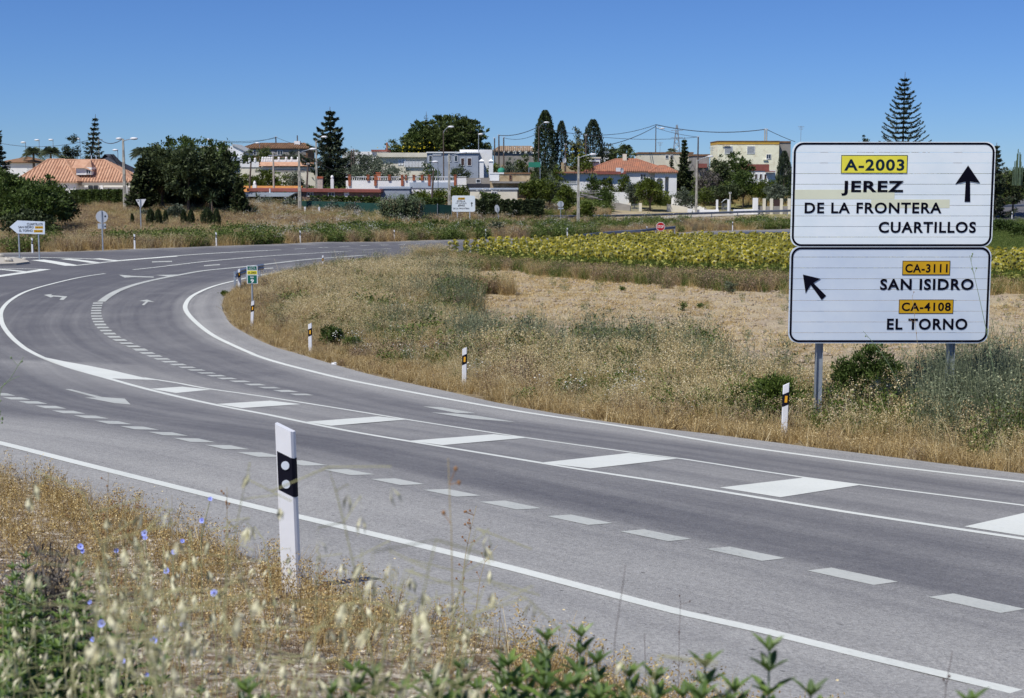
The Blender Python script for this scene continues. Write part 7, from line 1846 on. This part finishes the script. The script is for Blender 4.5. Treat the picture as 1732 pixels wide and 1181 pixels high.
M['fleshy'] = fleshy('fleshabane_leaf')
def leafy_plant(px, tip, D, stems, label, seed, L=.10, w=.030, spread=.22, name='leafy_weed', npl=60, lm='fleshy'):
    """a clump of upright stems set with lance shaped leaves; leaves of a stem are one part"""
    c = ray(px, tip)*D; x, y = c[0], c[1]; z = Hf(x, y); h = max(.25, c[2]+CZ-z); rnd = random.Random(seed)
    t = thing(name, (x, y, z), label, 'plant')
    for k in range(stems):
        a = rnd.random()*6.28; r = spread*math.sqrt(rnd.random()) if k else 0; hh = h*(1 if k == 0 else rnd.uniform(.72, .98)); bx, by = math.cos(a)*r*.4, math.sin(a)*r*.4; tx, ty = math.cos(a)*r, math.sin(a)*r
        P = [Vector((bx, by, -.03)), Vector(((bx+tx)/2, (by+ty)/2, hh*.5)), Vector((tx, ty, hh))]; P = smooth_path(P, .05)
        st = MB().tube(P, .0045, 5, r2=.002).build('stem', M['stalk_green'], t); q = MB()
        for i in range(npl):
            s = 1-.8*(1-i/npl)**1.25; p = P[min(len(P)-1, int(s*(len(P)-1)))]; aa = i*2.4+rnd.random()*.5; up = .45+1.5*max(0, s-.75)*2; g = 1-.55*max(0, s-.7)/.3
            leaf_blade(q, p, Vector((math.cos(aa), math.sin(aa), up)), L*g*rnd.uniform(.8, 1.15), w*g)
        tag(q.build('leaves', M[lm], st, None), kind='stuff')
FG = [(1302, 1076, 3.3, 5, 'tallest leafy green plant standing against the road at the lower right'), (1193, 1106, 3.4, 5, 'leafy green plant left of the tallest one at the lower right'), (1372, 1150, 3.2, 3, 'short leafy green plant right of the tallest one'),
      (1640, 1166, 3.2, 2, 'leafy tip at the bottom edge near the right corner'), (925, 1062, 3.9, 8, 'leafy green plant reaching highest in the bottom middle'), (1010, 1100, 3.7, 7, 'leafy green plant in the bottom middle, right neighbour of the highest'), (860, 1105, 3.7, 7, 'bushy leafy green plant left of the highest one in the bottom middle'),
      (780, 1112, 3.7, 6, 'leafy green plant between the dry tufts in the bottom middle'), (730, 1132, 3.5, 6, 'low leafy green plant in the bottom middle left'), (1065, 1122, 3.6, 6, 'leafy green plant beside the bare gap in the lower right'), (600, 1118, 3.6, 5, 'small leafy green plant at the bottom left of the middle'),
      (560, 1150, 3.4, 5, 'lowest leafy green plant left of the middle'), (1110, 1128, 3.5, 4, 'leafy green plant next to the gap before the tallest one'), (420, 1150, 3.6, 4, 'leafy green tip at the bottom below the marker post'), (955, 1140, 3.3, 6, 'nearest leafy green plant in the bottom middle'), (680, 1150, 3.3, 5, 'nearest leafy plant left of the bottom middle')]
for i, (px, tp, D, n, lb) in enumerate(FG): leafy_plant(px, tp, D*.80, n+5, lb, 500+i, spread=.12 if n < 6 else .20)
for i, (px, tp, D, n, lb) in enumerate([(20, 955, 5.0, 12, 'dark leafy bush at the left edge, back'), (55, 985, 4.8, 12, 'dark leafy bush at the left edge beside the brown twigs'), (12, 1030, 4.4, 10, 'dark leafy bush at the left edge, front'), (100, 1015, 4.8, 8, 'dark leafy bush with pointed tips near the left edge'),
      (140, 1068, 4.6, 9, 'low dark leafy bush right of the left edge group'), (75, 1090, 4.2, 8, 'low dark leafy bush in the lower left corner'), (180, 1110, 4.3, 6, 'small dark leafy plant at the lower left among oats')]):
    leafy_plant(px, tp-6, D, n+6, lb, 560+i, L=.072, w=.022, spread=.30, name='leafy_bush', npl=70)
# chicory with blue flowers
def chicory(px, tip, D, heads, label, seed):
    c = ray(px, tip)*D; x, y = c[0], c[1]; z = Hf(x, y); o = Vector((x, y, z)); t = thing('chicory', o, label, 'flower'); rnd = random.Random(seed); h = c[2]+CZ-z
    P = smooth_path([Vector((rnd.uniform(-.05, .05), rnd.uniform(-.05, .05), -.03)), Vector((rnd.uniform(-.03, .03), 0, h*.55)), Vector((0, 0, h))], .04); MB().tube(P, .0028, 5, r2=.0013).build('stem', M['stalk_grass'], t)
    for hx, hy, r in heads:
        e = Vector(ray(hx, hy)*D); e.z += CZ; e = e-o; e.y += rnd.uniform(-.03, .03)
        zz = max(.05, e.z-.10); b = min(P, key=lambda p: abs(p.z-zz)); MB().tube([b, b.lerp(e, .5)+Vector((0, 0, .01)), e], .0016, 4).build('twig', M['stalk_grass'], t)
        q = MB(); fdir = Vector((rnd.uniform(-.4, .4), -1, rnd.uniform(.1, .9))).normalized(); s = fdir.cross(Vector((0, 0, 1))).normalized(); u = s.cross(fdir)
        for k in range(14):
            a = 2*math.pi*k/14; d = s*math.cos(a)+u*math.sin(a); d2 = -s*math.sin(a)+u*math.cos(a); rr = r*.72*rnd.uniform(.85, 1.1); w = r*.17
            q.add([e, e+d*rr*.5-d2*w, e+d*rr-d2*w*.8+fdir*.003, e+d*rr+d2*w*.8+fdir*.003, e+d*rr*.5+d2*w], [(0, 1, 2, 3, 4)])
        f = q.build('flower_head', M['chicory'], t)
        MB().ball(tuple(e+fdir*.002), r*.16, n=6).build('stamens', M['chicory_dark'], f)
M['chicory'] = mat('chicory_blue', (.25, .32, .85), .6, .15, 60, c2=(.42, .48, .92)); M['chicory_dark'] = mat('chicory_stamen', (.10, .08, .35), .7, .1, 50)
chicory(243, 896, 5.4, [(246, 900, .017), (249, 907, .013)], 'blue chicory flower right of the grass spikes at upper left of the verge', 1)
chicory(140, 915, 5.6, [(139, 922, .017), (144, 929, .013)], 'blue chicory flower left of the pair over the golden grass', 2)
chicory(196, 925, 5.4, [(196, 932, .012)], 'single pale blue chicory flower between the two blue ones', 3)
chicory(340, 918, 5.0, [(344, 878, .013), (357, 843, .011), (308, 916, .011)], 'tall chicory reaching over the white edge line', 4)
chicory(290, 935, 4.9, [(291, 938, .014), (280, 968, .015)], 'blue chicory beside the tall one, flowers lower', 5)
chicory(364, 996, 4.6, [(364, 1001, .018)], 'bright blue chicory flower left of the near marker post foot', 6)
chicory(176, 1045, 4.4, [(176, 1050, .018), (148, 1024, .010), (158, 1081, .011)], 'blue chicory flower above the dark leafy bushes at lower left', 7)
chicory(268, 1056, 4.2, [(271, 1061, .016), (262, 1081, .016), (308, 1056, .009)], 'pair of blue chicory flowers in the lower left middle', 8)
chicory(204, 1117, 4.0, [(204, 1123, .014), (248, 1143, .008), (216, 1097, .007)], 'lowest blue chicory flower near the bottom left', 9)
# oat plants: stalks with hanging pale husks
def oat(x, y, h, seed, n=12, blur=1.0):
    rnd = random.Random(seed); st = MB(); hs = MB(); lx, ly = rnd.uniform(-.22, .22), rnd.uniform(-.12, .12)
    P = smooth_path([Vector((0, 0, -.03)), Vector((lx*.3, ly*.3, h*.5)), Vector((lx, ly, h)), Vector((lx*1.6, ly*1.4, h*.97))], .05); st.tube(P, .0019, 4, r2=.0008)
    for k in range(n):
        i = int(len(P)*(.55+.45*k/n))-1; c = P[i]; a = rnd.random()*6.28; L = rnd.uniform(.03, .10); e = c+Vector((math.cos(a)*L, math.sin(a)*L, rnd.uniform(-.02, .03))); f = e-Vector((0, 0, rnd.uniform(.01, .03)))
        st.tube([c, e, f], .0007, 3)
        l = rnd.uniform(.020, .028); d = Vector((rnd.uniform(-.5, .5), rnd.uniform(-.5, .5), -1)).normalized(); s = d.cross(Vector((rnd.random(), rnd.random(), .2))).normalized()
        for sg in (-1, 1):
            dd = (d+s*.22*sg).normalized(); w_ = s.cross(d)*.0042; hs.add([f, f+dd*l*.45-w_+s*sg*.003, f+dd*l, f+dd*l*.45+w_+s*sg*.003, f+dd*l*.5+s*sg*.0055], [(0, 1, 4), (1, 2, 4), (2, 3, 4), (3, 0, 4)])
    return st, hs
M['husk'] = leafmat('oat_husk', (.50, .48, .28), (.72, .70, .50), None, .45, .6)
hm = mat('oat_husk_pale', (.46, .43, .24), .6, .1, 40, c2=(.70, .67, .47)); M['husk'] = hm
OV = []
for k in range(6):
    st, hs = oat(0, 0, 1.0, 700+k, 14)
    OV.append((st.mesh('stalk', M['stalk_grass']), hs.mesh('husks', M['husk'])))
rnd = random.Random(21); cnt = 0
def put_oat(px, tip, D, label, scale_h=None):
    global cnt
    c = ray(px, tip)*D; z = Hf(c[0], c[1]); h = c[2]+CZ-z
    if h < .12: return
    t = thing('wild_oat', (c[0], c[1], z), label, 'wild oat', 'wild oats leaning over the near verge', rz=rnd.random()*6.28)
    a, b = OV[cnt % 6]; cnt += 1; s = (min(1.15, .55+.5*h), min(1.15, .55+.5*h), h)
    o1 = link('stalk', a, t); o2 = tag(link('husks', b, t), kind='stuff'); o1.scale = s; o2.scale = s
for i in range(62):
    u = rnd.random(); px = rnd.uniform(-30, 720) if u < .85 else rnd.uniform(500, 1200); D = rnd.uniform(1.8, 3.9)
    lo = np.interp(px, [0, 100, 250, 450, 620, 760, 1000, 1250], [960, 930, 850, 900, 940, 1010, 1080, 1110]); tip = lo+abs(rnd.gauss(0, 1))*120+20
    put_oat(px, min(tip, 1170), D, 'pale wild oat stalk with hanging husks, out of focus in the near verge')
put_oat(276, 812, 2.7, 'pale wild oat stalk whose top touches the white edge line')
put_oat(340, 850, 2.5, 'nearest pale wild oat stalk arching beside the tall chicory')
put_oat(650, 890, 2.7, 'single pale wild oat stalk before the asphalt right of the near marker post')
put_oat(740, 800, 2.4, 'highest faint oat stalk in front of the broken lane line')
bpy.context.view_layer.update()
stalk('tall_dry_stalk', [(768, 1181), (765, 1000), (762, 880), (758, 775)], 2.9, .0028, 'stalk_dry', 'tall blurred dry stalk in the bottom middle crossing the edge line', 10, 'weed')
stalk('thin_weed', [(790, 1060), (783, 990), (791, 920), (806, 856)], 7.0, .0035, 'stalk_dry', 'thin branched weed with brown buds standing at the verge edge in the middle', 16)
stalk('thin_weed', [(793, 1050), (812, 980), (828, 940), (842, 922)], 7.0, .003, 'stalk_dry', 'side stem of weed bending right beside the branched one', 5)
stalk('dark_plantain', [(1032, 1181), (1040, 1080), (1052, 1000), (1058, 955)], 3.3, .0022, 'stalk_dark', 'dark blurred plantain stalk crossing the edge line in the lower right', 1)
stalk('dark_plantain', [(1148, 1140), (1149, 1080), (1152, 1016)], 4.4, .002, 'stalk_dark', 'thin dark stalk with buds left of the leafy plants', 8)
stalk('dark_plantain', [(1590, 1230), (1600, 1160), (1611, 1102)], 3.4, .0022, 'stalk_dark', 'small dark bud stalk in the lower right corner', 7)
stalk('dark_plantain', [(1093, 1170), (1092, 1130), (1090, 1072)], 3.9, .0025, 'stalk_dark', 'short dark stalk in front of the asphalt', 3)
stalk('green_twig', [(-40, 760), (-5, 690), (18, 640), (40, 604)], 9.0, .0045, 'stalk_green', 'green fennel twig entering at the left edge over the road', 12)
stalk('green_twig', [(-50, 720), (0, 657), (20, 642), (33, 636)], 9.2, .004, 'stalk_green', 'lower green fennel twig entering at the left edge', 8)
for i, (px, tp, D) in enumerate([(180, 800, 5.6), (118, 860, 6), (215, 842, 6.2), (228, 845, 6.0), (240, 850, 6.1), (208, 850, 6.2), (292, 838, 6), (383, 824, 5.2), (545, 935, 7.2), (540, 945, 7.3)]):
    c = ray(px, tp)*D; p = project(c[0], c[1], Hf(c[0], c[1])); stalk('dry_flower_stalk', [(px+rnd.uniform(-8, 8), p[1]+5), (px, (tp+p[1])/2), (px+rnd.uniform(-4, 4), tp)], D, .0026, 'stalk_dry',
      ['thin dry flower stalk over the white edge line at upper left', 'dry flower stalk at the left above the golden grass', 'first of the brown umbels left of the chicory', 'second brown umbel stalk, middle of the group', 'third brown umbel stalk right in the group', 'small brown umbel stalk left in the group', 'dry stalk beside the pale oat top', 'curved budded stalk reaching the edge line', 'dark dry stalk right beside the near marker post', 'lower dark dry stalk beside the near marker post'][i], 14)
